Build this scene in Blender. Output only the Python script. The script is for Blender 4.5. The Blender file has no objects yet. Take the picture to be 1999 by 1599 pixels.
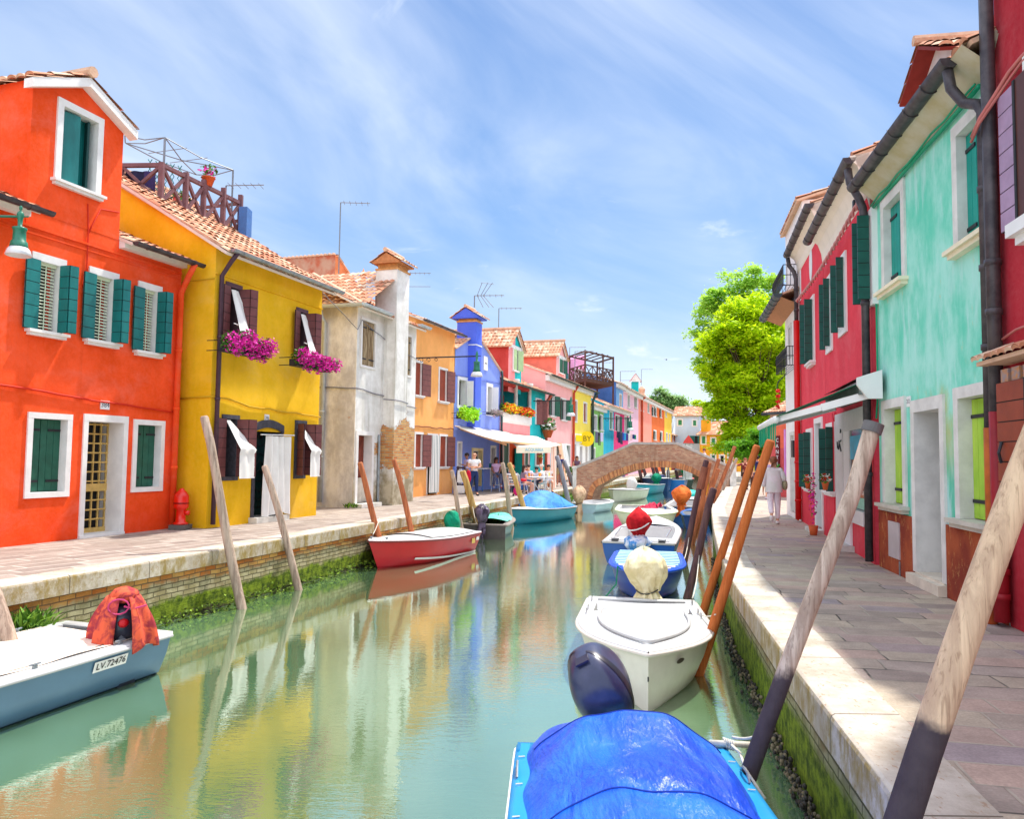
import bpy, math, random
from mathutils import Vector, Matrix, noise as mnoise
R=random.Random(7)
sc=bpy.context.scene
COL=sc.collection
# ---------------------------------------------------------------- camera
F=1500.0; CX=999.5; CY=799.5
CAMP=Vector((0,0,1.55))
PITCH=math.atan(93.5/F); ROLL=0.013
RM=Matrix.Rotation(math.pi/2+PITCH,3,'X')@Matrix.Rotation(ROLL,3,'Z')
cam=bpy.data.cameras.new('camera'); camo=bpy.data.objects.new('camera',cam); COL.objects.link(camo)
cam.sensor_width=36; cam.lens=36*F/1999; cam.clip_start=.05; cam.clip_end=3000
camo.matrix_world=Matrix.Translation(CAMP)@RM.to_4x4()
sc.camera=camo
# ---------------------------------------------------------------- light
SUN_EL=math.radians(62); SUN_AZ=math.radians(39)     # azimuth clockwise from +Y (down the canal)
w=bpy.data.worlds.new('World'); sc.world=w; w.use_nodes=True
nt=w.node_tree; N=nt.nodes; L=nt.links
for n in list(N): N.remove(n)
def nd(t,**k):
    n=N.new(t)
    for a,b in k.items(): setattr(n,a,b)
    return n
out=nd('ShaderNodeOutputWorld'); bg=nd('ShaderNodeBackground'); bg.inputs[1].default_value=.15
sky=nd('ShaderNodeTexSky',sky_type='NISHITA'); sky.sun_disc=False; sky.sun_elevation=SUN_EL; sky.sun_rotation=SUN_AZ
sky.air_density=1.0; sky.dust_density=.6; sky.ozone_density=2.5
tc=nd('ShaderNodeTexCoord'); sep=nd('ShaderNodeSeparateXYZ'); L.new(tc.outputs['Generated'],sep.inputs[0])
def mth(op,a,b=None,c=None,clamp=False):
    m=nd('ShaderNodeMath',operation=op,use_clamp=clamp)
    for i,v in enumerate((a,b,c)):
        if v is None: continue
        if isinstance(v,(int,float)): m.inputs[i].default_value=v
        else: L.new(v,m.inputs[i])
    return m.outputs[0]
zz=mth('ADD',mth('MAXIMUM',sep.outputs[2],0),.22)
comb=nd('ShaderNodeCombineXYZ'); L.new(mth('DIVIDE',sep.outputs[0],zz),comb.inputs[0]); L.new(mth('DIVIDE',sep.outputs[1],zz),comb.inputs[1])
def cloud(rot,scl,scale,det,dist,lo,hi,rough=.55):
    m0=nd('ShaderNodeMapping'); m0.inputs['Rotation'].default_value=(0,0,rot); L.new(comb.outputs[0],m0.inputs[0])
    mp=nd('ShaderNodeMapping'); mp.inputs['Scale'].default_value=scl; L.new(m0.outputs[0],mp.inputs[0])
    nz=nd('ShaderNodeTexNoise'); nz.inputs['Scale'].default_value=scale; nz.inputs['Detail'].default_value=det
    nz.inputs['Roughness'].default_value=rough; nz.inputs['Distortion'].default_value=dist
    L.new(mp.outputs[0],nz.inputs[0])
    mr=nd('ShaderNodeMapRange'); mr.interpolation_type='SMOOTHSTEP'; mr.inputs[1].default_value=lo; mr.inputs[2].default_value=hi
    L.new(nz.outputs[0],mr.inputs[0]); return mr.outputs[0]
c1=cloud(math.radians(-44),(.6,1.35,1),.95,8,.8,.34,.68,.54)
c2=cloud(math.radians(20),(1,1.2,1),3.0,9,.5,.61,.74,.56)
c3=cloud(math.radians(-44),(.7,1.0,1),.8,5,.4,.34,.6,.5)
cf=mth('ADD',mth('MULTIPLY',mth('MULTIPLY',c1,mth('ADD',mth('MULTIPLY',c3,.65),.35)),.95),mth('MULTIPLY',c2,.45),clamp=True)
up=mth('MAXIMUM',sep.outputs[2],0)
hz=mth('MULTIPLY',mth('POWER',mth('SUBTRACT',1,up),5),.34)
cf=mth('ADD',cf,hz,clamp=True)
# clear-air blue: the Nishita sky keeps the light's direction and gradient, graded to the day's deep azure
grd=nd('ShaderNodeValToRGB'); L.new(up,grd.inputs[0]); g_=grd.color_ramp.elements
g_[0].position=0; g_[0].color=(.40,.62,.86,1); g_[1].position=1; g_[1].color=(.07,.19,.50,1)
x_=g_.new(.25); x_.color=(.20,.41,.78,1)
x_=g_.new(.5); x_.color=(.10,.27,.65,1)
gs=nd('ShaderNodeMix',data_type='RGBA',blend_type='MULTIPLY'); gs.inputs[0].default_value=1; L.new(grd.outputs[0],gs.inputs[6]); gs.inputs[7].default_value=(5,5,5,1)
hs=nd('ShaderNodeMix',data_type='RGBA'); hs.inputs[0].default_value=.8; L.new(sky.outputs[0],hs.inputs[6]); L.new(gs.outputs[2],hs.inputs[7])
mx=nd('ShaderNodeMix',data_type='RGBA'); L.new(cf,mx.inputs[0]); L.new(hs.outputs[2],mx.inputs[6]); mx.inputs[7].default_value=(4.6,5.0,5.6,1)
# unseen brighter sky added overhead and behind the camera to raise ambient fill
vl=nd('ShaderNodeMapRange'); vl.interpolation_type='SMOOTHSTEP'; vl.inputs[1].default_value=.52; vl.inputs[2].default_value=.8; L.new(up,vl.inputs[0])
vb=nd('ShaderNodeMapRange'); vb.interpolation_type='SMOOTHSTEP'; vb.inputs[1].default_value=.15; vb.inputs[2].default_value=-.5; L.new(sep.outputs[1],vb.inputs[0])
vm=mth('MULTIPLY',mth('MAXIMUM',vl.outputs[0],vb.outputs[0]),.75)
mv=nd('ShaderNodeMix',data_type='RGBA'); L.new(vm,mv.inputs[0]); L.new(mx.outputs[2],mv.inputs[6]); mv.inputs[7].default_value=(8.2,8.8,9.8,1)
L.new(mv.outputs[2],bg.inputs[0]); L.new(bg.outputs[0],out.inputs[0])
sl=bpy.data.lights.new('sun','SUN'); sl.energy=4.1; sl.angle=math.radians(1.5); sl.color=(1,.95,.86)
so=bpy.data.objects.new('sun',sl); COL.objects.link(so)
sdir=Vector((math.sin(SUN_AZ)*math.cos(SUN_EL),math.cos(SUN_AZ)*math.cos(SUN_EL),math.sin(SUN_EL)))
so.rotation_euler=sdir.to_track_quat('Z','Y').to_euler(); so.location=(20,20,60)
sc.view_settings.view_transform='Standard'; sc.view_settings.look='None'; sc.view_settings.gamma=1
sc.view_settings.exposure=.62
# ---------------------------------------------------------------- pixel -> place helpers (photo pixels, 1999 x 1599)
def ray(px,py): return RM@Vector(((px-CX)/F,(CY-py)/F,-1))
def gp(px,py,z=0.0):
    d=ray(px,py); t=(z-CAMP.z)/d.z; return CAMP+d*t
def dp(px,py,D):
    d=ray(px,py); return CAMP+d*(D/d.y)
WZ=-.95
# ---------------------------------------------------------------- materials
def s2l(c):
    c/=255.; return c/12.92 if c<=.04045 else ((c+.055)/1.055)**2.4
def S(r,g,b): return (s2l(r),s2l(g),s2l(b))
MC={}
class NT:
    def __init__(s,name):
        s.m=bpy.data.materials.new(name); s.m.use_nodes=True; s.t=s.m.node_tree; s.N=s.t.nodes; s.L=s.t.links
        s.b=s.N['Principled BSDF']; s.tc=s.N.new('ShaderNodeTexCoord')
    def n(s,t,**k):
        x=s.N.new(t)
        for a,b in k.items(): setattr(x,a,b)
        return x
    def put(s,i,v):
        if isinstance(v,bpy.types.NodeSocket): s.L.new(v,i)
        elif isinstance(v,tuple) and len(v)==3 and i.type=='RGBA': i.default_value=(*v,1)
        else: i.default_value=v
    def math(s,op,a,b=0,c=0,clamp=False):
        x=s.n('ShaderNodeMath',operation=op,use_clamp=clamp); s.put(x.inputs[0],a); s.put(x.inputs[1],b); s.put(x.inputs[2],c); return x.outputs[0]
    def noise(s,scale,vec=None,scl=(1,1,1),det=5,rough=.6,dist=0,src='Object'):
        mp=s.n('ShaderNodeMapping'); mp.inputs['Scale'].default_value=scl
        s.L.new(vec if vec is not None else s.tc.outputs[src],mp.inputs[0])
        x=s.n('ShaderNodeTexNoise'); x.inputs['Scale'].default_value=scale; x.inputs['Detail'].default_value=det
        x.inputs['Roughness'].default_value=rough; x.inputs['Distortion'].default_value=dist
        s.L.new(mp.outputs[0],x.inputs[0]); return x.outputs[0]
    def rng(s,v,lo,hi,a=0,b=1,sm=True):
        x=s.n('ShaderNodeMapRange'); 
        if sm: x.interpolation_type='SMOOTHSTEP'
        s.put(x.inputs[0],v); x.inputs[1].default_value=lo; x.inputs[2].default_value=hi; x.inputs[3].default_value=a; x.inputs[4].default_value=b
        return x.outputs[0]
    def mix(s,f,a,b,bt='MIX'):
        x=s.n('ShaderNodeMix',data_type='RGBA',blend_type=bt); s.put(x.inputs[0],f); s.put(x.inputs[6],a); s.put(x.inputs[7],b); return x.outputs[2]
    def bump(s,h,st=.3,dist=.01):
        x=s.n('ShaderNodeBump'); x.inputs['Strength'].default_value=st; x.inputs['Distance'].default_value=dist
        s.L.new(h,x.inputs['Height']); s.L.new(x.outputs[0],s.b.inputs['Normal'])
    def fin(s,col,rough=.7,spec=.3,metal=0):
        s.put(s.b.inputs['Base Color'],col); s.put(s.b.inputs['Roughness'],rough); s.b.inputs['Specular IOR Level'].default_value=spec
        s.b.inputs['Metallic'].default_value=metal; return s.m
def cl(c,k): return tuple(min(1,max(0,x*k)) for x in c)
def mat(name,col,rough=.7,var=.12,scale=3,bump=0,bs=60,spec=.3,metal=0,col2=None,scl=(1,1,1)):
    if name in MC: return MC[name]
    t=NT(name)
    f=t.rng(t.noise(scale,scl=scl),.3,.7)
    c=t.mix(f,cl(col,1-var),col2 or cl(col,1+var*.6))
    if bump: t.bump(t.noise(bs,det=4),bump,.01)
    MC[name]=t.fin(c,rough,spec,metal); return MC[name]
def stucco(name,col,var=.14,dirt=.35,dcol=None,streak=.25):
    """lime render: broad fading, fine grain, rain streaks and damp at the foot"""
    if name in MC: return MC[name]
    t=NT(name)
    a=t.rng(t.noise(.9,det=7,rough=.65),.3,.72)
    c=t.mix(a,cl(col,1-var),cl(tuple(x+.02 for x in col),1+var*.7))
    b=t.rng(t.noise(2.2,scl=(2.2,2.2,.22),det=6),.52,.75)
    c=t.mix(t.math('MULTIPLY',b,streak),c,cl(col,.62))
    pf=t.rng(t.noise(.55,scl=(1,1,1.3),det=9,rough=.72,dist=.6),.5,.68)
    c=t.mix(t.math('MULTIPLY',pf,.3),c,tuple(min(1,x*.8+.16) for x in col))
    pd=t.rng(t.noise(3.4,scl=(1,1,.7),det=9,rough=.78),.6,.72)
    c=t.mix(t.math('MULTIPLY',pd,.3),c,cl(col,.6))
    g=t.rng(t.noise(14,det=8,rough=.75),.35,.7)
    c=t.mix(t.math('MULTIPLY',g,.12),c,cl(tuple(x+.15 for x in col),1.0))
    sp=t.n('ShaderNodeSeparateXYZ'); t.L.new(t.tc.outputs['Object'],sp.inputs[0])
    low=t.math('ADD',t.rng(sp.outputs[2],0,1.3,1,0),t.math('MULTIPLY',t.math('SUBTRACT',t.noise(1.7,det=6),.5),1.4))
    c=t.mix(t.math('MULTIPLY',t.rng(low,.55,1.2),dirt),c,dcol or cl(col,.5))
    t.bump(t.math('ADD',t.noise(38,det=8,rough=.8),t.math('MULTIPLY',t.noise(5,det=3),.8)),.5,.012)
    MC[name]=t.fin(c,.88,.15); return MC[name]
WHITE=mat('white_stone_trim',(.78,.76,.74),.7,.08,4,.15,50)
STONE=mat('istrian_stone',(.62,.6,.55),.75,.25,2.5,.3,30)
WPAINT=mat('white_paint',(.8,.79,.78),.5,.05,3,.05)
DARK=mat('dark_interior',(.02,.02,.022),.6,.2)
IRON=mat('dark_iron',(.03,.03,.035),.5,.2,8,metal=.3)
ZINC=mat('zinc_gutter',(.30,.34,.37),.42,.25,5,.1,metal=.6)
COPPER=mat('brown_gutter',(.065,.055,.065),.45,.3,6,.1,metal=.3,col2=(.10,.085,.09))
GREENS=mat('green_shutter_paint',S(14,112,110),.42,.22,5,.12,30,.5,scl=(1,1,.3))
GREEN2=mat('dark_green_shutter',S(38,92,74),.5,.2,5,.1)
DGREEN=mat('deep_green_paint',S(10,82,72),.42,.2,5,.1,30,.5)
BROWNS=mat('brown_shutter_paint',S(128,76,72),.5,.18,6,.12)
RUST=mat('russet_shutter',S(150,62,35),.5,.2,6,.12)
MAUVE=mat('mauve_shutter_paint',S(165,135,165),.45,.12,6,.1)
CLOTH=mat('white_cotton',(.8,.79,.76),.9,.06,3,.3,8)
def glassmat():
    t=NT('window_glass'); t.b.inputs['Specular IOR Level'].default_value=.8
    f=t.noise(1.5); return t.fin(t.mix(f,(.02,.025,.03),(.06,.07,.08)),.06,.8)
GLASS=glassmat()
def tilemat():
    t=NT('clay_roof_tiles')
    uv=t.n('ShaderNodeUVMap'); sp=t.n('ShaderNodeVectorMath',operation='FLOOR'); t.L.new(uv.outputs[0],sp.inputs[0])
    wn=t.n('ShaderNodeTexWhiteNoise',noise_dimensions='2D'); t.L.new(sp.outputs[0],wn.inputs[0])
    cr=t.n('ShaderNodeValToRGB'); t.L.new(wn.outputs[0],cr.inputs[0])
    e=cr.color_ramp.elements; e[0].color=(*S(186,118,90),1); e[1].color=(*S(222,190,164),1)
    for p,c in ((.25,S(204,142,112)),(.5,S(192,128,98)),(.75,S(210,164,134))):
        x=e.new(p); x.color=(*c,1)
    n1=t.rng(t.noise(3,det=8,rough=.7),.45,.7); c=t.mix(t.math('MULTIPLY',n1,.6),cr.outputs[0],S(150,120,100))
    n2=t.rng(t.noise(16,det=5),.58,.7); c=t.mix(t.math('MULTIPLY',n2,.4),c,S(215,205,185))
    t.bump(t.noise(30),.3); return t.fin(c,.9,.15)
TILE=tilemat()
# ---------------------------------------------------------------- mesh building
class MB:
    def __init__(s): s.v=[]; s.f=[]; s.m=[]; s.uv={}
    def vs(s,pts): i=len(s.v); s.v+= [tuple(p) for p in pts]; return i
    def face(s,idx,m=0,uv=None):
        if uv: s.uv[len(s.f)]=uv
        s.f.append(tuple(idx)); s.m.append(m)
    def poly(s,pts,m=0,uv=None): i=s.vs(pts); s.face(range(i,i+len(pts)),m,uv)
    def box(s,x0,x1,y0,y1,z0,z1,m=0):
        i=s.vs([(x0,y0,z0),(x1,y0,z0),(x1,y1,z0),(x0,y1,z0),(x0,y0,z1),(x1,y0,z1),(x1,y1,z1),(x0,y1,z1)])
        for q in ((0,3,2,1),(4,5,6,7),(0,1,5,4),(1,2,6,5),(2,3,7,6),(3,0,4,7)): s.face([i+k for k in q],m)
    def panel(s,a,b,z0,z1,t=.04,m=0):
        a=Vector(a);b=Vector(b);d=(b-a).normalized();n=Vector((-d.y,d.x))*t/2
        P=[a-n,b-n,b+n,a+n]
        i=s.vs([(p.x,p.y,z0) for p in P]+[(p.x,p.y,z1) for p in P])
        for q in ((0,3,2,1),(4,5,6,7),(0,1,5,4),(1,2,6,5),(2,3,7,6),(3,0,4,7)): s.face([i+k for k in q],m)
    def beam(s,a,b,w,h=None,m=0):
        a=Vector(a);b=Vector(b);h=h or w;d=(b-a).normalized();up=Vector((0,0,1)) if abs(d.z)<.95 else Vector((1,0,0))
        x=d.cross(up).normalized()*w/2;y=x.cross(d).normalized()*h/2
        i=s.vs([p+q for p in (a,b) for q in (-x-y,x-y,x+y,-x+y)])
        for q in ((0,3,2,1),(4,5,6,7),(0,1,5,4),(1,2,6,5),(2,3,7,6),(3,0,4,7)): s.face([i+k for k in q],m)
    def tube(s,pts,r,n=8,m=0,cap=True,half=None):
        pts=[Vector(p) for p in pts]; k=len(pts); rr=r if isinstance(r,(list,tuple)) else [r]*k
        rings=[]; px=None
        for j,p in enumerate(pts):
            d=(pts[min(j+1,k-1)]-pts[max(j-1,0)]).normalized()
            if px is None:
                up=Vector((0,0,1)) if abs(d.z)<.9 else Vector((0,1,0)); px=d.cross(up).normalized()
            px=(px-d*px.dot(d)).normalized(); py=px.cross(d)
            rings.append(s.vs([p+(px*math.cos(2*math.pi*q/n)+py*math.sin(2*math.pi*q/n))*rr[j] for q in range(n)]))
        for j in range(k-1):
            for q in range(n):
                s.face((rings[j]+q,rings[j]+(q+1)%n,rings[j+1]+(q+1)%n,rings[j+1]+q),m)
        if cap: s.face([rings[0]+q for q in range(n)][::-1],m); s.face([rings[-1]+q for q in range(n)],m)
    def lathe(s,prof,n=16,c=(0,0,0),m=0):
        rings=[s.vs([(c[0]+r*math.cos(2*math.pi*q/n),c[1]+r*math.sin(2*math.pi*q/n),c[2]+z) for q in range(n)]) for r,z in prof]
        for j in range(len(prof)-1):
            for q in range(n): s.face((rings[j]+q,rings[j]+(q+1)%n,rings[j+1]+(q+1)%n,rings[j+1]+q),m)
        s.face([rings[0]+q for q in range(n)][::-1],m); s.face([rings[-1]+q for q in range(n)],m)
    def grid(s,fn,nu,nv,m=0,closed=False,uvf=None):
        i=s.vs([fn(a/nu,b/nv) for b in range(nv+1) for a in range(nu+1)])
        for b in range(nv):
            for a in range(nu):
                q=i+b*(nu+1)+a; s.face((q,q+1,q+nu+2,q+nu+1),m,
                    [uvf(x/nu,y/nv) for x,y in ((a,b),(a+1,b),(a+1,b+1),(a,b+1))] if uvf else None)
    def ball(s,c,r,n=10,m=0,fn=None):
        def f(a,b):
            th=2*math.pi*a; ph=math.pi*b; v=Vector((math.sin(ph)*math.cos(th),math.sin(ph)*math.sin(th),-math.cos(ph)))
            if fn: v=fn(v,th,ph)
            return (c[0]+v[0]*r[0],c[1]+v[1]*r[1],c[2]+v[2]*r[2])
        s.grid(f,n,max(5,n*2//3),m)
    def build(s,name,mats,parent=None,smooth=False):
        me=bpy.data.meshes.new(name); me.from_pydata(s.v,[],s.f)
        if not isinstance(mats,(list,tuple)): mats=[mats]
        for x in mats: me.materials.append(x)
        me.polygons.foreach_set('material_index',s.m)
        if s.uv:
            l=me.uv_layers.new(name='UVMap')
            for p in me.polygons:
                if p.index in s.uv:
                    for k,li in enumerate(p.loop_indices): l.data[li].uv=s.uv[p.index][k]
        if smooth: me.polygons.foreach_set('use_smooth',[True]*len(me.polygons))
        me.update(); o=bpy.data.objects.new(name,me); COL.objects.link(o)
        if parent: o.parent=parent
        return o
def tag(o,label=None,cat=None,group=None,kind=None):
    if label: o['label']=label
    if cat: o['category']=cat
    if group: o['group']=group
    if kind: o['kind']=kind
    return o
def thing(name,label,cat,loc=(0,0,0),rz=0,group=None):
    o=bpy.data.objects.new(name,None); COL.objects.link(o); o.location=loc; o.rotation_euler=(0,0,rz)
    o.empty_display_size=.2
    return tag(o,label,cat,group)
# ---------------------------------------------------------------- facades
class Fac:
    def __init__(s,o,d):
        s.o=Vector(o); s.d=Vector(d).normalized(); s.n=Vector((s.d.y,-s.d.x))
    def at(s,px,py,off=0):
        r=ray(px,py); q=s.o+s.n*off-CAMP.xy; t=q.dot(s.n)/r.xy.dot(s.n); p=CAMP+r*t
        return (p.xy-s.o).dot(s.d),p.z
    def sub(s,pxa,pxb,py=893):
        a=s.at(pxa,py)[0]; b=s.at(pxb,py)[0]; f=Fac(s.o+s.d*a,s.d); f.W=b-a; return f
    def pt(s,u,off,z=0): p=s.o+s.d*u+s.n*off; return Vector((p.x,p.y,z))
LD=Vector((.3337,1))
def LF(P,pxa,pxb): return Fac((-P,0),LD).sub(pxa,pxb)
class House:
    def __init__(s,f,label,W=None,name='house',cat='house'):
        s.f=f; s.W=W or f.W
        s.r=thing(name,label,cat,(f.o.x,f.o.y,0),math.atan2(f.d.y,f.d.x))
        s.holes=[]
    def u(s,px,py=893,off=0): return s.f.at(px,py,off)[0]
    def z(s,px,py,off=0): return s.f.at(px,py,off)[1]
    def hole(s,x0,x1,yt,yb):
        xm=(x0+x1)/2; ym=(yt+yb)/2
        a=s.f.at(x0,ym)[0]; b=s.f.at(x1,ym)[0]; h=(min(a,b),max(a,b),max(0.0,s.f.at(xm,yb)[1]),s.f.at(xm,yt)[1])
        s.holes.append(h); return h
    def wall(s,m,H,dep=8,front=None,side=None,m2=None):
        """front: list of (u,z) above eave; side: ridge height for the end gables"""
        mb=MB(); W=s.W
        us=sorted({0,W,*[round(x,4) for h in s.holes for x in h[:2] if 0<x<W]}); zs=sorted({0,H,*[round(x,4) for h in s.holes for x in h[2:] if 0<x<H]})
        for i in range(len(us)-1):
            for j in range(len(zs)-1):
                uc=(us[i]+us[i+1])/2; zc=(zs[j]+zs[j+1])/2
                if any(h[0]<uc<h[1] and h[2]<zc<h[3] for h in s.holes): continue
                mb.poly([(us[i],0,zs[j]),(us[i+1],0,zs[j]),(us[i+1],0,zs[j+1]),(us[i],0,zs[j+1])])
        if front: mb.poly([(0,0,H)]+[(W,0,H)]+[(u,0,z) for u,z in front[::-1]])
        for x in (0,W):
            P=[(x,0,0),(x,dep,0),(x,dep,H)]+([(x,dep/2,side)] if side else [])+[(x,0,H)]
            mb.poly(P if x else P[::-1])
        mb.poly([(W,dep,0),(0,dep,0),(0,dep,H),(W,dep,H)])
        if not side: mb.poly([(0,0,H),(W,0,H),(W,dep,H),(0,dep,H)])
        s.wo=mb.build('wall',m,s.r); return s.wo
    def window(s,h,frame=.1,fm=None,inside='glass',dep=.22,sill=True,leaves=(),lm=None,planks='h',name='window',bottom=False,sm=None,proud=.03,top=True,hinge=True):
        u0,u1,z0,z1=h; fm=fm or WHITE
        b=MB(); 
        if inside in('glass','dark'):
            b.poly([(u0,dep,z0),(u1,dep,z0),(u1,dep,z1),(u0,dep,z1)])
            win=b.build(name,GLASS if inside=='glass' else DARK,s.r)
            if inside=='glass':
                g=MB(); t=.045; y=dep-.03; c=(u0+u1)/2
                for a in ((u0,u0+t,z0,z1),(u1-t,u1,z0,z1),(u0+t,u1-t,z0,z0+t),(u0+t,u1-t,z1-t,z1),(c-t/2,c+t/2,z0+t,z1-t)): g.box(a[0],a[1],y,y+.03,a[2],a[3])
                g.build('sash',WPAINT,win)
        elif inside=='blind':
            b.poly([(u0,dep+.1,z0),(u1,dep+.1,z0),(u1,dep+.1,z1),(u0,dep+.1,z1)]); win=b.build(name,DARK,s.r)
            g=MB(); n=int((z1-z0)/.055)
            for k in range(n):
                z=z0+(k+.5)*(z1-z0)/n; i=g.vs([(u0+.02,.06,z-.014),(u1-.02,.06,z-.014),(u1-.02,.085,z+.014),(u0+.02,.085,z+.014)]); g.face((i,i+1,i+2,i+3))
            g.box((u0+u1)/2-.008,(u0+u1)/2+.008,.05,.056,z0,z1); g.box(u0+.01,u1-.01,.04,.1,z1-.05,z1)
            g.build('blind',mat('cream_blind',S(225,235,205),.5,.05),win)
        else:   # closed boards: inside = material
            mt=inside; n=max(2,round((u1-u0)/.14))
            b.box(u0,u1,dep,dep+.02,z0,z1,1)
            for k in range(n):
                a=u0+(u1-u0)*k/n; e=u0+(u1-u0)*(k+1)/n; gp_=.012 if k==n//2 else .004
                b.box(a+gp_,e-.003,dep-.035,dep,z0+.01,z1-.01)
            win=b.build(name,[mt,DARK],s.r)
            if hinge:
                L=(u1-u0)*.38
                for zz_ in (z0+(z1-z0)*.15,z0+(z1-z0)*.85):
                    for a_,b_ in ((u0+.01,u0+L),(u1-L,u1-.01)): g=MB(); g.box(a_,b_,dep-.05,dep-.034,zz_-.02,zz_+.02); g.build('strap_hinge',IRON,win)
        if frame:
            g=MB(); f=frame; p=-proud
            g.box(u0-f,u0,p,dep+.02,z0,z1); g.box(u1,u1+f,p,dep+.02,z0,z1)
            if top: g.box(u0-f,u1+f,p-.002,dep+.02,z1,z1+f)
            if bottom: g.box(u0-f,u1+f,p-.002,dep+.02,z0-f*.9,z0)
            g.build('frame',fm,win)
        if sill:
            g=MB(); f=frame+.06
            g.box(u0-f,u1+f,-.13,dep,z0-.05,z0-.001); g.box(u0-f+.04,u1+f-.04,-.09,dep*.5,z0-.1,z0-.05)
            g.build('sill',sm or fm,win)
        for lf in leaves:   # (side, [(angle,width),...])
            side,chain=lf[0],lf[1]; g=MB(); sg=1 if side=='L' else -1
            p=Vector((u0 if side=='L' else u1,-proud-.02))
            for ang,wd in chain:
                a=math.radians(ang); q=p+Vector((sg*math.cos(a),-math.sin(a)))*wd
                if planks=='h':
                    n=max(3,round((z1-z0)/.2)); hh=(z1-z0)/n; g.panel(p,q,z0,z1,.022,1)
                    for k in range(n): g.panel(p,q,z0+k*hh+.006,z0+(k+1)*hh-.006,.036)
                else: g.panel(p,q,z0,z1,.036)
                p=q
            g.build('shutter',[lm or GREENS,DARK],win)
        return win
def patch(mb,o,e,sv,nrm=None,tile=.2,row=.36,amp=.05,seg=6,m=0,seed=0):
    """barrel tiles over the parallelogram o + a*e + b*sv"""
    o=Vector(o);e=Vector(e);sv=Vector(sv);le=e.length;ls=sv.length;n=(nrm or e.cross(sv)).normalized()
    nt_=max(2,round(le/tile)); nr=max(1,round(ls/row)); rr=random.Random(seed)
    jit=[[rr.uniform(-.012,.012) for _ in range(nt_)] for _ in range(nr)]
    for j in range(nr):
        for k in range(nt_):
            dz=jit[j][k]
            def f(a,b,j=j,k=k,dz=dz):
                bb=(j+b*1.04)/nr; aa=(k+a)/nt_
                h=amp*(abs(math.sin(math.pi*a))**.7)*(1-.18*b)+.022*(1-b)+dz*.8
                return o+e*aa+sv*min(bb,1.01)+n*h
            mb.grid(f,seg,1,m,uvf=lambda a,b,j=j,k=k:(k+.5,j+.5+rr.random()*0))
        # front lip of the row
    for k in range(nt_):
        P=[o+e*((k+q/seg)/nt_)+n*(amp*abs(math.sin(math.pi*q/seg))**.7+.022) for q in range(seg+1)]
        Q=[o+e*((k+q/seg)/nt_)+n*(amp*.55*abs(math.sin(math.pi*q/seg))**.7+.0) for q in range(seg+1)]
        for q in range(seg): mb.poly([P[q],P[q+1],Q[q+1],Q[q]],m,[(k+.5,.5)]*4)
def slab(mb,o,e,sv,t=.05,m=1):
    o=Vector(o);e=Vector(e);sv=Vector(sv);n=e.cross(sv).normalized()
    i=mb.vs([o,o+e,o+e+sv,o+sv]+[p-n*t for p in (o,o+e,o+e+sv,o+sv)])
    for q in ((0,1,2,3),(7,6,5,4),(0,4,5,1),(1,5,6,2),(2,6,7,3),(3,7,4,0)): mb.face([i+k for k in q],m)
SOFF=mat('pale_soffit',S(225,212,200),.8,.08)
def roof(H,z,ridge,dep,over=.35,u0=-.08,u1=None,soff=None,seg=6,back=True,tile=.2,name='roof'):
    u1=H.W+.08 if u1 is None else u1; mb=MB(); sl=(ridge-z)/(dep/2)
    o=(u0,-over,z-over*sl+.02)
    patch(mb,o,(u1-u0,0,0),(0,dep/2+over,(dep/2+over)*sl),seg=seg,tile=tile,row=.36 if seg>3 else .6,seed=int(abs(z*100)))
    slab(mb,o,(u1-u0,0,0),(0,dep/2+over,(dep/2+over)*sl),.06)
    if back: slab(mb,(u1,dep+over,z-over*sl+.02),(u0-u1,0,0),(0,-dep/2-over,(dep/2+over)*sl),.06,0)
    g=patch
    mb.tube([(u0,dep/2,ridge+.06),(u1,dep/2,ridge+.06)],.09,8,0)
    return mb.build(name,[TILE,soff or SOFF],H.r)
def gutter(H,u0,u1,z,over=.42,m=None,r=.075,name='gutter'):
    mb=MB(); n=10; k=2
    def f(a,b,rr=r): t=math.pi*(1+b); return (u0+(u1-u0)*a,-over+rr*math.cos(t),z+rr*math.sin(t))
    mb.grid(f,k,n); mb.grid(lambda a,b:f(1-a,b,r*.88),k,n)
    for x in (u0,u1): mb.poly([(x,-over+r*math.cos(math.pi*(1+q/n)),z+r*math.sin(math.pi*(1+q/n))) for q in range(n+1)])
    for q in range(int((u1-u0)/.6)):
        x=u0+.3+q*.6; mb.tube([(x,-over+1.08*r*math.cos(math.pi*(1+t/6)),z+1.08*r*math.sin(math.pi*(1+t/6))) for t in range(7)],.008,4)
    return mb.build(name,m or ZINC,H.r,True)
def pipe(H,pts,m=None,r=.045,name='downpipe'):
    mb=MB(); mb.tube(pts,r,10)
    a,b=Vector(pts[-2]),Vector(pts[-1])
    for q in range(1,4):
        p=a.lerp(b,q/4); mb.lathe([(r*1.18,-.03),(r*1.18,.03)],10,p)
    return mb.build(name,m or COPPER,H.r,True)
def cable(H,pts,m,r=.014,wob=.02,name='cable',step=.35,seed=3):
    rr=random.Random(seed); P=[]
    for a,b in zip(pts[:-1],pts[1:]):
        a=Vector(a);b=Vector(b);n=max(1,int((b-a).length/step))
        for q in range(n): P.append(a.lerp(b,q/n)+Vector((0,0,rr.uniform(-wob,wob))))
    P.append(Vector(pts[-1])); mb=MB(); mb.tube(P,r,6); return mb.build(name,m,H.r,True)
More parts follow.
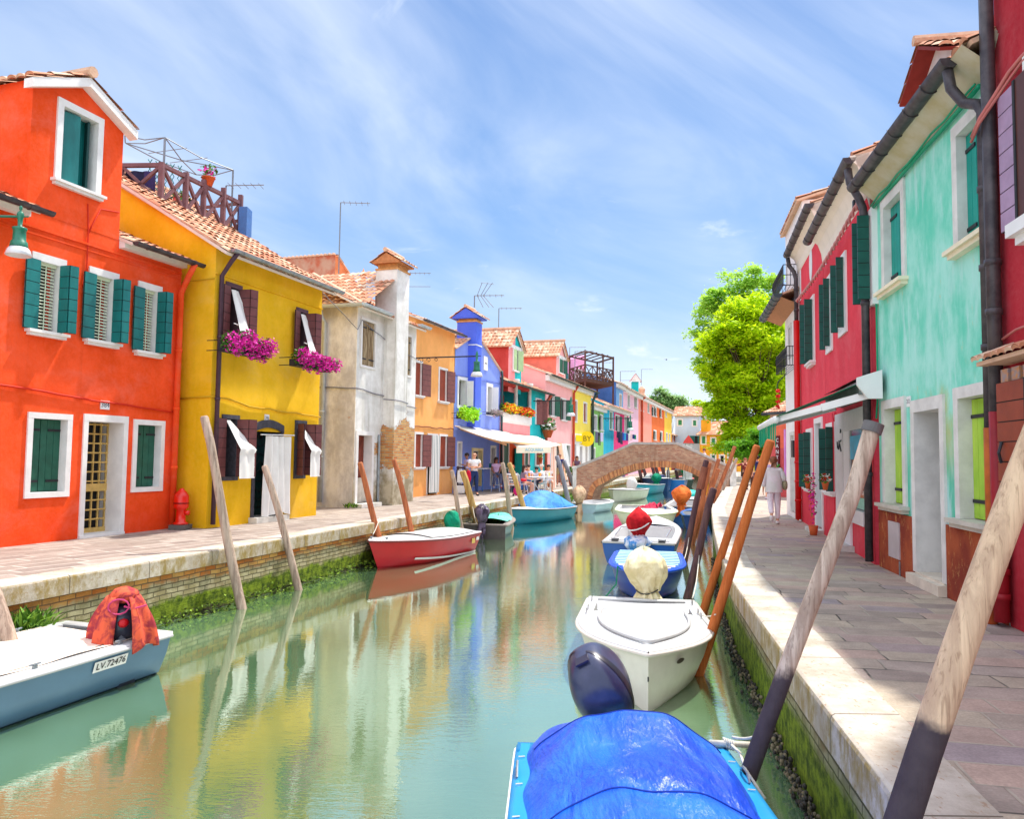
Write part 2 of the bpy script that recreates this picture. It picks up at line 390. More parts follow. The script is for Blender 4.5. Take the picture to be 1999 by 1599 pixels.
def text(body,size,m,parent,loc,rx=math.pi/2,rz=0,name='lettering',ext=.004,sx=1,align='CENTER'):
    c=bpy.data.curves.new(name,'FONT'); c.body=body; c.size=size; c.extrude=ext; c.align_x=align; c.align_y='CENTER'; c.resolution_u=2
    o=bpy.data.objects.new('tmp',c); COL.objects.link(o); dg=bpy.context.evaluated_depsgraph_get()
    me=bpy.data.meshes.new_from_object(o.evaluated_get(dg)); bpy.data.objects.remove(o)
    me.materials.clear(); me.materials.append(m)
    q=bpy.data.objects.new(name,me); COL.objects.link(q); q.parent=parent; q.location=loc; q.rotation_euler=(rx,0,rz); q.scale=(sx,1,1); return q
def leafquads(mb,c,rad,n,size,rr,m=0,flat=0,ms=None):
    for _ in range(n):
        v=Vector((rr.gauss(0,1),rr.gauss(0,1),rr.gauss(0,1))).normalized()*(rr.random()**.45)
        p=Vector((c[0]+v.x*rad[0],c[1]+v.y*rad[1],c[2]+v.z*rad[2])); a=Vector((rr.gauss(0,1),rr.gauss(0,1),rr.gauss(0,1)*.6)).normalized()
        b=a.cross(Vector((rr.gauss(0,1),rr.gauss(0,1),rr.gauss(0,1)))).normalized(); s_=size*rr.uniform(.6,1.3)
        mb.poly([p-a*s_,p+b*s_*.5,p+a*s_,p-b*s_*.5],ms[rr.randrange(len(ms))] if ms else m)
# ================================================================ the setting
def pavemat(name,cols,bw,bh,rot,mortar,msize=.012,src='Object',moss=.0):
    t=NT(name)
    mp=t.n('ShaderNodeMapping'); mp.inputs['Rotation'].default_value=(0,0,rot); t.L.new(t.tc.outputs[src],mp.inputs[0])
    # wobble of the joints
    nz=t.n('ShaderNodeTexNoise'); nz.inputs['Scale'].default_value=1.1; t.L.new(mp.outputs[0],nz.inputs[0])
    va=t.n('ShaderNodeVectorMath',operation='MULTIPLY_ADD'); t.L.new(nz.outputs['Color'],va.inputs[0]); va.inputs[1].default_value=(.1,.1,0); t.L.new(mp.outputs[0],va.inputs[2])
    sp=t.n('ShaderNodeSeparateXYZ'); t.L.new(va.outputs[0],sp.inputs[0])
    row=t.math('FLOOR',t.math('DIVIDE',sp.outputs[1],bh))
    wn=t.n('ShaderNodeTexWhiteNoise',noise_dimensions='1D'); t.L.new(row,wn.inputs['W'])
    wrow=t.math('MULTIPLY_ADD',wn.outputs[0],bw*.8,bw*.7)
    xo=t.math('DIVIDE',t.math('ADD',sp.outputs[0],t.math('MULTIPLY',wn.outputs[0],37.3)),wrow)
    colid=t.math('FLOOR',xo)
    cb=t.n('ShaderNodeCombineXYZ'); t.L.new(colid,cb.inputs[0]); t.L.new(row,cb.inputs[1])
    w2=t.n('ShaderNodeTexWhiteNoise',noise_dimensions='2D'); t.L.new(cb.outputs[0],w2.inputs[0])
    cr=t.n('ShaderNodeValToRGB'); t.L.new(w2.outputs[0],cr.inputs[0]); e=cr.color_ramp.elements
    e[0].color=(*cols[0],1); e[1].color=(*cols[-1],1)
    for k,c in enumerate(cols[1:-1]): x=e.new((k+1)/(len(cols)-1)); x.color=(*c,1)
    fx=t.math('FRACT',xo); fy=t.math('FRACT',t.math('DIVIDE',sp.outputs[1],bh))
    ex=t.math('MULTIPLY',t.math('MINIMUM',fx,t.math('SUBTRACT',1,fx)),wrow); ey=t.math('MULTIPLY',t.math('MINIMUM',fy,t.math('SUBTRACT',1,fy)),bh)
    ed=t.math('MINIMUM',ex,ey); jn=t.rng(ed,msize*.4,msize,1,0)
    n=t.rng(t.noise(3.3,det=8,rough=.7),.3,.7,.82,1.12); c=t.mix(1,cr.outputs[0],t.mix(0,n,n),'MULTIPLY')
    g=t.rng(t.noise(55,det=4),.35,.7,.88,1.08); c=t.mix(1,c,g,'MULTIPLY')
    mm=t.rng(t.noise(.8,det=4),.5,.62)
    c=t.mix(jn,c,t.mix(mm,mortar[0],mortar[1]))
    st=t.rng(t.noise(.5,det=6,rough=.65),.5,.75); c=t.mix(t.math('MULTIPLY',st,.25),c,cl(cols[0],.6))
    t.bump(t.math('ADD',t.math('MULTIPLY',jn,-1),t.math('MULTIPLY',t.noise(40,det=5),.4)),.5,.01)
    return t.fin(c,.8,.25)
PAVR=pavemat('trachyte_slabs_right',[S(150,136,128),S(172,158,142),S(184,170,150),S(166,152,142),S(180,156,142),S(154,142,144)],.62,.3,math.radians(10),(S(170,160,145),S(70,65,60)))
PAVL=pavemat('trachyte_slabs_left',[S(136,122,114),S(158,144,134),S(146,132,122),S(166,152,142)],.75,.34,math.radians(-62),(S(190,180,170),S(130,114,104)),.024)
def brickmat(name,src='UV',c1=S(176,112,72),c2=S(200,150,105),mor=S(150,140,120),bw=.25,bh=.075,moss=None,plaster=None,rot=0):
    t=NT(name)
    if src=='UV': v=t.n('ShaderNodeUVMap').outputs[0]
    else:
        sp0=t.n('ShaderNodeSeparateXYZ'); t.L.new(t.tc.outputs['Object'],sp0.inputs[0]); cb=t.n('ShaderNodeCombineXYZ')
        t.L.new(sp0.outputs[0],cb.inputs[0]); t.L.new(sp0.outputs[2],cb.inputs[1]); v=cb.outputs[0]
    nz=t.n('ShaderNodeTexNoise'); nz.inputs['Scale'].default_value=3; t.L.new(v,nz.inputs[0])
    va=t.n('ShaderNodeVectorMath',operation='MULTIPLY_ADD'); t.L.new(nz.outputs['Color'],va.inputs[0]); va.inputs[1].default_value=(.04,.04,0); t.L.new(v,va.inputs[2])
    bt=t.n('ShaderNodeTexBrick'); bt.inputs['Scale'].default_value=1; bt.inputs['Brick Width'].default_value=bw; bt.inputs['Row Height'].default_value=bh
    bt.inputs['Mortar Size'].default_value=.009; bt.inputs['Mortar Smooth'].default_value=.3; bt.inputs['Bias'].default_value=0
    t.put(bt.inputs['Color1'],c1); t.put(bt.inputs['Color2'],c2); t.put(bt.inputs['Mortar'],mor); t.L.new(va.outputs[0],bt.inputs['Vector'])
    c=bt.outputs['Color']
    n1=t.rng(t.noise(1.3,vec=v,det=7,rough=.7),.35,.68); c=t.mix(t.math('MULTIPLY',n1,.5),c,cl(c1,.5))
    n2=t.rng(t.noise(2.7,vec=v,det=8,rough=.7),.5,.72); c=t.mix(t.math('MULTIPLY',n2,.55),c,mor)
    sp=t.n('ShaderNodeSeparateXYZ'); t.L.new(v,sp.inputs[0]); z=sp.outputs[1]
    if moss:
        wob=t.math('MULTIPLY',t.math('SUBTRACT',t.noise(1.6,vec=v,det=7,rough=.7),.5),moss['wob'])
        zz_=t.math('ADD',z,wob)
        c=t.mix(t.math('MULTIPLY',t.rng(zz_,moss['g0'],moss['g0']+.12,1,0),.9),c,t.mix(bt.outputs['Fac'],t.mix(t.rng(t.noise(4.5,vec=v,det=3),.4,.6),S(168,164,132),S(138,134,100)),S(92,88,66)))
        gm=t.mix(t.rng(t.noise(7,vec=v,det=8,rough=.75),.35,.65),S(48,68,14),S(126,146,34))
        c=t.mix(t.rng(zz_,moss['m0'],moss['m0']+moss.get('mw',.14),1,0),c,gm)
        c=t.mix(t.rng(zz_,moss['d0'],moss['d0']+.08,1,0),c,t.mix(t.rng(t.noise(18,vec=v,det=6),.4,.6),S(30,28,18),S(74,70,44)))
    t.bump(t.math('ADD',t.math('MULTIPLY',bt.outputs['Fac'],-1),t.math('MULTIPLY',t.noise(30,det=6,rough=.8),.9)),.8,.02)
    return t.fin(c,.9,.2)
def copingmat(name,dirtc=S(150,120,60)):
    t=NT(name); v=t.n('ShaderNodeUVMap').outputs[0]; sp=t.n('ShaderNodeSeparateXYZ'); t.L.new(v,sp.inputs[0])
    n=t.rng(t.noise(2,det=8,rough=.7),.3,.7); c=t.mix(n,S(166,154,138),S(208,200,188))
    sp_=t.rng(t.noise(26,scl=(1,.5,1),det=5,rough=.7),.57,.66); c=t.mix(t.math('MULTIPLY',sp_,.75),c,S(160,128,100))
    # weathered front face: v<0
    fr=t.rng(sp.outputs[1],-.04,.0,1,0); d=t.rng(t.noise(4,scl=(1,1,.5),det=8,rough=.75),.38,.62)
    c=t.mix(t.math('MULTIPLY',fr,d),c,t.mix(t.noise(9,det=4),S(120,96,40),S(170,150,96)))
    ju=t.math('FRACT',t.math('DIVIDE',sp.outputs[0],1.37)); j=t.rng(t.math('MINIMUM',ju,t.math('SUBTRACT',1,ju)),.002,.007,1,0)
    c=t.mix(j,c,S(110,100,85)); t.bump(t.math('ADD',t.math('MULTIPLY',j,-2),t.noise(30,det=8,rough=.8)),.6,.012)
    return t.fin(c,.85,.25)
# edge lines (canal side of the coping)
def edgeL(D): return -8.39+.2925*D
ER=[(-6,.25),(0,1.18),(2.5,1.58),(3.58,1.78),(6.1,2.18),(9.9,2.84),(12.8,3.45),(17.35,4.55),(24.7,6.4),(44.7,12.35),(75,21.4),(112,32)]
IR=[(-6,.68),(0,1.6),(2.5,2.0),(3.34,2.16),(5.3,2.48),(8.5,3.03),(11.6,3.6),(15.6,4.6),(20.6,5.8),(24.8,6.85),(43,12.35),(75,22.1),(112,32.7)]
def interp(T,D):
    for a,b in zip(T[:-1],T[1:]):
        if D<=b[0]: break
    return a[1]+(b[1]-a[1])*(D-a[0])/(b[0]-a[0])
DS=[-6,-3,0,1,2,3,4,5,6,7,8,9,10,11,12,13,14,15,16,17.5,19,21,23,25,28,32,36,40,45,52,60,70,85,100,112]
# land beyond and beside the canal: one sheet each side, far end closes the canal
mb=MB()
for a,b in zip(DS[:-1],DS[1:]):
    mb.poly([(-500,a,0),(edgeL(a)-.43,a,0),(edgeL(b)-.43,b,0),(-500,b,0)])
tag(mb.build('pavement_left',PAVL),kind='structure')
mb=MB()
for a,b in zip(DS[:-1],DS[1:]):
    mb.poly([(interp(IR,a),a,0),(500,a,0),(500,b,0),(interp(IR,b),b,0)])
tag(mb.build('pavement_right',PAVR),kind='structure')
mb=MB(); mb.poly([(-900,112,-.01),(900,112,-.01),(900,2500,-.01),(-900,2500,-.01)])
mb.poly([(-900,-300,-2.2),(900,-300,-2.2),(900,112,-2.2),(-900,112,-2.2)]); mb.poly([(-900,112,-2.2),(900,112,-2.2),(900,112,-.01),(-900,112,-.01)])
tag(mb.build('ground',mat('far_ground',(.16,.15,.11),.95,.3,.2)),kind='structure')
# water
def watermat():
    t=NT('canal_water')
    n=t.rng(t.noise(.22,det=4),.35,.65); c=t.mix(n,S(84,116,78),S(104,138,104))
    # long lazy swell + wind ripples that come and go in patches
    pos=t.tc.outputs['Object']
    a=t.noise(1.6,vec=pos,scl=(1,.55,1),det=2,rough=.45,dist=.5)
    b=t.noise(9,vec=pos,scl=(.55,1.6,1),det=3,rough=.6,dist=.3)
    d=t.noise(26,vec=pos,scl=(.5,1.5,1),det=2,rough=.6)
    pt=t.rng(t.noise(.16,vec=pos,scl=(1.4,.6,1),det=3),.44,.62)
    sp=t.n('ShaderNodeSeparateXYZ'); t.L.new(pos,sp.inputs[0])
    # the wind reaches the open middle, the left bank lies calm
    ctr=t.rng(t.math('SUBTRACT',sp.outputs[0],t.math('MULTIPLY',sp.outputs[1],.2925)),-7,-3.2)
    pt=t.math('MAXIMUM',t.math('MULTIPLY',pt,.35),t.math('MULTIPLY',ctr,t.rng(pt,0,1,.45,1)))
    h=t.math('ADD',t.math('MULTIPLY',a,.36),t.math('MULTIPLY',t.math('ADD',t.math('MULTIPLY',b,.34),t.math('MULTIPLY',d,.14)),t.math('ADD',t.math('MULTIPLY',pt,.9),.12)))
    t.bump(h,.125,.06)
    m=t.fin(c,.9,.0)
    gl=t.n('ShaderNodeBsdfGlossy'); gl.inputs['Roughness'].default_value=.0; gl.inputs['Color'].default_value=(.93,.97,.9,1)
    fr=t.n('ShaderNodeFresnel'); fr.inputs['IOR'].default_value=1.45; nrm=[l.from_socket for l in t.t.links if l.to_socket==t.b.inputs['Normal']][0]
    t.L.new(nrm,gl.inputs['Normal']); t.L.new(nrm,fr.inputs['Normal'])
    ms=t.n('ShaderNodeMixShader'); t.L.new(t.math('MULTIPLY_ADD',fr.outputs[0],1.2,.3,clamp=True),ms.inputs[0]); t.L.new(t.b.outputs[0],ms.inputs[1]); t.L.new(gl.outputs[0],ms.inputs[2])
    t.L.new(ms.outputs[0],t.N['Material Output'].inputs['Surface'])
    return m
mb=MB(); mb.poly([(-60,-60,WZ),(90,-60,WZ),(90,112,WZ),(-60,112,WZ)])
tag(mb.build('water',watermat()),kind='structure')
# quay walls
QL=brickmat('quay_brick_left',c1=S(186,104,44),c2=S(214,170,96),mor=S(110,100,76),moss=dict(g0=-.44,m0=-.68,d0=-.95,wob=.42,mw=.1))
QR=brickmat('quay_brick_right',c1=S(120,84,52),c2=S(150,118,70),mor=S(110,100,70),moss=dict(g0=-.36,m0=-.5,d0=-1.0,wob=.3,mw=.16))
COP=copingmat('coping_stone')
def quay(label,edge,inner,brick,sgn,ds):
    root=thing('quay_wall',label,'wall',(0,0,0))
    wb=MB(); cb=MB(); s=0
    for a,b in zip(ds[:-1],ds[1:]):
        ea,eb=edge(a),edge(b); ia,ib=inner(a),inner(b); L_=math.hypot(b-a,eb-ea); k=.05*sgn
        P=lambda x,y,z:(x,y,z)
        wb.poly([P(ea+k*sgn*sgn,a,-2.2),P(eb+k,b,-2.2),P(eb+k,b,-.23),P(ea+k,a,-.23)],0,[(s,-2.2),(s+L_,-2.2),(s+L_,-.23),(s,-.23)])
        # coping: underside lip, front, rounded arris, top
        r=.03*sgn
        prof=[(.05*sgn,-.235,-.3),(0,-.235,-.28),(0,-.03,-.06),(r*.3,-.008,-.02),(r,.004,.02)]
        for (o0,z0,v0),(o1,z1,v1) in zip(prof[:-1],prof[1:]):
            cb.poly([P(ea+o0,a,z0),P(eb+o0,b,z0),P(eb+o1,b,z1),P(ea+o1,a,z1)],0,[(s,v0),(s+L_,v0),(s+L_,v1),(s,v1)])
        cb.poly([P(ea+r,a,.004),P(eb+r,b,.004),P(ib,b,.004),P(ia,a,.004)],0,[(s,.03),(s+L_,.03),(s+L_,.45),(s,.45)])
        s+=L_
    wb.build('brick_face',brick,root); cb.build('coping',COP,root); return root
quay('long left quay wall of orange and mossy brick under white stone coping',edgeL,lambda d:edgeL(d)-.44,QL,-1,DS)
quay('right quay wall of slimy green brick under broad white stone coping',lambda d:interp(ER,d),lambda d:interp(IR,d),QR,1,DS)
# weed and mussels along the walls
rr=random.Random(5)
mb=MB()
for k in range(2600):
    y=3.2+(rr.random()**1.7)*34; x=edgeL(y)+.05+abs(rr.gauss(0,.07)); z=WZ+rr.uniform(-.02,.13)*(1 if rr.random()<.8 else 1.6)
    leafquads(mb,(x,y,z),(.03,.05,.03),2,.035,rr,ms=[0,0,1,2])
tag(mb.build('seaweed',[mat('weed_green',S(88,112,30),.8,.3,9),mat('weed_bright',S(130,158,48),.8,.3,9),mat('weed_dark',S(48,52,26),.8,.3)]),'fringe of green weed clinging along the left quay wall at the waterline','seaweed',kind='stuff')
mb=MB()
for k in range(1700):
    y=2.6+(rr.random()**1.6)*16; x=interp(ER,y)+.03-abs(rr.gauss(0,.035)); z=WZ+.02+rr.random()*.16
    q=rr.uniform(.012,.03); mb.ball((x,y,z),(q*.7,q,q*.8),5,rr.choice((0,0,1)))
tag(mb.build('mussels',[mat('mussel_shell',S(52,46,40),.5,.4,30),mat('barnacle',S(120,108,84),.8,.3,30)],None,True),'crust of dark mussels along the right quay wall just above the water','mussels',kind='stuff')
def tuft(label,c,rad,n,size,cat='weeds'):
    m=MB(); 
    for k in range(n):
        a=rr.uniform(0,6.28); q=rr.random()**.5; b=Vector((c[0]+math.cos(a)*rad[0]*q*.8,c[1]+math.sin(a)*rad[1]*q,c[2]-rad[2]*rr.uniform(.3,1)))
        t_=b+Vector((rr.gauss(.02,.5)*size,rr.gauss(0,.5)*size,size*rr.uniform(.4,1.1))); wv=Vector((rr.gauss(0,1),rr.gauss(0,1),0)).normalized()*.012*(1+size)
        mid=(b+t_)/2+Vector((0,0,size*.2)); m.poly([b-wv,b+wv,mid+wv,mid-wv],rr.randrange(2)); m.poly([mid-wv,mid+wv,t_],rr.randrange(2))
    return tag(m.build('grass_tuft',[mat('grass_a',S(110,150,40),.7,.3,5),mat('grass_b',S(70,110,30),.7,.3,5)]),label,cat,kind=None)
tuft('grass tuft growing from the left quay wall beside the grey blue boat',(-5.55,9.0,-.45),(.18,.3,.2),240,.28)
p=dp(1090,1000,31); tuft('big leafy weed clump on the left quay between blue tarp boat and pale boat',(edgeL(32)+.25,32,-.55),(.5,2.0,.4),900,.5)
p=dp(1115,975,37); tuft('weed clump on the left quay near the bridge foot',(edgeL(37.2)+.15,37.2,-.35),(.35,1.6,.3),500,.4)
tuft('small weeds at the left quay wall behind the blue tarp boat',(edgeL(26.5)+.1,26.5,-.5),(.2,.9,.3),220,.3)
# ---------------------------------------------------------------- bridge
BF=Fac(gp(1128,956).xy,(gp(1438,950)-gp(1128,956)).xy)
def build_bridge():
    root=thing('footbridge','humpbacked old brick footbridge with stone coping over the canal','bridge',(BF.o.x,BF.o.y,0),math.atan2(BF.d.y,BF.d.x))
    at=lambda x,y:BF.at(x,y)
    dep=2.6
    top=[at(*p) for p in ((1132,915),(1186,890),(1236,868),(1320,868),(1360,885),(1416,910))]
    top[0]=(-.1,top[0][1]); W=at(1438,930)[0]; top.append((W-.2,top[-1][1]-.15))
    arc=[at(*p) for p in ((1160,958),(1178,944),(1205,930),(1244,917.5),(1270,913.5),(1296,912.5),(1320,915),(1345,922),(1370,935),(1388,948))]
    # smooth the intrados by resampling
    A=[(arc[0][0]-.35,WZ-.4)]+arc+[(arc[-1][0]+.3,WZ-.4)]
    def cat(pts,n=5):
        o=[]
        for i in range(len(pts)-1):
            p0,p1,p2,p3=[Vector(pts[max(0,min(len(pts)-1,i+k))]) for k in (-1,0,1,2)]
            for q in range(n):
                t=q/n; o.append(.5*((2*p1)+(p2-p0)*t+(2*p0-5*p1+4*p2-p3)*t*t+(3*p1-p0-3*p2+p3)*t**3))
        o.append(Vector(pts[-1])); return o
    A2=cat(A)
    def topz(u):
        for a,b in zip(top[:-1],top[1:]):
            if u<=b[0]: break
        return a[1]+(b[1]-a[1])*(u-a[0])/(b[0]-a[0])
    mb=MB()
    for y,sg in ((0,1),(dep,-1)):
        strip=[(-.1,None)]+[(p.x,p.y) for p in A2]+[(W-.2,None)]
        for a,b in zip(A2[:-1],A2[1:]):
            P=[(a.x,y,a.y),(b.x,y,b.y),(b.x,y,topz(b.x)),(a.x,y,topz(a.x))]; mb.poly(P if sg>0 else P[::-1])
        for ua,ub in ((-.1,A2[0].x),(A2[-1].x,W-.2)):
            n=6
            for k in range(n):
                a=ua+(ub-ua)*k/n;b=ua+(ub-ua)*(k+1)/n; P=[(a,y,-1.4),(b,y,-1.4),(b,y,topz(b)),(a,y,topz(a))]; mb.poly(P if sg>0 else P[::-1])
    for a,b in zip(A2[:-1],A2[1:]): mb.poly([(a.x,0,a.y),(a.x,dep,a.y),(b.x,dep,b.y),(b.x,0,b.y)])
    # inner parapet faces and deck
    for a,b in zip(top[:-1],top[1:]):
        for y in (.3,dep-.3): mb.poly([(a[0],y,a[1]-.9),(b[0],y,b[1]-.9),(b[0],y,b[1]),(a[0],y,a[1])])
        mb.poly([(a[0],.3,a[1]-.75),(b[0],.3,b[1]-.75),(b[0],dep-.3,b[1]-.75),(a[0],dep-.3,a[1]-.75)])
        for y in (0,dep-.3): mb.poly([(a[0],y,a[1]),(b[0],y,b[1]),(b[0],y+.3,b[1]),(a[0],y+.3,a[1])])
    mb.build('brick_wall',brickmat('bridge_brick','XZ',S(172,112,88),S(202,160,128),S(178,158,138)),root)
    # voussoir ring
    mb=MB(); th=.34
    Q=A2[3:-3]; L_=0
    nrm=[]
    for i,p in enumerate(Q):
        d=(Q[min(i+1,len(Q)-1)]-Q[max(i-1,0)]).normalized(); nrm.append(Vector((-d.y,d.x)))
    for i in range(len(Q)-1):
        a,b=Q[i],Q[i+1]; n=max(1,round((b-a).length/.085))
        for k in range(n):
            p=a.lerp(b,k/n+.004); q=a.lerp(b,(k+1)/n-.1/n); na=nrm[i].lerp(nrm[i+1],k/n); nb=nrm[i].lerp(nrm[i+1],(k+1)/n)
            t_=th+R.uniform(-.02,.02); y=-.02-R.random()*.012; c=R.randrange(3)
            P=[p,q,q+nb*t_,p+na*t_]
            i0=mb.vs([(v.x,y,v.y) for v in P]+[(v.x,.1,v.y) for v in P])
            for f in ((0,1,2,3),(4,7,6,5),(0,4,5,1),(1,5,6,2),(2,6,7,3),(3,7,4,0)): mb.face([i0+x for x in f],c)
    mb.build('arch_ring',[mat('ring_brick_a',S(188,120,78),.9,.2,5,.3),mat('ring_brick_b',S(204,142,94),.9,.2,5,.3),mat('ring_brick_c',S(160,104,72),.9,.2,5,.3)],root)
    for y in (-.06,dep-.36):
        mb=MB()
        for a,b in zip(top[:-1],top[1:]):
            n=max(1,round((b[0]-a[0])/.9))
            for k in range(n):
                p=(a[0]+(b[0]-a[0])*k/n,a[1]+(b[1]-a[1])*k/n); q=(a[0]+(b[0]-a[0])*(k+1)/n,a[1]+(b[1]-a[1])*(k+1)/n)
                i0=mb.vs([(p[0]+.005,y,p[1]),(q[0]-.005,y,q[1]),(q[0]-.005,y+.42,q[1]),(p[0]+.005,y+.42,p[1]),(p[0]+.005,y,p[1]+.13),(q[0]-.005,y,q[1]+.13),(q[0]-.005,y+.42,q[1]+.13),(p[0]+.005,y+.42,p[1]+.13)])
                for f in ((0,3,2,1),(4,5,6,7),(0,1,5,4),(1,2,6,5),(2,3,7,6),(3,0,4,7)): mb.face([i0+x for x in f])
        mb.build('coping',mat('bridge_coping',S(176,166,158),.85,.2,3,.3),root)
    for nm,u0,u1,z1,ys in (('stone_pier',-.32,-.1,top[0][1]+.12,(-.1,)),('stone_pier',W-.62,W-.02,top[-1][1]+.25,(-.1,)),('stone_pier',-.32,-.1,top[0][1]+.12,(dep-.4,)),('stone_pier',W-.62,W-.02,top[-1][1]+.25,(dep-.4,))):
        mb=MB()
        for y in ys: mb.box(u0,u1,y,y+.5,-1.2,z1-.12); mb.box(u0-.04,u1+.04,y-.04,y+.54,z1-.12,z1)
        mb.build(nm,STONE,root)
    # the passage follows the canal, so the whole bridge is skewed
    cd=Vector((.2925,1)).normalized(); kx=cd.dot(BF.d); ky=-cd.dot(BF.n)
    for ch in root.children: ch.data.transform(Matrix(((1,kx,0,0),(0,ky,0,0),(0,0,1,0),(0,0,0,1))))
    return root
build_bridge()
# ================================================================ left row
# ---- orange-red house
f=LF(12.3,-640,340); H=House(f,'bright orange red house with green shutters and gabled attic tower')
RED=stucco('orange_red_render',S(243,76,8),.16,.35,S(226,50,2))
hU=[H.hole(71,112,513,648),H.hole(181,217,540,667),H.hole(276,303,566,688)]
hG=[H.hole(60,127,818,961),H.hole(265,311,830,951)]
hD=H.hole(166,236,824,1043)
ZE=5.62
H.wall(RED,ZE,9,side=7.4)
for h in hU:
    H.window(h,.13,inside='blind',dep=.16,leaves=[('L',[(176,.27)]),('R',[(92,.2),(170,.15)])],lm=GREENS,fm=WHITE)
for h in hG: H.window(h,.1,inside=GREEN2,dep=.17,sill=False,bottom=True,fm=WHITE)
# door with brass lattice
u0,u1,z0,z1=hD; b=MB(); b.poly([(u0,.5,z0),(u1,.5,z0),(u1,.5,z1),(u0,.5,z1)]); dr=b.build('door',DARK,H.r)
b=MB(); BR=mat('brass_lattice',S(205,172,100),.45,.15,8,metal=.2); w_=u1-u0
for q in range(6): x=u0+.02+(w_-.04)*q/5; b.box(x-.014,x+.014,.34,.37,z0+.02,z1-.01)
for q in range(12):
    z=z0+.08+(z1-z0-.12)*q/11; b.box(u0,u1,.345,.365,z-.014,z+.014)
    for k in range(6): b.ball((u0+.02+(w_-.04)*k/5,.35,z),(.03,.025,.03),6)
b.box(u0,u1,.33,.37,z0+.78,z0+.92); b.box(u0,u1,.33,.38,z0,z0+.1); b.build('lattice',BR,dr)
b=MB(); b.box(u0+.05,u0+.09,.29,.33,z0+.95,z0+1.1); b.build('handle',IRON,dr)
b=MB(); b.box(u0-.1,u0,-.03,.5,z0,z1); b.box(u1,u1+.1,-.03,.5,z0,z1); b.box(u0-.1,u1+.1,-.032,.5,z1,z1+.13); b.box(u0-.1,u1+.1,-.05,.5,0.001,.05); b.build('frame',WHITE,dr)
u,z=f.at(204,791); b=MB(); b.box(u-.1,u+.1,-.02,0,z-.08,z+.08); pl=b.build('house_number_plate',WPAINT,H.r)
text('384',.13,mat('ink_blue',S(60,70,90),.6),pl,(u,-.022,z),name='numerals',ext=.001)
# white cornice below the eaves, interrupted by the tower
uL,uR=H.u(57,300),H.u(239,300)
roof(H,ZE,7.4,9,.35,u1=uL-.01); roof(H,ZE,7.4,9,.35,u0=uR+.01)
b=MB(); b.box(0,uL-.02,-.14,.02,ZE-.2,ZE-.03); b.box(uR+.02,H.W,-.14,.02,ZE-.2,ZE-.03); b.build('cornice',WHITE,H.r)
gutter(H,-.1,uL+.12,ZE-.12,.45,COPPER); gutter(H,uR-.03,H.W+.12,ZE-.12,.45,COPPER)
pipe(H,[(H.W-.12,-.45,ZE-.15),(H.W-.12,-.3,ZE-.4),(H.W-.1,-.1,ZE-.75),(H.W-.1,-.1,.05)],RED,.06)
# attic tower flush with the front
zt=7.8; zp=8.25; TD=3.2; um=(uL+uR)/2
hT=None; T=H.holes; H.holes=[]; hT=H.hole(118,187,222,367)
b=MB(); us=[uL,hT[0],hT[1],uR]; zs=[ZE-.05,hT[2],hT[3],zt]
for i in range(3):
    for j in range(3):
        if i==1 and j==1: continue
        b.poly([(us[i],-.008,zs[j]),(us[i+1],-.008,zs[j]),(us[i+1],-.008,zs[j+1]),(us[i],-.008,zs[j+1])])
b.poly([(uL,-.008,zt),(uR,-.008,zt),(um,-.008,zp)])
for x in (uL,uR): b.poly([(x,-.008,ZE-.4),(x,TD,ZE-.4),(x,TD,zt),(x,-.008,zt)])
b.poly([(uL,TD,ZE),(uR,TD,ZE),(uR,TD,zt),(um,TD,zp),(uL,TD,zt)]); b.build('attic_tower',RED,H.r)
H.window(hT,.12,inside=GREENS,dep=.2,fm=WHITE,proud=.045,hinge=False)
b=MB(); g=(hT[0]+hT[1])/2; 
b.panel((hT[0]+.02,.1),(g+.02,.02),hT[2]+.02,hT[3]-.03,.04); b.panel((g+.22,.03),(g+.3,.26),hT[2]+.02,hT[3]-.03,.04,1); b.build('shutter',[GREENS,mat('dark_green_edge',S(15,60,58),.5)],H.r)
b=MB(); sl_=(zp-zt)/(um-uL); o=.16
patch(b,(uL-o,TD,zt-o*sl_+.03),(0,-TD-.22,0),(um-uL+o,0,(um-uL+o)*sl_),seg=6); patch(b,(uR+o,-.22,zt-o*sl_+.03),(0,TD+.22,0),(-(uR-um+o),0,(uR-um+o)*sl_),seg=6)
b.tube([(um,-.26,zp+.1),(um,TD,zp+.1)],.1,8)
for s_ in (-1,1):
    e=Vector((um+s_*((uR-uL)/2+o),-.2,zt-o*sl_)); t=Vector((um,-.2,zp)); n=Vector((0,0,-.16))
    i=b.vs([e,t,t+n,e+n]+[v+Vector((0,.2,0)) for v in (e,t,t+n,e+n)])
    for q in ((0,1,2,3),(4,7,6,5),(0,4,5,1),(3,2,6,7),(0,3,7,4)): b.face([i+k for k in q],1)
b.build('tower_roof',[TILE,WHITE],H.r)
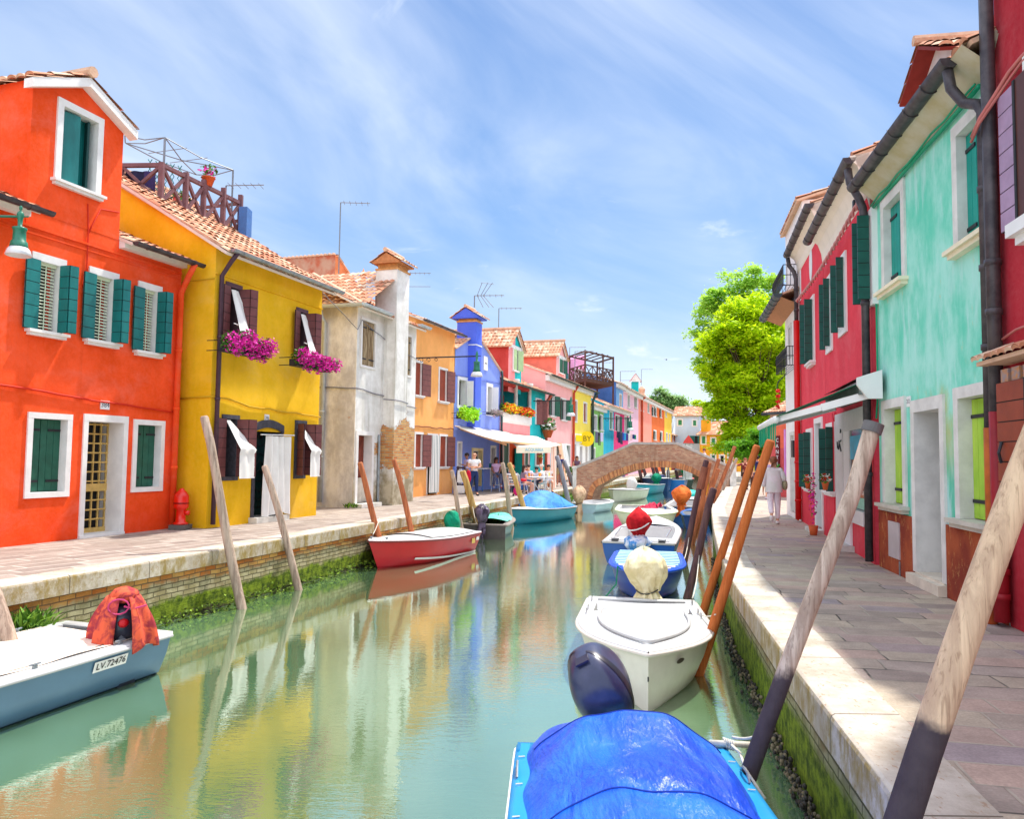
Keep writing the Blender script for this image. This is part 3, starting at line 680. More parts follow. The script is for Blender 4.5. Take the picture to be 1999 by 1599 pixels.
# string course, cables
b=MB(); zc=H.z(150,470); b.box(.01,H.W-.02,-.035,0,zc-.02,zc+.02); b.box(.01,H.W-.02,-.02,0,zc-.12,zc-.09); b.build('string_course',RED,H.r)
zc=H.z(10,752); REDC=mat('red_painted_cable',S(205,40,8),.6,.1)
cable(H,[(0,-.03,zc),(H.u(40,765),-.03,zc-.02),(H.u(150,770),-.03,zc-.1),(H.W-.2,-.03,zc-.22),(H.W+.02,-.03,zc-.2)],REDC,.018,.012)
cable(H,[(H.u(170,395),-.02,H.z(170,398)),(H.u(171,450),-.02,H.z(172,450)),(H.u(168,520),-.02,H.z(168,520)),(H.u(160,560),-.02,H.z(160,560))],REDC,.012,0)
cable(H,[(H.u(231,415),-.02,H.z(232,415)),(H.u(195,408),-.02,H.z(195,408)),(H.u(178,440),-.02,H.z(178,440)),(H.u(172,455),-.02,H.z(172,455))],REDC,.01,0)
# ---- street lamp on the red house
def street_lamp(H,label,u,z,reach,glass=True,s=1.0,face=-1,group='bell lamps on iron brackets along the houses'):
    p=H.f.pt(u,0,0); L_=thing('street_lamp',label,'lamp',(p.x,p.y,z),math.atan2(H.f.d.y,H.f.d.x),group)
    GP=mat('lamp_green_enamel',S(12,110,84),.35,.2,6,spec=.6)
    b=MB(); b.tube([(0,0,0),(0,-reach,0)],.02*s,8); b.tube([(0,-reach,0),(0,-reach-.12*s,0)],.012*s,6)
    for q in range(3):
        c=Vector((0,-.18*s-.24*s*q,-.08*s)); r0=.09*s*(1-.15*q); b.tube([c+Vector((0,math.cos(a*.55)*r0*(1-a/16),math.sin(a*.55)*r0*(1-a/16))) for a in range(13)],.008*s,5)
    b.build('bracket',GP if s<1.05 else IRON,L_)
    b=MB(); c=(0,-reach,0); b.lathe([(.0,.17),(.022,.15),(.022,.11),(.01,.09),(.04,.06),(.05,.02),(.035,-.05),(.03,-.14),(.045,-.15),(.1,-.17),(.095,-.2),(.085,-.22),(.09,-.36),(.11,-.38),(.12,-.44),(.125,-.46)],16,c) if s==1 else b.lathe([(r*s,q*s) for r,q in ((.0,.17),(.022,.12),(.04,.05),(.03,-.14),(.1,-.17),(.085,-.22),(.09,-.36),(.12,-.46))],12,c)
    b.build('hood',GP,L_,True)
    b=MB(); b.lathe([(.12*s,-.46*s),(.15*s,-.5*s),(.175*s,-.58*s),(.165*s,-.585*s),(.13*s,-.5*s),(.02,-.49*s)],16,c); b.build('lamp_glass',mat('lamp_glass',(.75,.75,.78),.15,.08,4,spec=.7),L_,True)
    return L_
# bracket comes in from the left of the frame
q=dp(40,420,11.1)
HL=House(Fac((q.x-1.2,q.y-.5),LD),'x',W=.1); bpy.data.objects.remove(HL.r)
L0=street_lamp(HL,'green bell shaped street lamp hanging before the orange red house',0,q.z,1.1)
L0.location=(q.x-1.1,q.y,q.z-.02); L0.rotation_euler=(0,0,math.radians(90)); L0.scale=(1,1,1)
# ---- fire hydrant
q=gp(352,1034); hy=thing('fire_hydrant','red pillar fire hydrant standing against the yellow house corner','hydrant',(q.x,q.y,0))
b=MB(); b.box(-.17,.17,-.17,.17,0.004,.1); b.build('plinth',mat('dark_stone',(.12,.11,.1),.8),hy)
b=MB(); b.lathe([(.14,.1),(.15,.13),(.1,.16),(.09,.4),(.14,.44),(.145,.46),(.145,.68),(.125,.72),(.08,.78),(.05,.8),(.045,.83),(0,.84)],20); b.tube([(.08,0,.34),(.17,0,.34)],.05,8)
b.build('body',mat('red_enamel',S(225,30,8),.3,.1,6,spec=.6),hy,True)
b=MB(); b.lathe([(.152,.52),(.152,.55)],20); b.build('band',mat('red_enamel_dark',S(150,15,5),.4),hy,True)
# ---- yellow house
f=LF(11.6,407,620); H=House(f,'golden yellow house with mauve shutters, white curtains and two petunia boxes')
YEL=stucco('golden_yellow_render',S(238,186,0),.12,.25,S(200,140,0))
hU=[H.hole(444,464,562,668),H.hole(581,594,610,700)]
hG=[H.hole(436,459,818,931),H.hole(578,592,828,928)]
hD=H.hole(496,545,843,1009)
ZE=5.95
H.wall(YEL,ZE,8.4,side=8.5)
MV=mat('mauve_surround',S(96,68,76),.7,.15,6,.2); GB=mat('dark_brick_surround',S(74,72,80),.8,.3,14,.4)
BR2=mat('maroon_shutter',S(112,66,66),.5,.15,6,.1)
for i,h in enumerate(hU):
    w_=H.window(h,.1,fm=MV,inside='dark',dep=.25,sill=False,leaves=[('L',[(168,.28)]),('R',[(95,.25),(165,.19)])],lm=BR2)
    b=MB(); u0,u1,z0,z1=h
    def cur(a,q,u0=u0,u1=u1,z0=z0,z1=z1): 
        return (u0+.02+(u1-u0+.2)*a*(1-.55*q),-.06-.34*(1-q)+.02*math.sin(a*9),z0-.05+(z1-z0)*q)
    b.grid(cur,12,8); b.build('curtain',CLOTH,w_,True)
    b=MB(); b.tube([(u0-.1,-.26,z0+.35),(u1+.15,-.26,z0+.28)],.012,6); b.build('rod',WPAINT,w_)
for i,h in enumerate(hG):
    w_=H.window(h,.09,fm=GB,inside='dark',dep=.25,sill=False,bottom=True,leaves=[('L',[(172 if i==0 else 120,.32)]),('R',[(95,.27),(165,.2)])],lm=BR2)
    b=MB(); u0,u1,z0,z1=h; g=(z1-z0)
    def cur(a,q,u0=u0,u1=u1,z0=z0,g=g):
        if q<.5: x0,x1,y=u0+.08,u1+.2,-.37
        else: t=(q-.5)*2; x0,x1,y=u0+.06-.05*t,u1+.2-(u1-u0+.05)*t,-.37*(1-t)-.04
        return (x0+(x1-x0)*a,y+.009*math.sin(a*11+q*3),z0-.03+g*q)
    b.grid(cur,20,14); b.build('curtain',CLOTH,w_,True)
u0,u1,z0,z1=hD; b=MB(); b.box(u0,u1,.3,.34,z0,z1); dr=b.build('door',mat('dark_green_door',S(25,60,60),.5,.2),H.r)
b=MB()
for q in range(9):
    z=z0+.2+q*(z1-z0-.3)/8; b.tube([(u0+.04+.2*a*(u1-u0)/1.1,.28,z+.06*math.sin(a*3.1+q)) for a in range(6)],.01,5)
b.build('grille',IRON,dr)
b=MB(); b.box(u0-.1,u0,-.03,.3,z0,z1); b.box(u1,u1+.08,-.03,.3,z0,z1)
n=8
for q in range(n):
    a=u0-.1+(u1-u0+.2)*q/n; e=a+(u1-u0+.2)/n; k=lambda x:.12*math.sin(math.pi*(x-u0+.1)/(u1-u0+.2))
    i=b.vs([(a,-.035,z1+k(a)-.02),(e,-.035,z1+k(e)-.02),(e,-.035,z1+k(e)+.16),(a,-.035,z1+k(a)+.16),(a,.02,z1+k(a)-.02),(e,.02,z1+k(e)-.02),(e,.02,z1+k(e)+.16),(a,.02,z1+k(a)+.16)])
    for q2 in ((0,1,2,3),(0,4,5,1),(2,6,7,3)): b.face([i+x for x in q2])
b.build('frame',GB,dr); b=MB(); b.box(u0-.15,u1+.15,-.22,.3,0.003,.13); b.build('step',STONE,dr)
b=MB(); x0,x1=H.u(513,930,.2),H.u(570,930,.2)
def cur(a,q): return (x0+(x1-x0)*(a*(1-.12*q)+.06*q)+.03*math.sin(q*2),-.2+.045*math.sin(a*26+q)+.02*math.sin(a*7+q*4),.17+(z1-.1-.17)*q-(.04*math.sin(a*8)*(1-q)))
b.grid(cur,60,16); dc=b.build('door_curtain',CLOTH,dr,True); b=MB(); b.tube([(u0-.1,-.22,z1-.08),(x1+.02,-.22,z1-.06)],.015,6); b.build('rod',WPAINT,dc)
u,z=f.at(520,816); b=MB(); b.box(u-.08,u+.08,-.02,0,z-.08,z+.08); pl=b.build('house_number_plate',WPAINT,H.r); text('386',.1,mat('ink_blue',S(60,70,90),.6),pl,(u,-.022,z),name='numerals',ext=.001)
roof(H,ZE,8.5,8.4,.38,u0=-.12); gutter(H,-.05,H.W+.25,ZE-.13,.46,ZINC)
pipe(H,[(.12,-.46,ZE-.18),(.12,-.3,ZE-.35),(.1,-.09,ZE-.65),(.1,-.09,.08)],mat('violet_brown_pipe',S(78,56,68),.45,.15,6,metal=.2),.05)
zc=H.z(500,500); b=MB(); b.box(0,H.W,-.03,0,ZE-.62,ZE-.59); b.build('string_course',YEL,H.r)
YC=mat('yellow_painted_cable',S(205,160,20),.6,.1); zc=H.z(415,776)
cable(H,[(-.02,.9,zc-.02),(-.02,-.02,zc+.02),(.5,-.04,zc),(1.2,-.04,zc-.1),(H.W,-.04,zc-.2)],YC,.02,.015)
cable(H,[(-.02,1.2,ZE-.78),(-.02,0,ZE-.72)],YC,.014,0)
for x_ in (-.06,H.W+.04): b=MB(); b.beam((x_,-.2,ZE-.08),(x_,4.2,8.43),.1,.1); b.build('verge_board',TILE,H.r)
b=MB(); b.box(2.0,2.9,2.6,3.3,6.6,7.35); b.box(1.9,3.0,2.5,3.4,7.35,7.42); b.box(2.1,2.8,2.7,3.2,7.42,7.5); b.box(1.9,3.0,2.5,3.4,7.5,7.56); b.build('chimney',mat('grey_concrete',(.42,.42,.42),.9,.2,4,.2),H.r)
# flower boxes
PET=mat('petunia_magenta',S(214,12,160),.6,.2,8); PET2=mat('petunia_pink',S(238,60,180),.6,.2,8); LEAF=mat('box_leaf',S(70,120,30),.6,.3,8)
def flower_box(H,label,x0,x1,yt,yb,mats,trail=.3,n=420,size=.05,off=.3,cat='flower box',group=None,boxm=None):
    a=H.f.at(x0,(yt+yb)/2,off)[0]; b_=H.f.at(x1,(yt+yb)/2,off)[0]; zt=H.f.at((x0+x1)/2,yt,off)[1]; zb=H.f.at((x0+x1)/2,yb,off)[1]
    p=H.f.pt((a+b_)/2,0,0); r=thing('flower_box',label,cat,(p.x,p.y,zb),math.atan2(H.f.d.y,H.f.d.x),group); w_=(b_-a)/2; h=zt-zb
    m=MB(); m.box(-w_*.85,w_*.85,-off-.1,-off+.12,h*.1,h*.45); m.build('planter',boxm or mat('planter_dark',S(50,50,60),.6),r)
    m=MB()
    for z in (h*.12,h*.5):
        m.tube([(-w_*.95,-.02,z),(-w_*.95,-off-.14,z),(w_*.95,-off-.14,z),(w_*.95,-.02,z)],.01,5)
    for k in range(int(w_*16)+1): x=-w_*.9+k*(w_*1.8)/(int(w_*16)+1); m.tube([(x,-off-.14,h*.12),(x,-off-.14,h*.5)],.006,4)
    m.build('rack',IRON,r)
    rr=random.Random(int(x0)); m=MB(); K=9
    for k in range(K):
        c=(-w_+2*w_*(k+.5)/K,-off-.1+rr.uniform(-.08,.04),h*rr.uniform(.4,.7)); leafquads(m,c,(w_/K*1.7,.17,h*.42),n//K,size,rr,ms=[2])
        leafquads(m,(c[0],c[1]-.1,c[2]),(w_/K*1.9,.16,h*.44),int(n*1.3)//K,size*.85,rr,ms=[0,0,1])
    for k in range(5): leafquads(m,(rr.uniform(-w_*.6,w_),-off-.16,h*.15-rr.random()*trail),(.12,.06,.1),n//24,size*.85,rr,ms=[0,1,2])
    m.build('flowers',mats,r); return r
flower_box(H,'window box of magenta petunias under the left upper window of the golden yellow house',428,518,648,698,[PET,PET2,LEAF],.12,950,.045,.36)
flower_box(H,'window box of magenta petunias under the right upper window of the golden yellow house',567,642,686,724,[PET,PET2,LEAF],.08,950,.045,.36)
# ---- roof terrace behind the yellow and red roofs
fT=LF(14.2,225,470); P0=fT.pt(0,0,0)
def hz(px,py,P=14.2): fx=Fac((-P,0),LD); u,z=fx.at(px,py); q=fx.pt(u,0,z); return q
tr=thing('roof_terrace','brown timber roof terrace with crossed railings above the yellow roof','terrace',(0,0,0))
WD=mat('terrace_timber',S(118,82,86),.7,.2,5,.2)
pa,pb,pc=hz(237,330,15.2),hz(316,322,14.2),hz(470,385,14.2)
pts=[pa,pb,pb.lerp(pc,.28),pb.lerp(pc,.5),pb.lerp(pc,.76),pc]
HT=.95
for p in pts: b=MB(); b.beam((p.x,p.y,p.z-HT-.1),(p.x,p.y,p.z+.06),.11); b.build('post',WD,tr)
b=MB(); zt=pb.z
for i,(a,c) in enumerate(zip(pts[:-1],pts[1:])):
    b.beam((a.x,a.y,zt),(c.x,c.y,zt),.09,.09); b.beam((a.x,a.y,zt-HT),(c.x,c.y,zt-HT),.09,.12)
    b.beam((a.x,a.y,zt),(c.x,c.y,zt-HT+.05),.07); b.beam((a.x,a.y,zt-HT+.05),(c.x,c.y,zt),.07)
b.build('railing',WD,tr)
nrm=Vector((-LD.y,LD.x)).normalized()
back=Vector((nrm.x,nrm.y,0))*3.0
b=MB(); A0=pb; C0=pc
i=b.vs([(A0.x,A0.y,zt-HT),(C0.x,C0.y,zt-HT),(C0.x+back.x,C0.y+back.y,zt-HT),(A0.x+back.x,A0.y+back.y,zt-HT)]+[(A0.x,A0.y,zt-HT-.12),(C0.x,C0.y,zt-HT-.12),(C0.x+back.x,C0.y+back.y,zt-HT-.12),(A0.x+back.x,A0.y+back.y,zt-HT-.12)])
for q in ((0,1,2,3),(7,6,5,4),(0,4,5,1),(1,5,6,2),(2,6,7,3),(3,7,4,0)): b.face([i+k for k in q])
for p in (A0,C0,A0+back,C0+back): b.beam((p.x,p.y,5.5),(p.x,p.y,zt-HT),.14)
b.build('deck',WD,tr)
b=MB()
for p,q in ((C0,C0+back),(C0+back,A0+back)):
    for zz_ in (zt,zt-HT*.5): b.beam((p.x,p.y,zz_),(q.x,q.y,zz_),.07)
b.build('back_railing',WD,tr)
# clothes line frame over the terrace
b=MB(); m1=hz(322,268,14.6); m2=hz(455,332,14.3); m0=hz(243,282,15.5)
GI=mat('galvanised_wire',(.22,.23,.25),.5,.1,metal=.6)
b.tube([(m1.x,m1.y,zt-HT),(m1.x,m1.y,m1.z)],.03,6); b.tube([(m2.x,m2.y,zt-HT),(m2.x,m2.y,m1.z-.05)],.025,6)
mz=m1.z; e=[Vector((m1.x,m1.y,mz)),Vector((m2.x,m2.y,mz-.05)),Vector((m2.x+back.x*.4,m2.y+back.y*.4,mz-.05)),Vector((m1.x+back.x*.4,m1.y+back.y*.4,mz)),Vector((m0.x,m0.y,mz))]
for a,c in ((0,1),(1,2),(2,3),(3,0),(0,4),(3,4),(0,2),(1,3)):
    A_,C_=e[a],e[c]; b.tube([A_,A_.lerp(C_,.5)-Vector((0,0,.08)),C_],.014,5)
for t in (.3,.6): A_=e[0].lerp(e[1],t); b.tube([A_,A_+(e[3]-e[0])],.01,4)
cf_=b.build('line_frame',GI,tr)
b=MB(); TG=mat('green_trellis',S(20,120,110),.5); c=hz(314,345,14.9)
for k in range(5):
    for s_ in (0,1):
        x=c.x-.28+k*.14; b.tube([(x+(.05 if (q+s_)%2 else -.05),c.y+.1*k,c.z-1.0+q*.16) for q in range(10)],.012,4)
b.build('trellis',TG,tr)
b=MB(); q=hz(473,425,14.0); b.box(q.x-.1,q.x+.12,q.y,q.y+.4,zt-HT,zt-.15); b.build('blue_barrel',mat('blue_plastic',S(70,110,170),.5),tr)
def potted(label,p,s=.14,fl=None,pm=None,leafs=90,cat='plant pot',h=.25,group=None):
    r=thing('plant_pot',label,cat,tuple(p),0,group); m=MB(); m.lathe([(s*.6,0),(s,h),(s*1.1,h),(s*1.1,h*1.1),(s*.9,h*1.1),(0,h*1.05)],12); m.build('pot',pm or mat('terracotta_pot',S(205,98,52),.7,.15,6),r,True)
    m=MB(); leafquads(m,(0,0,h+s),(s*1.5,s*1.5,s*1.4),leafs,s*.38,random.Random(3),ms=[0,0,1]); m.build('foliage',[LEAF,fl or LEAF],r); return r
q=pts[3].lerp(pts[4],.2); potted('orange trough of pink flowers on the roof terrace rail',(q.x,q.y,zt+.04),.16,PET,h=.2)
q=pts[2]; potted('pot of red flowers standing on the roof terrace floor',(q.x-.3,q.y+.4,zt-HT+.01),.2,mat('red_bloom',S(200,30,30),.6),h=.25)
for k,(px,cc) in enumerate(((262,S(40,40,70)),(285,S(70,60,110)))):
    q=hz(px,358,14.9); b=MB(); b.grid(lambda a,t,q=q:(q.x-.22+.44*a,q.y+.03*math.sin(a*9),q.z+.3-.6*t),8,6); tag(b.build('towel',mat('dark_towel_%d'%k,cc,.9,.1)),('dark blue' if k==0 else 'violet')+' cloth hanging behind the roof terrace railing','towel')
# ---- antennas
def antenna(label,base,top,kind='yagi',group='tv antennas on the roofs',s=1.0,yaw=0,n=5):
    r=thing('antenna',label,'antenna',tuple(base),yaw,group); h=top[2]-base[2] if hasattr(top,'__len__') else top
    m=MB(); m.tube([(0,0,0),(0,0,h)],.02*s,6); m.build('mast',GI,r)
    m=MB(); m.tube([(0,0,h),(1.0*s,0,h+.03)],.014*s,5)
    for k in range(n): x=(.12+.8*k/max(1,n-1))*s; m.tube([(x,-.22*s,h),(x,.22*s,h)],.008*s,4)
    m.build('boom',GI,r)
    if kind=='grid':
        m=MB()
        for sx in (.15,.35,.5): m.tube([(sx*s*.6,0,h),(sx*s+.1*s,0,h+.45*s)],.01*s,4); m.tube([(sx*s*.6,0,h),(sx*s+.15*s,0,h-.4*s)],.01*s,4)
        m.tube([(.2*s,0,h+.45*s),(.65*s,0,h+.4*s)],.008*s,4); m.build('elements',GI,r)
    if kind=='double': m=MB(); m.tube([(0,0,h-.6*s),(1.0*s,0,h-.57*s)],.014*s,5); m.build('boom',GI,r)
    return r
def ant(label,px,yt,yb,D,**k):
    a=dp(px,yb,D); b_=dp(px,yt,D); return antenna(label,a,b_,**k)
ant('tall thin antenna mast with a single arm on the orange brick gable',661,395,540,26,yaw=math.radians(8))
ant('double armed antenna behind the grey chimney',795,533,600,30,kind='double',yaw=math.radians(5),s=.9)
ant('small forked antenna on the roof left of the grey chimney',716,548,585,34,kind='grid',s=.8)
ant('big spiky antenna above the blue chimney',926,577,600,36,kind='grid',yaw=0,s=1.4)
ant('thin mast with a flat arm right of the blue chimney',973,602,665,46,s=1.4)
ant('antenna on the far side of the roof terrace',440,362,400,20,s=1.0)
# ---- weathered white house
f=LF(12.2,691,808); H=House(f,'peeling white house with tall brick chimney, grey drainpipe and bare brick patches')
def oldplaster(shaft=False):
    t=NT('peeling_lime_plaster')
    sp=t.n('ShaderNodeSeparateXYZ'); t.L.new(t.tc.outputs['Object'],sp.inputs[0])
    base=t.mix(t.rng(t.noise(1.4,det=8,rough=.7),.35,.7),S(214,212,206),S(244,243,240))
    st=t.rng(t.noise(1.6,scl=(2.5,2.5,.16),det=7),.5,.72); base=t.mix(t.math('MULTIPLY',st,.5),base,S(150,142,120))
    low=t.math('ADD',t.rng(sp.outputs[2],.2,4.2,.75,0,False),t.math('MULTIPLY',t.math('SUBTRACT',t.noise(.9,det=8,rough=.7),.5),1.5))
    c=t.mix(t.rng(low,.42,.72),base,t.mix(t.rng(t.noise(2.4,det=7),.4,.6),S(196,186,162),S(152,140,114)))
    # side wall (depth > 0) is bare grey-brown render
    side=t.rng(sp.outputs[1],50 if shaft else .01,51 if shaft else .03)
    sc_=t.mix(t.rng(t.noise(1.1,scl=(1,1,.6),det=8,rough=.72),.36,.66),S(178,178,184),S(228,230,234))
    c=t.mix(side,c,sc_)
    # brick patch at the foot of the chimney breast
    cb=t.n('ShaderNodeCombineXYZ'); t.L.new(t.math('ADD',sp.outputs[0],sp.outputs[1]),cb.inputs[0]); t.L.new(sp.outputs[2],cb.inputs[1])
    bt=t.n('ShaderNodeTexBrick'); bt.inputs['Scale'].default_value=1; bt.inputs['Brick Width'].default_value=.26; bt.inputs['Row Height'].default_value=.085; bt.inputs['Mortar Size'].default_value=.012
    t.put(bt.inputs['Color1'],S(190,112,62)); t.put(bt.inputs['Color2'],S(216,170,110)); t.put(bt.inputs['Mortar'],S(176,160,130)); t.L.new(cb.outputs[0],bt.inputs['Vector'])
    dx=t.math('ABSOLUTE',t.math('SUBTRACT',sp.outputs[0],2.9)); dz=t.math('ABSOLUTE',t.math('SUBTRACT',sp.outputs[2],1.75))
    d=t.math('ADD',t.math('DIVIDE',dx,2.2),t.math('DIVIDE',dz,1.5)); d=t.math('ADD',d,t.math('MULTIPLY',t.math('SUBTRACT',t.noise(1.9,det=8,rough=.72),.5),1.5))
    m1=t.math('MULTIPLY',t.rng(d,.86,.92,1,0),t.math('SUBTRACT',1,side))
    m2=t.math('MULTIPLY',side,t.math('MULTIPLY',t.rng(t.noise(1.6,scl=(1,1,2),det=8,rough=.7),.63,.67),t.rng(sp.outputs[2],1.2,1.6)))
    m2=t.math('MULTIPLY',m2,t.rng(sp.outputs[2],3,2.6))
    c=t.mix(t.math('MAXIMUM',m1,m2),c,bt.outputs['Color'])
    t.bump(t.math('ADD',t.math('MULTIPLY',t.math('MAXIMUM',m1,m2),t.math('ADD',-1.5,t.math('MULTIPLY',bt.outputs['Fac'],-1))),t.noise(26,det=8,rough=.8)),.7,.02)
    return t.fin(c,.92,.15)
OP=oldplaster(); OP2=oldplaster(True)
hA=H.hole(706,731,628,715); hB=H.hole(793,802,657,733); hC=H.hole(697,724,850,982)
ZE=6.02; DP=6.5
H.wall(OP,ZE,DP)
OLD=mat('old_bare_wood',S(128,96,62),.85,.35,7,.4,30,col2=S(176,156,122),scl=(3,3,.4))
for h in (hA,hB): H.window(h,.08,fm=WHITE,inside=OLD,dep=.06,sill=False,bottom=True,hinge=True)
dr=H.window(hC,.13,fm=WHITE,inside=mat('worn_red_door',S(126,60,46),.7,.3,4,.2),dep=.3,sill=False,name='door',hinge=False)
b=MB(); u0,u1,z0,z1=hC; b.box(u0,u1,.15,.2,z0,z0+.75); b.build('lower_panel',mat('pale_worn_panel',S(205,195,178),.8,.25,5),dr)
b=MB(); b.box(u0-.2,u1+.2,-.3,.0,.004,.12); b.build('step',STONE,H.r)
# hipped roof
b=MB(); rz=7.7; ov=.34; W=H.W; m_=W/2; k=(rz-ZE)/(DP/2)
def tri(o,e,apx,sd):
    o=Vector(o);e=Vector(e);apx=Vector(apx); rows=9; n=e.cross(apx-o).normalized()
    for j in range(rows):
        a0=o.lerp(apx,j/rows); a1=(o+e).lerp(apx,j/rows); b0=o.lerp(apx,(j+1)/rows); b1=(o+e).lerp(apx,(j+1)/rows); L_=(a1-a0).length; nt_=max(1,round(L_/.2)); nb=max(1,round((b1-b0).length/.2))
        for q in range(nt_):
            def ff(x,y,q=q,a0=a0,a1=a1,b0=b0,b1=b1,nt_=nt_):
                p0=a0.lerp(a1,(q+x)/nt_); p1=b0.lerp(b1,(q+x)/nt_); return p0.lerp(p1,y)+n*(.05*abs(math.sin(math.pi*x))**.7+.035*(1-y))
            b.grid(ff,6,1,0,uvf=lambda x,y,q=q,j=j:(q+.5+sd,j+.5))
Y0=-ov; X0=-ov; zz0=ZE+.06-ov*.5
apx1=(m_-.6,DP/2,rz); apx2=(m_+.6,DP/2,rz)
patch(b,(X0,Y0,zz0),(W+ov+.1,0,0),(0,DP/2+ov,rz-zz0),seg=6)
patch(b,(X0,DP+.1,zz0),(0,-DP-.1-ov,0),(3.0,0,rz-zz0),seg=6)
slab(b,(X0,Y0,zz0),(W+ov+.1,0,0),(0,DP/2+ov,rz-zz0),.06)
b.tube([(X0,Y0,zz0+.06),(2.6,DP/2,rz+.05)],.09,8); b.build('roof',[TILE,SOFF],H.r)
PG=mat('pale_grey_gutter',S(186,196,202),.5,.12,5,metal=.2)
uc0=H.u(741,600); gutter(H,-.46,uc0,ZE-.03,.42,PG,.085)
b=MB(); 
def gf(a,t,r=.085): th=math.pi*(1+t); return (-.42+r*math.cos(th),-.42+(DP+.4)*a,ZE-.03+r*math.sin(th))
b.grid(gf,2,10); b.grid(lambda a,t:gf(1-a,t,.074),2,10); b.build('side_gutter',PG,H.r,True)
sx=-.42; uy=1.05
pipe(H,[(sx,uy,ZE-.1),(-.3,uy,ZE-.35),(-.12,uy,ZE-.5),(-.1,uy,.15)],PG,.07)
# chimney breast and shaft
fC=Fac(H.f.o+H.f.n*.42,H.f.d); a=fC.at(772,700)[0]; c=fC.at(796,700)[0]
b=MB(); zs=H.z(770,522)-.17
b.box(a,c,-.42,-.003,0,zs); b.box(a,c,-.003,.35,ZE-.3,zs)
ch=b.build('chimney',OP2,H.r)
b=MB(); b.box(a-.03,c+.03,-.45,.36,zs-.05,zs); b.box(a+.05,c-.05,-.38,.3,zs,zs+.18); b.build('flue_brick',mat('flue_brick',S(206,148,90),.9,.25,9,.3),ch)
def gablecap(b,a,c,y0,y1,z0,z1,o=.16,seg=6,tile=.19):
    ym=(y0+y1)/2; x0,x1=a-o,c+o
    for x in (x0+.05,x1-.05): b.poly([(x,y0+.02,z0+.03),(x,y1-.02,z0+.03),(x,ym,z1-.04)],1)
    b.box(x0+.05,x1-.05,y0+.04,y1-.04,z0-.02,z0+.04,1)
    patch(b,(x0,y0-o*.4,z0),(x1-x0,0,0),(0,ym-y0+o*.4,z1-z0),tile=tile,row=.28,seg=seg); patch(b,(x1,y1+o*.4,z0),(x0-x1,0,0),(0,ym-y1-o*.4,z1-z0),tile=tile,row=.28,seg=seg)
    b.tube([(x0-.03,ym,z1+.05),(x1+.03,ym,z1+.05)],.075,8)
b=MB(); gablecap(b,a,c,-.56,.44,zs+.17,zs+.52)
b.build('chimney_cap',[TILE,mat('cap_brick',S(196,130,84),.9,.2,8,.3)],ch)
uB=H.u(797,650); gutter(H,uB,H.W+.2,ZE+.0,.42,PG,.085)
WC=mat('grey_cable',S(120,120,130),.6)
cable(H,[(-.02,2.2,3.6),(-.03,-.03,3.55),(2,-.04,3.4),(a,-.04,3.32),(a,-.46,3.3),(c,-.46,3.27),(c,-.04,3.26),(H.W,-.04,3.2)],WC,.018,.02)
cable(H,[(-2.2,0,6.1),(-.02,-.03,5.3),(.2,-.04,5.6),(2.2,-.04,5.1),(H.W,-.04,4.9)],WC,.012,.02)
b=MB(); b.tube([(a-.25,-.05,0),(a-.25,-.05,2.2)],.04,8); b.build('service_pipe',ZINC,H.r)
tuft('small green weeds at the foot of the grey drainpipe of the white house',tuple(H.f.pt(-.2,.05,.12)),(.25,.12,.1),60,.12)
# building behind: orange brick gable
o=LF(20,560,745); G=House(o,'tall orange brick gable house rising behind the white house roof',W=9.5)
ORB=mat('orange_gable_render',S(226,138,88),.9,.2,1.5,.3)
zr=G.z(655,497); b=MB(); ww=9.5
uL_=0; uP=G.u(655,500); zE2=zr-3.4
b.poly([(uP,0,0),(ww,0,0),(ww,0,zE2),(uP,0,zr)]); b.poly([(uP,9,0),(uP,0,0),(uP,0,zr),(uP,9,zr)],1); b.poly([(ww,0,0),(ww,9,0),(ww,9,zE2),(ww,0,zE2)]); b.poly([(uP,9,0),(ww,9,0),(ww,9,zE2),(uP,9,zr)])
b.build('wall',[ORB,mat('orange_side_brick',S(206,104,72),.9,.25,2,.5,col2=S(190,150,126))],G.r)
b=MB(); patch(b,(ww+.1,-.1,zE2),(0,9,0),(-(ww-uP),0,zr-zE2),seg=4,row=.6); slab(b,(ww+.1,-.1,zE2),(0,9,0),(-(ww-uP),0,zr-zE2),.05,0)
for k in range(40): b.lathe([(.1,-.05),(.09,.03),(.0,.07)],8,(uP,.1+k*.22,zr+.04))
b.build('roof',TILE,G.r)
# ---- peach house
def simple(P,px0,px1,label,color,ZE,ridge=1.5,DP=8,name='house',**k):
    f=LF(P,px0,px1); H=House(f,label); H.ZE=ZE; H.DPp=DP; H.rz=ZE+ridge; H.m=color; return H
H=simple(13.4,806,884,'peach orange house with russet shutters and striped door curtain',None,6.85)
PEA=stucco('peach_render',S(246,172,96),.1,.3,S(226,120,60),.3)
h1=H.hole(810,822,708,772); h2=H.hole(857,871,722,784); g1=H.hole(810,823,848,912); g2=H.hole(858,871,852,911); d=H.hole(834,852,850,965)
H.wall(PEA,H.ZE,8,side=H.rz)
for h in (h1,h2,g1,g2):
    H.window(h,.09,inside=RUST,dep=.08,sill=True,leaves=[('R',[(171,.6)])],lm=BROWNS,hinge=False)
w_=H.window(d,.07,inside='dark',dep=.3,sill=False,name='door')
u0,u1,z0,z1=d; b=MB()
def stripe():
    t=NT('striped_cotton'); wv=t.n('ShaderNodeTexWave'); wv.inputs['Scale'].default_value=5; t.L.new(t.tc.outputs['Object'],wv.inputs[0]); f_=t.rng(wv.outputs[1],.8,.9)
    return t.fin(t.mix(f_,S(238,236,230),S(110,130,130)),.9,.1)
STR=stripe()
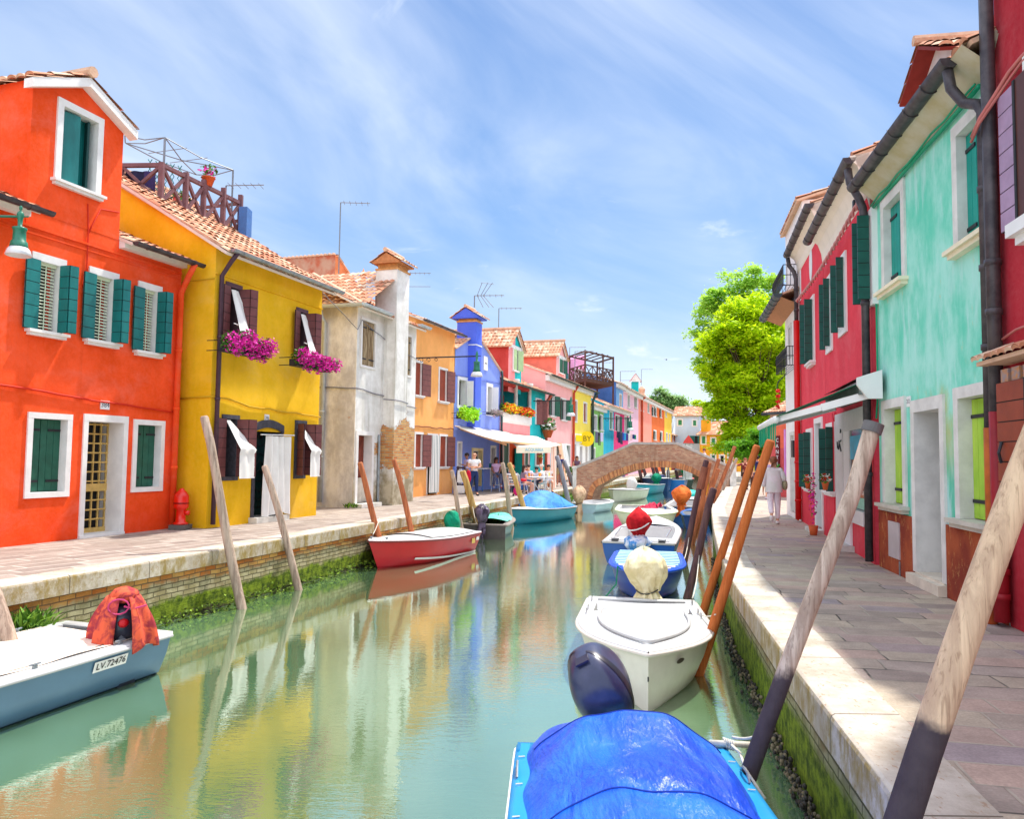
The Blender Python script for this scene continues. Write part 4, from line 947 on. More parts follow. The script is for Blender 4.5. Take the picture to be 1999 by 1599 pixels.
b.grid(lambda a,q:(u0-.1+(u1-u0+.25)*(a*.85+.1*q)+.05*(1-q),-.12+.05*math.sin(a*20),.12+(z1-.12)*q),40,6); b.build('door_curtain',STR,w_,True)
roof(H,H.ZE,H.rz,8,.35,seg=5); gutter(H,-.1,H.W+.2,H.ZE-.12,.44,COPPER)
cable(H,[(0,-.03,H.z(810,832)),(H.W,-.03,H.z(884,838))],mat('brown_cable',S(120,70,50),.6),.02,.03)
u,z=H.f.at(808,698); street_lamp(H,'green bell street lamp on a long iron arm before the blue house',u+.15,z,2.5,s=1.3)
b=MB(); b.lathe([(.1,0),(.1,.9),(.13,.92),(.13,1.0),(.09,1.02),(.09,1.2),(.14,1.22),(.08,1.34),(.03,1.38),(0,1.5)],10,(H.u(800,600),2.0,H.ZE+.4)); b.build('chimney',mat('clay_flue',S(216,128,60),.8,.2,8),H.r,True)
b=MB(); b.box(u0-.3,u0-.1,-.5,-.2,0,.02); bpy.data.meshes.new('x')
# ---- violet-blue gable house with restaurant awning
H=simple(13.4,885,975,'violet blue gable fronted house with tall blue chimney and white framed windows',None,5.75)
VB=stucco('violet_blue_render',S(126,148,226),.08,.2,S(150,190,236),.15)
W=H.W; zL=H.z(887,681); uL,uR=H.u(925,660),H.u(940,660); zT=H.z(940,668); zR=H.z(970,722)
hw=[H.hole(895,909,742,792),H.hole(951,959,755,806)]; ha=H.hole(944,950,696,723)
hd=[H.hole(893,899,866,955),H.hole(922,940,880,950),H.hole(958,966,874,948)]
# ha lies above the eave line: drop it from the wall grid and lay it on the gable
H.holes.remove(ha)
H.wall(VB,H.z(930,728),8,front=[(0,zL),(uL,zT+.15),(uR,zT),(W,zR)],side=None)
for h in hw: H.window(h,.16,fm=WPAINT,inside='dark',dep=.25,sill=False,bottom=True,leaves=[('R',[(100,.3)])],lm=WPAINT,planks='v')
b=MB(); u0,u1,z0,z1=ha; b.box(u0-.05,u1+.05,-.04,-.003,z0,z1); aw=b.build('attic_shutter',WPAINT,H.r); b=MB(); b.box(u0+.1,u1-.1,-.055,-.041,(z0+z1)/2-.02,(z0+z1)/2+.02); b.build('strap_hinge',IRON,aw)
for i,h in enumerate(hd): H.window(h,.1 if i!=1 else .12,fm=WPAINT if i!=1 else mat('cream_frame',S(245,225,165),.6),inside=mat('brown_door_wood',S(100,66,56),.6,.2,4) if i!=1 else 'glass',dep=.2,sill=False,name='door',hinge=False)
fC=Fac(H.f.o+H.f.n*.38,H.f.d); a=fC.at(929,700)[0]; c=fC.at(940,700)[0]
BL=stucco('cobalt_chimney_render',S(76,104,220),.1,.1,S(110,150,230),.1)
zc=H.z(934,628,.38); b=MB(); b.box(a,c,-.38,-.003,2.9,zc); b.box(a,c,-.003,.55,zL,zc); ch=b.build('chimney',BL,H.r)
b=MB(); b.box(a-.03,c+.03,-.41,.58,zc-.04,zc+.03); b.box(a+.05,c-.05,-.33,.5,zc+.03,zc+.15); b.build('flue',mat('flue_brick',S(206,148,90)),ch)
b=MB(); gablecap(b,a,c,-.6,.78,zc+.14,zc+.62,.2,4); b.build('chimney_cap',[TILE,BL],ch)
b=MB(); b.box(a-.01,c+.01,-.4,-.003,zc-1.1,zc-1.05); b.build('chimney_band',WPAINT,ch)
b=MB()
patch(b,(-.15,-.12,zL),(0,8,0),(uL+.15,0,zT+.2-zL),nrm=Vector((-.3,0,1)),seg=4); 
patch(b,(W+.1,8,zR-.05),(0,-8.1,0),(uR-W-.1,0,zT-zR+.1),nrm=Vector((.6,0,1)),seg=4)
for o_,e_,s_ in (((-.15,-.12,zL-.02),(0,8,0),(uL+.15,0,zT+.2-zL)),((W+.1,-.1,zR-.07),(0,8.1,0),(uR-W-.1,0,zT-zR+.1)),((uL,-.1,zT+.16),(0,8,0),(uR-uL,0,-.16))): slab(b,o_,e_,s_,.05,0)
b.build('roof',TILE,H.r)
cable(H,[(0,-.03,H.z(890,733)),(W,-.03,H.z(970,747))],mat('blue_cable',S(90,110,190),.6),.02,.02)
pipe(H,[(W-.1,-.1,zR),(W-.08,-.12,zR-.3),(W-.08,-.12,.1)],mat('dark_green_pipe',S(50,70,70),.5),.06)
LIME=mat('lime_trailing',S(168,226,20),.6,.2,6); GRYB=mat('dry_stems',S(150,140,130),.8,.3)
r=flower_box(H,'window box of bright lime trailing plants on the violet blue house',893,926,795,822,[LIME,LIME,LIME],.1,520,.07,.3)
flower_box(H,'wire window box of dry grey plants beside the drainpipe on the violet blue house',952,973,800,812,[GRYB,mat('dusty_pink',S(190,150,160),.7),GRYB],.1,150,.05,.3)
b=MB(); b.box(.3,.75,.9,1.1,zc-1.3,zc-.3)
q=dp(902,638,37.5); sd=thing('satellite_dish','pale square dish box beside the blue chimney','satellite dish',(q.x,q.y,q.z-.5)); b=MB(); b.box(-.25,.28,0,.25,.1,1.0); b.build('box',WPAINT,sd); b=MB(); b.lathe([(.0,0),(.2,.05),(.3,.12)],14,(0,0,0)); o_=b.build('dish',mat('dish_grey',(.5,.5,.52),.4),sd,True); o_.location=(.25,-.1,.55); o_.rotation_euler=(math.radians(70),0,math.radians(30)); b=MB(); b.tube([(0,0,-2),(0,0,.6)],.03,6); b.build('pole',GI,sd)
HB=H
# ---- pink and teal house with flower loggia
H=simple(13.4,975,1063,'pink house with dormer, flower filled loggia and turquoise right half',None,5.5)
W=H.W; us_=H.u(1035,800); PK=stucco('salmon_pink_render',S(240,150,152),.08,.2,S(236,120,110),.2); TQ=stucco('turquoise_render',S(0,186,190),.1,.15,S(20,160,170),.2); DR=stucco('brick_red_render',S(196,66,60),.12,.1); OR_=stucco('ground_floor_orange',S(236,96,50),.1,.2)
zb=H.z(1005,814); zt_=5.25; D_=1.6
b=MB() # walls
zo=H.z(1000,866)
b.poly([(0,0,0),(us_,0,0),(us_,0,zo),(0,0,zo)],3); b.poly([(0,0,zo),(us_,0,zo),(us_,0,zb),(0,0,zb)],0); b.poly([(us_,0,0),(W,0,0),(W,0,5.5),(us_,0,5.5)],1)
b.poly([(us_,0,zb),(us_,D_,zb),(us_,D_,zt_),(us_,0,zt_)],1); b.poly([(0,D_,zb),(0,0,zb),(0,0,zt_),(0,D_,zt_)],2)
b.poly([(0,D_,zb),(us_*.5,D_,zb),(us_*.5,D_,zt_),(0,D_,zt_)],2); b.poly([(us_*.5,D_,zb),(us_,D_,zb),(us_,D_,zt_),(us_*.5,D_,zt_)],1)
b.poly([(0,0,zb),(us_,0,zb),(us_,D_,zb),(0,D_,zb)],0); b.poly([(0,0,zt_),(us_,0,zt_),(us_,0,5.5),(0,0,5.5)],2)
b.poly([(0,D_,zt_),(us_,D_,zt_),(us_,0,zt_),(0,0,zt_)],2)
for x in (0,W): b.poly([(x,0,0),(x,8,0),(x,8,5.5),(x,4,7.3),(x,0,5.5)],0 if x==0 else 1)
b.build('wall',[PK,TQ,DR,OR_],H.r)
b=MB(); b.box(.05,us_,-.1,.12,zb-.3,zb+.12); b.box(0,us_,-.02,.02,zb-.38,zb-.3); b.build('loggia_parapet',WPAINT,H.r)
for u_ in (us_*.5,us_-.08):
    b=MB(); b.lathe([(.16,0),(.16,.15),(.11,.2),(.1,1.55),(.13,1.62),(.2,1.75),(.2,1.9)],12,(u_,.02,zb+.12)); b.build('column',STONE,H.r,True)
def inner(H,x0,x1,z0,z1,y,lm,ins='dark'):
    b=MB(); b.box(x0,x1,y-.05,y,z0,z1); w_=b.build('window',DARK,H.r); g=MB(); g.box(x0-.08,x0,y-.07,y,z0,z1+.08); g.box(x1,x1+.08,y-.07,y,z0,z1+.08); g.box(x0,x1,y-.07,y,z1,z1+.08); g.build('frame',WPAINT,w_)
    for s_ in (0,1):
        g=MB(); p=(x0-.05,y-.08) if s_==0 else (x1+.05,y-.08); g.panel(p,(p[0]+(-.4 if s_==0 else .4),y-.3),z0,z1,.05); g.build('shutter',lm,w_)
inner(H,.9,1.7,zb+.1,zt_-.25,D_,GREEN2); inner(H,us_*.5+.6,us_*.5+1.3,zb+.1,zt_-.25,D_,RUST)
h=H.f.at(1046,780); h2_=H.f.at(1054,830); b=MB(); b.box(h[0],h2_[0],-.04,-.003,h2_[1],h[1]); w_=b.build('window',DARK,H.r); g=MB(); g.box(h[0]-.1,h[0],-.06,-.003,h2_[1],h[1]); g.box(h[0]-.1,h2_[0]+.1,-.06,-.003,h[1],h[1]+.1); g.build('frame',WPAINT,w_)
g=MB(); g.panel((h2_[0],-.06),(h2_[0]+.2,-.4),h2_[1],h[1],.05); g.build('shutter',BROWNS,w_); g=MB(); g.panel((h[0],-.06),(h[0]+.3,-.3),h2_[1],h[1],.05); g.build('shutter',BROWNS,w_)
# ground floor doors and windows
for x0,x1,yt,yb,mt,nm in ((981,990,862,948,GREEN2,'door'),(1023,1029,884,913,GREEN2,'window'),(1045,1057,884,908,RUST,'window')):
    xm=(x0+x1)/2; a,z0=H.f.at(x0,yb); c,_=H.f.at(x1,yb); z1=H.z(xm,yt); b=MB(); b.box(a,c,-.03,-.003,max(z0,0.01),z1); w_=b.build(nm,mt,H.r); g=MB(); g.box(a-.12,a,-.06,-.003,max(z0,.01),z1+.1); g.box(c,c+.12,-.06,-.003,max(z0,.01),z1+.1); g.box(a-.12,c+.12,-.062,-.003,z1,z1+.12)
    if nm=='window': g.box(a-.15,c+.15,-.12,-.003,z0-.08,z0)
    g.build('frame',WPAINT,w_)
a=H.u(1000,900); c=H.u(1013,900); b=MB(); z1=H.z(1006,876); b.grid(lambda s_,t_:(a+(c-a)*s_,-.15+.06*math.sin(s_*24),.1+(z1-.1)*t_),40,3); b.build('door_curtain',mat('teal_cotton',S(0,150,145),.85,.1,4),H.r,True)
roof(H,5.5,7.3,8,.4,seg=4,soff=mat('dark_soffit',S(110,70,60),.8)); gutter(H,-.1,W+.2,5.36,.5,mat('dark_green_pipe',S(50,70,70),.5),.09)
pipe(H,[(W-.2,-.45,5.3),(W-.15,-.15,4.9),(W-.1,-.12,4.6),(W-.1,-.12,.1)],mat('terracotta_pipe',S(196,90,66),.6),.09)
fl=[mat('bloom_red',S(226,40,20),.6,.2),mat('bloom_yellow',S(232,206,20),.6,.2),LEAF]
flower_box(H,'left loggia flower trough of yellow and red flowers on the pink house',978,1004,788,808,[fl[1],fl[0],LEAF],.0,420,.09,.12)
flower_box(H,'right loggia flower trough of red and yellow flowers on the pink house',1007,1034,797,812,[fl[0],fl[1],LEAF],.0,420,.09,.12)
def dormer(H,pxa,pxb,pys,pyt,yset,back,cols,win=None,wl=None,split=False,frame=True):
    fd=Fac(H.f.o-H.f.n*yset,H.f.d); a,z0=fd.at(pxa,pys); c,_=fd.at(pxb,pys); zt=fd.at((pxa+pxb)/2,pyt)[1]; m_=(a+c)/2; y=yset; zf=5.0
    b=MB(); mid=m_ if split else c
    b.poly([(a,y,zf),(mid,y,zf),(mid,y,z0),(a,y,z0)],0)
    if split: b.poly([(m_,y,zf),(c,y,zf),(c,y,z0),(m_,y,z0)],1); b.poly([(a,y,z0),(m_,y,z0),(m_,y,zt)],0); b.poly([(m_,y,z0),(c,y,z0),(m_,y,zt)],1)
    else: b.poly([(a,y,z0),(c,y,z0),(m_,y,zt)],0)
    b.poly([(a,back,zf),(a,y,zf),(a,y,z0),(a,back,z0)],2); b.poly([(c,y,zf),(c,back,zf),(c,back,z0),(c,y,z0)],1 if split else 2); b.poly([(c,back,zf),(a,back,zf),(a,back,z0),(m_,back,zt),(c,back,z0)],2)
    dm=b.build('dormer',cols,H.r); o=.22; sl=(zt-z0)/(m_-a); b=MB()
    patch(b,(a-o,back,z0-o*sl+.05),(0,y-back-.25,0),(m_-a+o,0,(m_-a+o)*sl),nrm=Vector((-sl,0,1)),seg=4); patch(b,(c+o,y-.25,z0-o*sl+.05),(0,back-y+.25,0),(-(c-m_+o),0,(c-m_+o)*sl),nrm=Vector((sl,0,1)),seg=4)
    slab(b,(a-o,y-.2,z0-o*sl+.02),(0,back-y,0),(m_-a+o,0,(m_-a+o)*sl),.05,0); slab(b,(c+o,y-.2,z0-o*sl+.02),(0,back-y,0),(-(c-m_+o),0,(c-m_+o)*sl),.05,0)
    b.tube([(m_,y-.28,zt+.13),(m_,back,zt+.13)],.09,6); b.build('dormer_roof',TILE,dm)
    if frame:
        b=MB(); b.box(a-.05,c+.05,y-.07,y-.003,z0-.12,z0+.06)
        for s_,e in ((1,a-o),(-1,c+o)):
            i=b.vs([(e,y-.1,z0-o*sl),(m_,y-.1,zt),(m_,y-.1,zt-.2),(e+s_*.05,y-.1,z0-o*sl-.12)]); b.face((i,i+1,i+2,i+3)[::s_])
        b.build('gable_trim',WPAINT,dm)
    if win:
        x0,x1,yt,yb=win; p,q0=fd.at(x0,yb); r_,_=fd.at(x1,yb); q1=fd.at((x0+x1)/2,yt)[1]
        b=MB(); b.box(p,r_,y-.03,y-.003,q0,q1); w_=b.build('window',DARK,dm); b=MB(); b.box(p-.1,p,y-.06,y-.003,q0,q1+.1); b.box(r_,r_+.1,y-.06,y-.003,q0,q1+.1); b.box(p,r_,y-.061,y-.003,q1,q1+.1); b.box(p-.15,r_+.15,y-.12,y-.003,q0-.08,q0); b.build('frame',WPAINT,w_)
        if wl: b=MB(); b.panel((p,y-.06),(p+(r_-p)*.55,y-.09),q0,q1,.04); b.panel((r_,y-.06),(r_+.35,y-.25),q0,q1,.04); b.build('shutter',wl,w_)
    return dm
dormer(H,993,1018,672,645,.2,6.0,[PK,TQ,DR],(1001,1009,683,722),mat('pale_green_shutter',S(176,205,150),.6),split=True)
# ---- plain pink house with dormer
H=simple(13.4,1063,1117,'light pink house with green shutters and small gabled dormer',None,6.7)
P2=stucco('light_pink_render',S(250,178,176),.06,.15,S(240,140,130),.15)
hs=[H.hole(1073,1082,772,812),H.hole(1095,1104,780,820)]; hg=[H.hole(1082,1090,868,940),H.hole(1104,1112,870,940)]
H.wall(P2,6.7,8,side=8.2)
for h in hs: H.window(h,.09,inside='dark',dep=.15,sill=True,leaves=[('R',[(165,.62)]),('L',[(172,.3)])],lm=GREEN2)
for h in hg: H.window(h,.1,inside=GREEN2,dep=.15,sill=False,name='door',hinge=False)
roof(H,6.7,8.2,8,.4,seg=4); gutter(H,-.1,W+.1,6.55,.5,mat('dark_green_pipe',S(50,70,70),.5),.09)
b=MB(); b.box(0,H.W,-.25,.0,6.2,6.55); b.build('cornice',WPAINT,H.r)
pipe(H,[(H.W-.1,-.4,6.5),(H.W-.1,-.12,6.0),(H.W-.1,-.12,.1)],mat('red_pipe',S(200,80,50),.6),.08)
for k,(a,c) in enumerate(((1092,1102),(1086,1092))):
    b=MB(); u0,u1=H.u(a,900),H.u(c,900)
    b.grid(lambda s_,t_,u0=u0,u1=u1:(u0+(u1-u0)*s_,-.5+.4*t_+.06*math.sin(s_*20),.15+2.35*t_),30,4); b.build('door_curtain',CLOTH if k==0 else mat('apricot_cotton',S(250,205,170),.9),H.r,True)
HP=H
dormer(H,1086,1104,692,668,.2,6.5,[P2,P2,mat('salmon_side',S(240,130,110),.9,.1)],(1091,1098,702,727),GREEN2)
q=H.f.pt(-.6,.35,4.0); potted('hanging pot of white flowers on the turquoise strip of the pink house',(q.x,q.y,H.z(1063,855)),.34,mat('bloom_white',S(240,240,230),.6),leafs=240,h=.4)
u,z=H.f.at(1065,789); street_lamp(HB,'green bell street lamp on a bracket before the light pink house',HB.f.d.dot(H.f.o-HB.f.o)-2.4,z,2.2,s=1.5)
# ---- small yellow house with round sign
H=simple(13.4,1117,1153,'narrow lemon yellow house with white ground floor and round yellow sign',None,6.7)
LY=stucco('lemon_render',S(250,222,90),.05,.1,S(240,205,90),.1)
hs=[H.hole(1119,1126,783,822),H.hole(1139,1145,788,824)]; hg=[H.hole(1120,1124,868,940),H.hole(1131,1136,872,940),H.hole(1142,1146,870,940)]
H.wall(LY,6.7,8,side=8.2)
for h in hs: H.window(h,.12,inside=RUST,dep=.12,sill=False,bottom=True,hinge=False)
for h in hg: H.window(h,.12,inside=mat('grey_door',S(150,140,140),.6),dep=.2,sill=False,name='door',hinge=False)
zg=H.z(1135,848); b=MB()
xs=[0]+[v for h in hg for v in (h[0]-.12,h[1]+.12)]+[H.W]
for k in range(0,len(xs),2): b.box(xs[k],xs[k+1],-.03,-.004,0.01,zg)
b.box(0,H.W,-.031,-.004,max(h[3] for h in hg)+.13,zg); b.build('shopfront',WPAINT,H.r)
SY=mat('sign_yellow',S(250,212,0),.5,.03); a,z=H.f.at(1147,857,.4)
sg=thing('shop_sign','round yellow shop sign with dark letters beside the green house','sign',tuple(H.f.pt(a,.35,z)),math.atan2(H.f.d.y,H.f.d.x)+math.radians(-55)); b=MB()
b.lathe([(0,-.03),(.55,-.03),(.55,.03),(0,.03)],24); o_=b.build('disc',SY,sg); o_.rotation_euler=(math.pi/2,0,0); text('BY',.55,mat('ink_olive',S(120,100,20),.6),sg,(0,-.04,0))
b=MB(); b.tube([(0,.0,0),(.3,.35,0)],.02,5); b.build('arm',IRON,sg)
a,z=H.f.at(1131,856,.05); sg=thing('sign_panel','flat rectangular yellow sign above the white shopfront','sign',tuple(H.f.pt(a,.06,z)),math.atan2(H.f.d.y,H.f.d.x)); b=MB(); b.box(-1.1,1.1,-.03,0,-.22,.22); b.build('board',SY,sg)
roof(H,6.7,8.2,8,.4,seg=4); gutter(H,0,H.W+.5,6.55,.5,mat('dark_green_pipe',S(50,70,70),.5),.09)
pipe(H,[(H.W-.1,-.5,6.5),(H.W-.05,-.15,5.9),(H.W-.05,-.15,.1)],mat('dark_green_pipe',S(50,70,70),.5),.1)
b=MB(); b.box(0,H.W,-.25,.0,6.25,6.55); b.build('cornice',WPAINT,H.r)
# ---- low row: green, turquoise, magenta
LILf=S(240,190,214)
def lowhouse(px0,px1,label,col,ZE,wins,lm,P=13.4,rd=1.5,frame=.12,doors=(),DP=7,fm=None,leaf=.7,corn=True,split='L',seg=2,over=.5):
    H=simple(P,px0,px1,label,None,ZE); hs=[H.hole(*w) for w in wins]; ds=[H.hole(*w) for w in doors]
    H.wall(col,ZE,DP,side=ZE+rd)
    for h in hs:
        lv=[(s_,[(168,leaf)]) for s_ in split] if lm else []
        H.window(h,frame,fm=fm or WPAINT,inside='dark',dep=.2,sill=True,leaves=lv,lm=lm)
    for h in ds: H.window(h,frame,inside=lm or GREEN2,dep=.2,sill=False,name='door',hinge=False)
    roof(H,ZE,ZE+rd,DP,over,seg=seg,tile=.25); 
    if corn: b=MB(); b.box(0,H.W,-.3,.0,ZE-.5,ZE-.18); b.build('cornice',WPAINT,H.r)
    return H
KG=stucco('pistachio_render',S(142,200,112),.08,.1); KT=stucco('cyan_render',S(30,180,216),.08,.1); KM=stucco('magenta_render',S(236,50,130),.08,.1)
GD=mat('mid_green_shutter',S(16,120,84),.5)
HGr=lowhouse(1153,1178,'low pistachio green house beyond the lemon yellow house',KG,5.75,[(1157,1165,812,840),(1171,1176,812,840)],GD,doors=[(1155,1161,876,940)],split='L')
HTq=lowhouse(1178,1198,'narrow cyan house between the pistachio and magenta houses',KT,6.1,[(1190,1195,805,838)],None,split='',seg=2)
b=MB(); hh=HTq.holes[0]; b.box(hh[0]+.02,hh[1]-.02,.05,.1,hh[2],hh[3]); b.build('shutter',GD,HTq.r)
HMg=lowhouse(1198,1226,'narrow magenta house with white shutters frames behind the bridge',KM,6.1,[(1201,1209,812,845),(1219,1223,814,846)],GREEN2,split='R',leaf=.5)
u,z=HGr.f.at(1178,817); street_lamp(HGr,'small green street lamp on a bracket before the magenta house',u,z,2.2,s=1.7)
# ---- tall row behind
PB=13.9
HBl=lowhouse(1200,1216,'blue three storey house rising behind the cyan house',stucco('sky_blue_render',S(120,176,236),.1,.1),8.6,[(1209,1213,771,795)],GREEN2,PB,1.4,split='',DP=9)
b=MB(); q0=HBl; b.box(-.05,.0,-.1,9,5.5,8.5); b.build('side_render',stucco('deep_blue_side',S(70,120,200),.15,.1),HBl.r)
HPk=lowhouse(1216,1246,'pale pink three storey house above the magenta house',stucco('pale_pink_render',LILf,.05,.1),8.5,[(1225,1229,772,795),(1238,1243,776,796),(1226,1229,822,850)],None,PB,1.4,split='',DP=9)
HRp=lowhouse(1246,1272,'salmon house with red pipe and turquoise chimney',stucco('coral_render',S(250,150,132),.05,.1),8.5,[(1251,1255,784,802),(1264,1267,788,806)],None,PB,1.4,split='',DP=9)
HOr=lowhouse(1272,1297,'deep orange three storey house with paired white windows and green shutters',stucco('deep_orange_render',S(232,108,40),.08,.1),8.5,[(1273,1276,796,812),(1278,1281,797,813),(1288,1291,800,815),(1276,1281,842,859),(1289,1293,844,861)],GREENS,PB,1.4,split='L',leaf=.55,DP=9,frame=.16)
HYe=lowhouse(1297,1311,'yellow three storey house at the far end of the row',stucco('warm_yellow_render',S(250,205,70),.06,.1),8.5,[(1299,1301,804,814),(1300,1303,846,862),(1306,1308,848,862)],GREEN2,PB,1.2,split='',DP=9)
pipe(HRp,[(1.6,-.5,8.3),(1.6,-.15,8.0),(1.6,-.15,.1)],mat('red_pipe',S(200,80,50),.6),.12)
q=dp(1240,775,90); c_=thing('chimney_stack','turquoise chimney stack with red capped top above the pale pink house','chimney',(q.x,q.y,8.2)); b=MB(); b.box(-.4,.35,-.3,.4,0,2.4); b.build('stack',TQ,c_); b=MB(); b.poly([(-.7,-.5,2.4),(.65,-.5,2.4),(0,-.5,3.3)],1); b.poly([(-.7,-.55,2.38),(0,-.55,3.35),(0,.5,3.35),(-.7,.5,2.38)]); b.poly([(.7,-.55,2.38),(0,-.55,3.35),(0,.5,3.35),(.7,.5,2.38)]); b.build('cap',[mat('cap_red',S(190,90,70),.8,.2),WPAINT],c_)
q=dp(1253,775,97); c_=thing('chimney_stack','small brick chimney just right of the turquoise chimney','chimney',(q.x,q.y,8.4)); b=MB(); b.lathe([(.35,0),(.35,1),(.5,1.2),(.35,1.5),(.45,2.0),(.2,2.3)],6); b.build('stack',TILE,c_)
# lilac building with roof terrace frame (behind the light pink house)
f=LF(17.5,1093,1141); H=House(f,'lilac upper storey with air conditioner behind the light pink house',W=8)
z1=H.z(1138,692); z0=H.z(1100,706); b=MB(); ua=H.u(1100,700); ub=H.u(1141,700)
b.poly([(ua,0,0),(ub,0,0),(ub,0,z1),(ua,0,z0)]); b.poly([(ua,8,0),(ua,0,0),(ua,0,z0),(ua,8,z0)]); b.poly([(ub,0,0),(ub,8,0),(ub,8,z1),(ub,0,z1)]); b.poly([(ua,0,z0),(ub,0,z1),(ub,8,z1),(ua,8,z0)])
b.build('wall',stucco('lilac_render',S(226,150,200),.08,.1),H.r)
b=MB(); a,z=H.f.at(1106,735); b.box(a-.5,a+.5,-.05,-.003,z-.7,z+.3); b.build('window',GREENS,H.r)
b=MB(); a,z=H.f.at(1126,735); b.box(a-.9,a+.9,-.4,-.003,z-.5,z+.6); ac=b.build('air_conditioner',WPAINT,H.r); b=MB(); b.lathe([(.0,-.01),(.42,-.01),(.42,.01),(0,.01)],16); o_=b.build('fan_grille',IRON,ac); o_.location=(a-.35,-.42,z+.05); o_.rotation_euler=(math.pi/2,0,0)
tr=thing('roof_terrace','wooden frame roof terrace with rail against the sky above the lemon yellow house','terrace',(0,0,0)); D=64
pz=lambda px,py,D=D: dp(px,py,D)
zf=pz(1150,742).z; A_=[dp(1142,742,62),dp(1197,742,66)]; bk=Vector((-1,3.4,0)); cor=[A_[0],A_[1],A_[1]+bk,A_[0]+bk]; TW=mat('dark_terrace_wood',S(92,62,54),.8,.2)
b=MB(); i=b.vs([(p.x,p.y,zf) for p in cor]+[(p.x,p.y,zf-.3) for p in cor]); 
for q in ((0,1,2,3),(7,6,5,4),(0,4,5,1),(1,5,6,2),(2,6,7,3),(3,7,4,0)): b.face([i+k for k in q])
b.build('deck',TW,tr); zt=zf+2.25
for p in cor+[cor[0].lerp(cor[1],.62)]:
    b=MB(); b.beam((p.x,p.y,zf-2.2 if p in cor else zf),(p.x,p.y,zt),.14); b.build('post',TW,tr)
b=MB()
for p,q in zip(cor,cor[1:]+cor[:1]): b.beam((p.x,p.y,zt-.1),(q.x,q.y,zt-.1),.12); 
for k in range(1,5): p=cor[0].lerp(cor[1],k/5); q=cor[3].lerp(cor[2],k/5); b.beam((p.x,p.y,zt),(q.x,q.y,zt),.08)
b.build('pergola_beams',TW,tr)
b=MB()
for p,q in zip(cor,cor[1:]+cor[:1]):
    for z in (zf+.1,zf+1.05): b.beam((p.x,p.y,z),(q.x,q.y,z),.09)
    n=4
    for k in range(n):
        a=p.lerp(q,k/n); c=p.lerp(q,(k+1)/n); b.beam((a.x,a.y,zf+.1),(c.x,c.y,zf+1.05),.05); b.beam((c.x,c.y,zf+.1),(a.x,a.y,zf+1.05),.05); b.beam((a.x,a.y,zf),(a.x,a.y,zf+1.05),.06)
b.build('railing',TW,tr)
for lab,px,yt,yb,D,k in (('thin mast with flat arm left of the wooden roof terrace frame',1112,678,705,70,'yagi'),('lower mast with flat arm left of the wooden roof terrace frame',1122,686,760,60,'yagi'),('double armed antenna right of the wooden roof terrace frame',1211,725,750,75,'double'),('small mast with flat arm behind the wooden roof terrace railing',1170,708,745,80,'yagi'),('tall faint mast above the small brick chimney',1252,721,752,100,'yagi')):
    ant(lab,px,yt,yb,D,kind=k,s=1.5)
# ---- far end: pale blue house, orange yellow house
def endhouse(label,pa,pb,D0,D1,ye,yr,col,DP=9,wins=(),chim=None,ridge=2.0,lm=None):
    a=dp(pa,897,D0); c=dp(pb,897,D1); d=(c.xy-a.xy); f=Fac(a.xy,d); f.W=d.length; H=House(f,label); ZE=H.z((pa+pb)/2,ye); hs=[H.hole(*w[:4]) for w in wins]
    H.wall(col,ZE,DP,side=None); b=MB(); W=H.W; rz=H.z((pa+pb)/2,yr)
    patch(b,(-.4,-.4,ZE-.1),(W+.8,0,0),(0,DP/2+.4,rz-ZE),seg=2,tile=.3,row=.6); slab(b,(-.4,-.4,ZE-.1),(W+.8,0,0),(0,DP/2+.4,rz-ZE),.1,0)
    b.poly([(-.4,-.4,ZE),(-.4,DP+.4,ZE),(0,DP/2,rz)]); b.poly([(W+.4,-.4,ZE),(W,DP/2,rz),(W+.4,DP+.4,ZE)]); b.poly([(-.4,DP+.4,ZE),(W+.4,DP+.4,ZE),(W,DP/2,rz),(0,DP/2,rz)])
    b.build('roof',TILE,H.r)
    for w,h in zip(wins,hs): H.window(h,.2 if len(w)<6 else 0.0001,fm=WPAINT,inside=w[4] if len(w)>4 and w[4] else 'dark',dep=.15,sill=False,bottom=True,hinge=False,leaves=w[5] if len(w)>5 else ())
    return H
BGs=mat('bright_green_shutter',S(60,150,96),.5)
endhouse('pale blue two storey house with hipped tile roof closing the canal view',1318,1366,114,113,810,788,stucco('pale_blue_render',S(196,216,236),.06,.1,None,.35),11,[(1324,1331,820,830,BGs),(1353,1359,821,831,BGs),(1356,1362,851,866,None,[('L',[(175,.75)]),('R',[(175,.75)])])])
H=endhouse('ochre orange house with white framed green shutters left of the big tree',1366,1440,108,104,847,818,stucco('ochre_render',S(240,166,30),.08,.1),9,[(1370,1377,852,866,BGs),(1389,1396,856,869,BGs),(1389,1396,889,905,GREENS),(1406,1413,890,910,'dark'),(1422,1428,888,905,GREENS)])
b=MB(); a,z=H.f.at(1371,836); b.box(a-.5,a+.6,.5,1.3,z-1.8,z+1.2); ch=b.build('chimney',stucco('ochre_render',S(240,166,30)),H.r)
q=dp(1344,868,60); sh=thing('wall_shrine','small red roofed shrine post beyond the bridge','shrine',(q.x,q.y,0)); b=MB(); b.box(-.25,.25,-.2,.2,0,q.z+.1); b.build('post',STONE,sh); b=MB(); b.lathe([(.45,q.z+.1),(.3,q.z+.35),(0,q.z+.75)],4); b.build('cap',mat('cap_red2',S(220,70,60),.7),sh)
f=LF(15.5,1311,1318); 
lowhouse(1311,1320,'small red and pink house between the yellow row end and the pale blue house',stucco('rose_red_render',S(226,100,96),.08,.1),5.2,[(1313,1315,850,862)],None,13.9,1.2,split='',corn=False,DP=6)
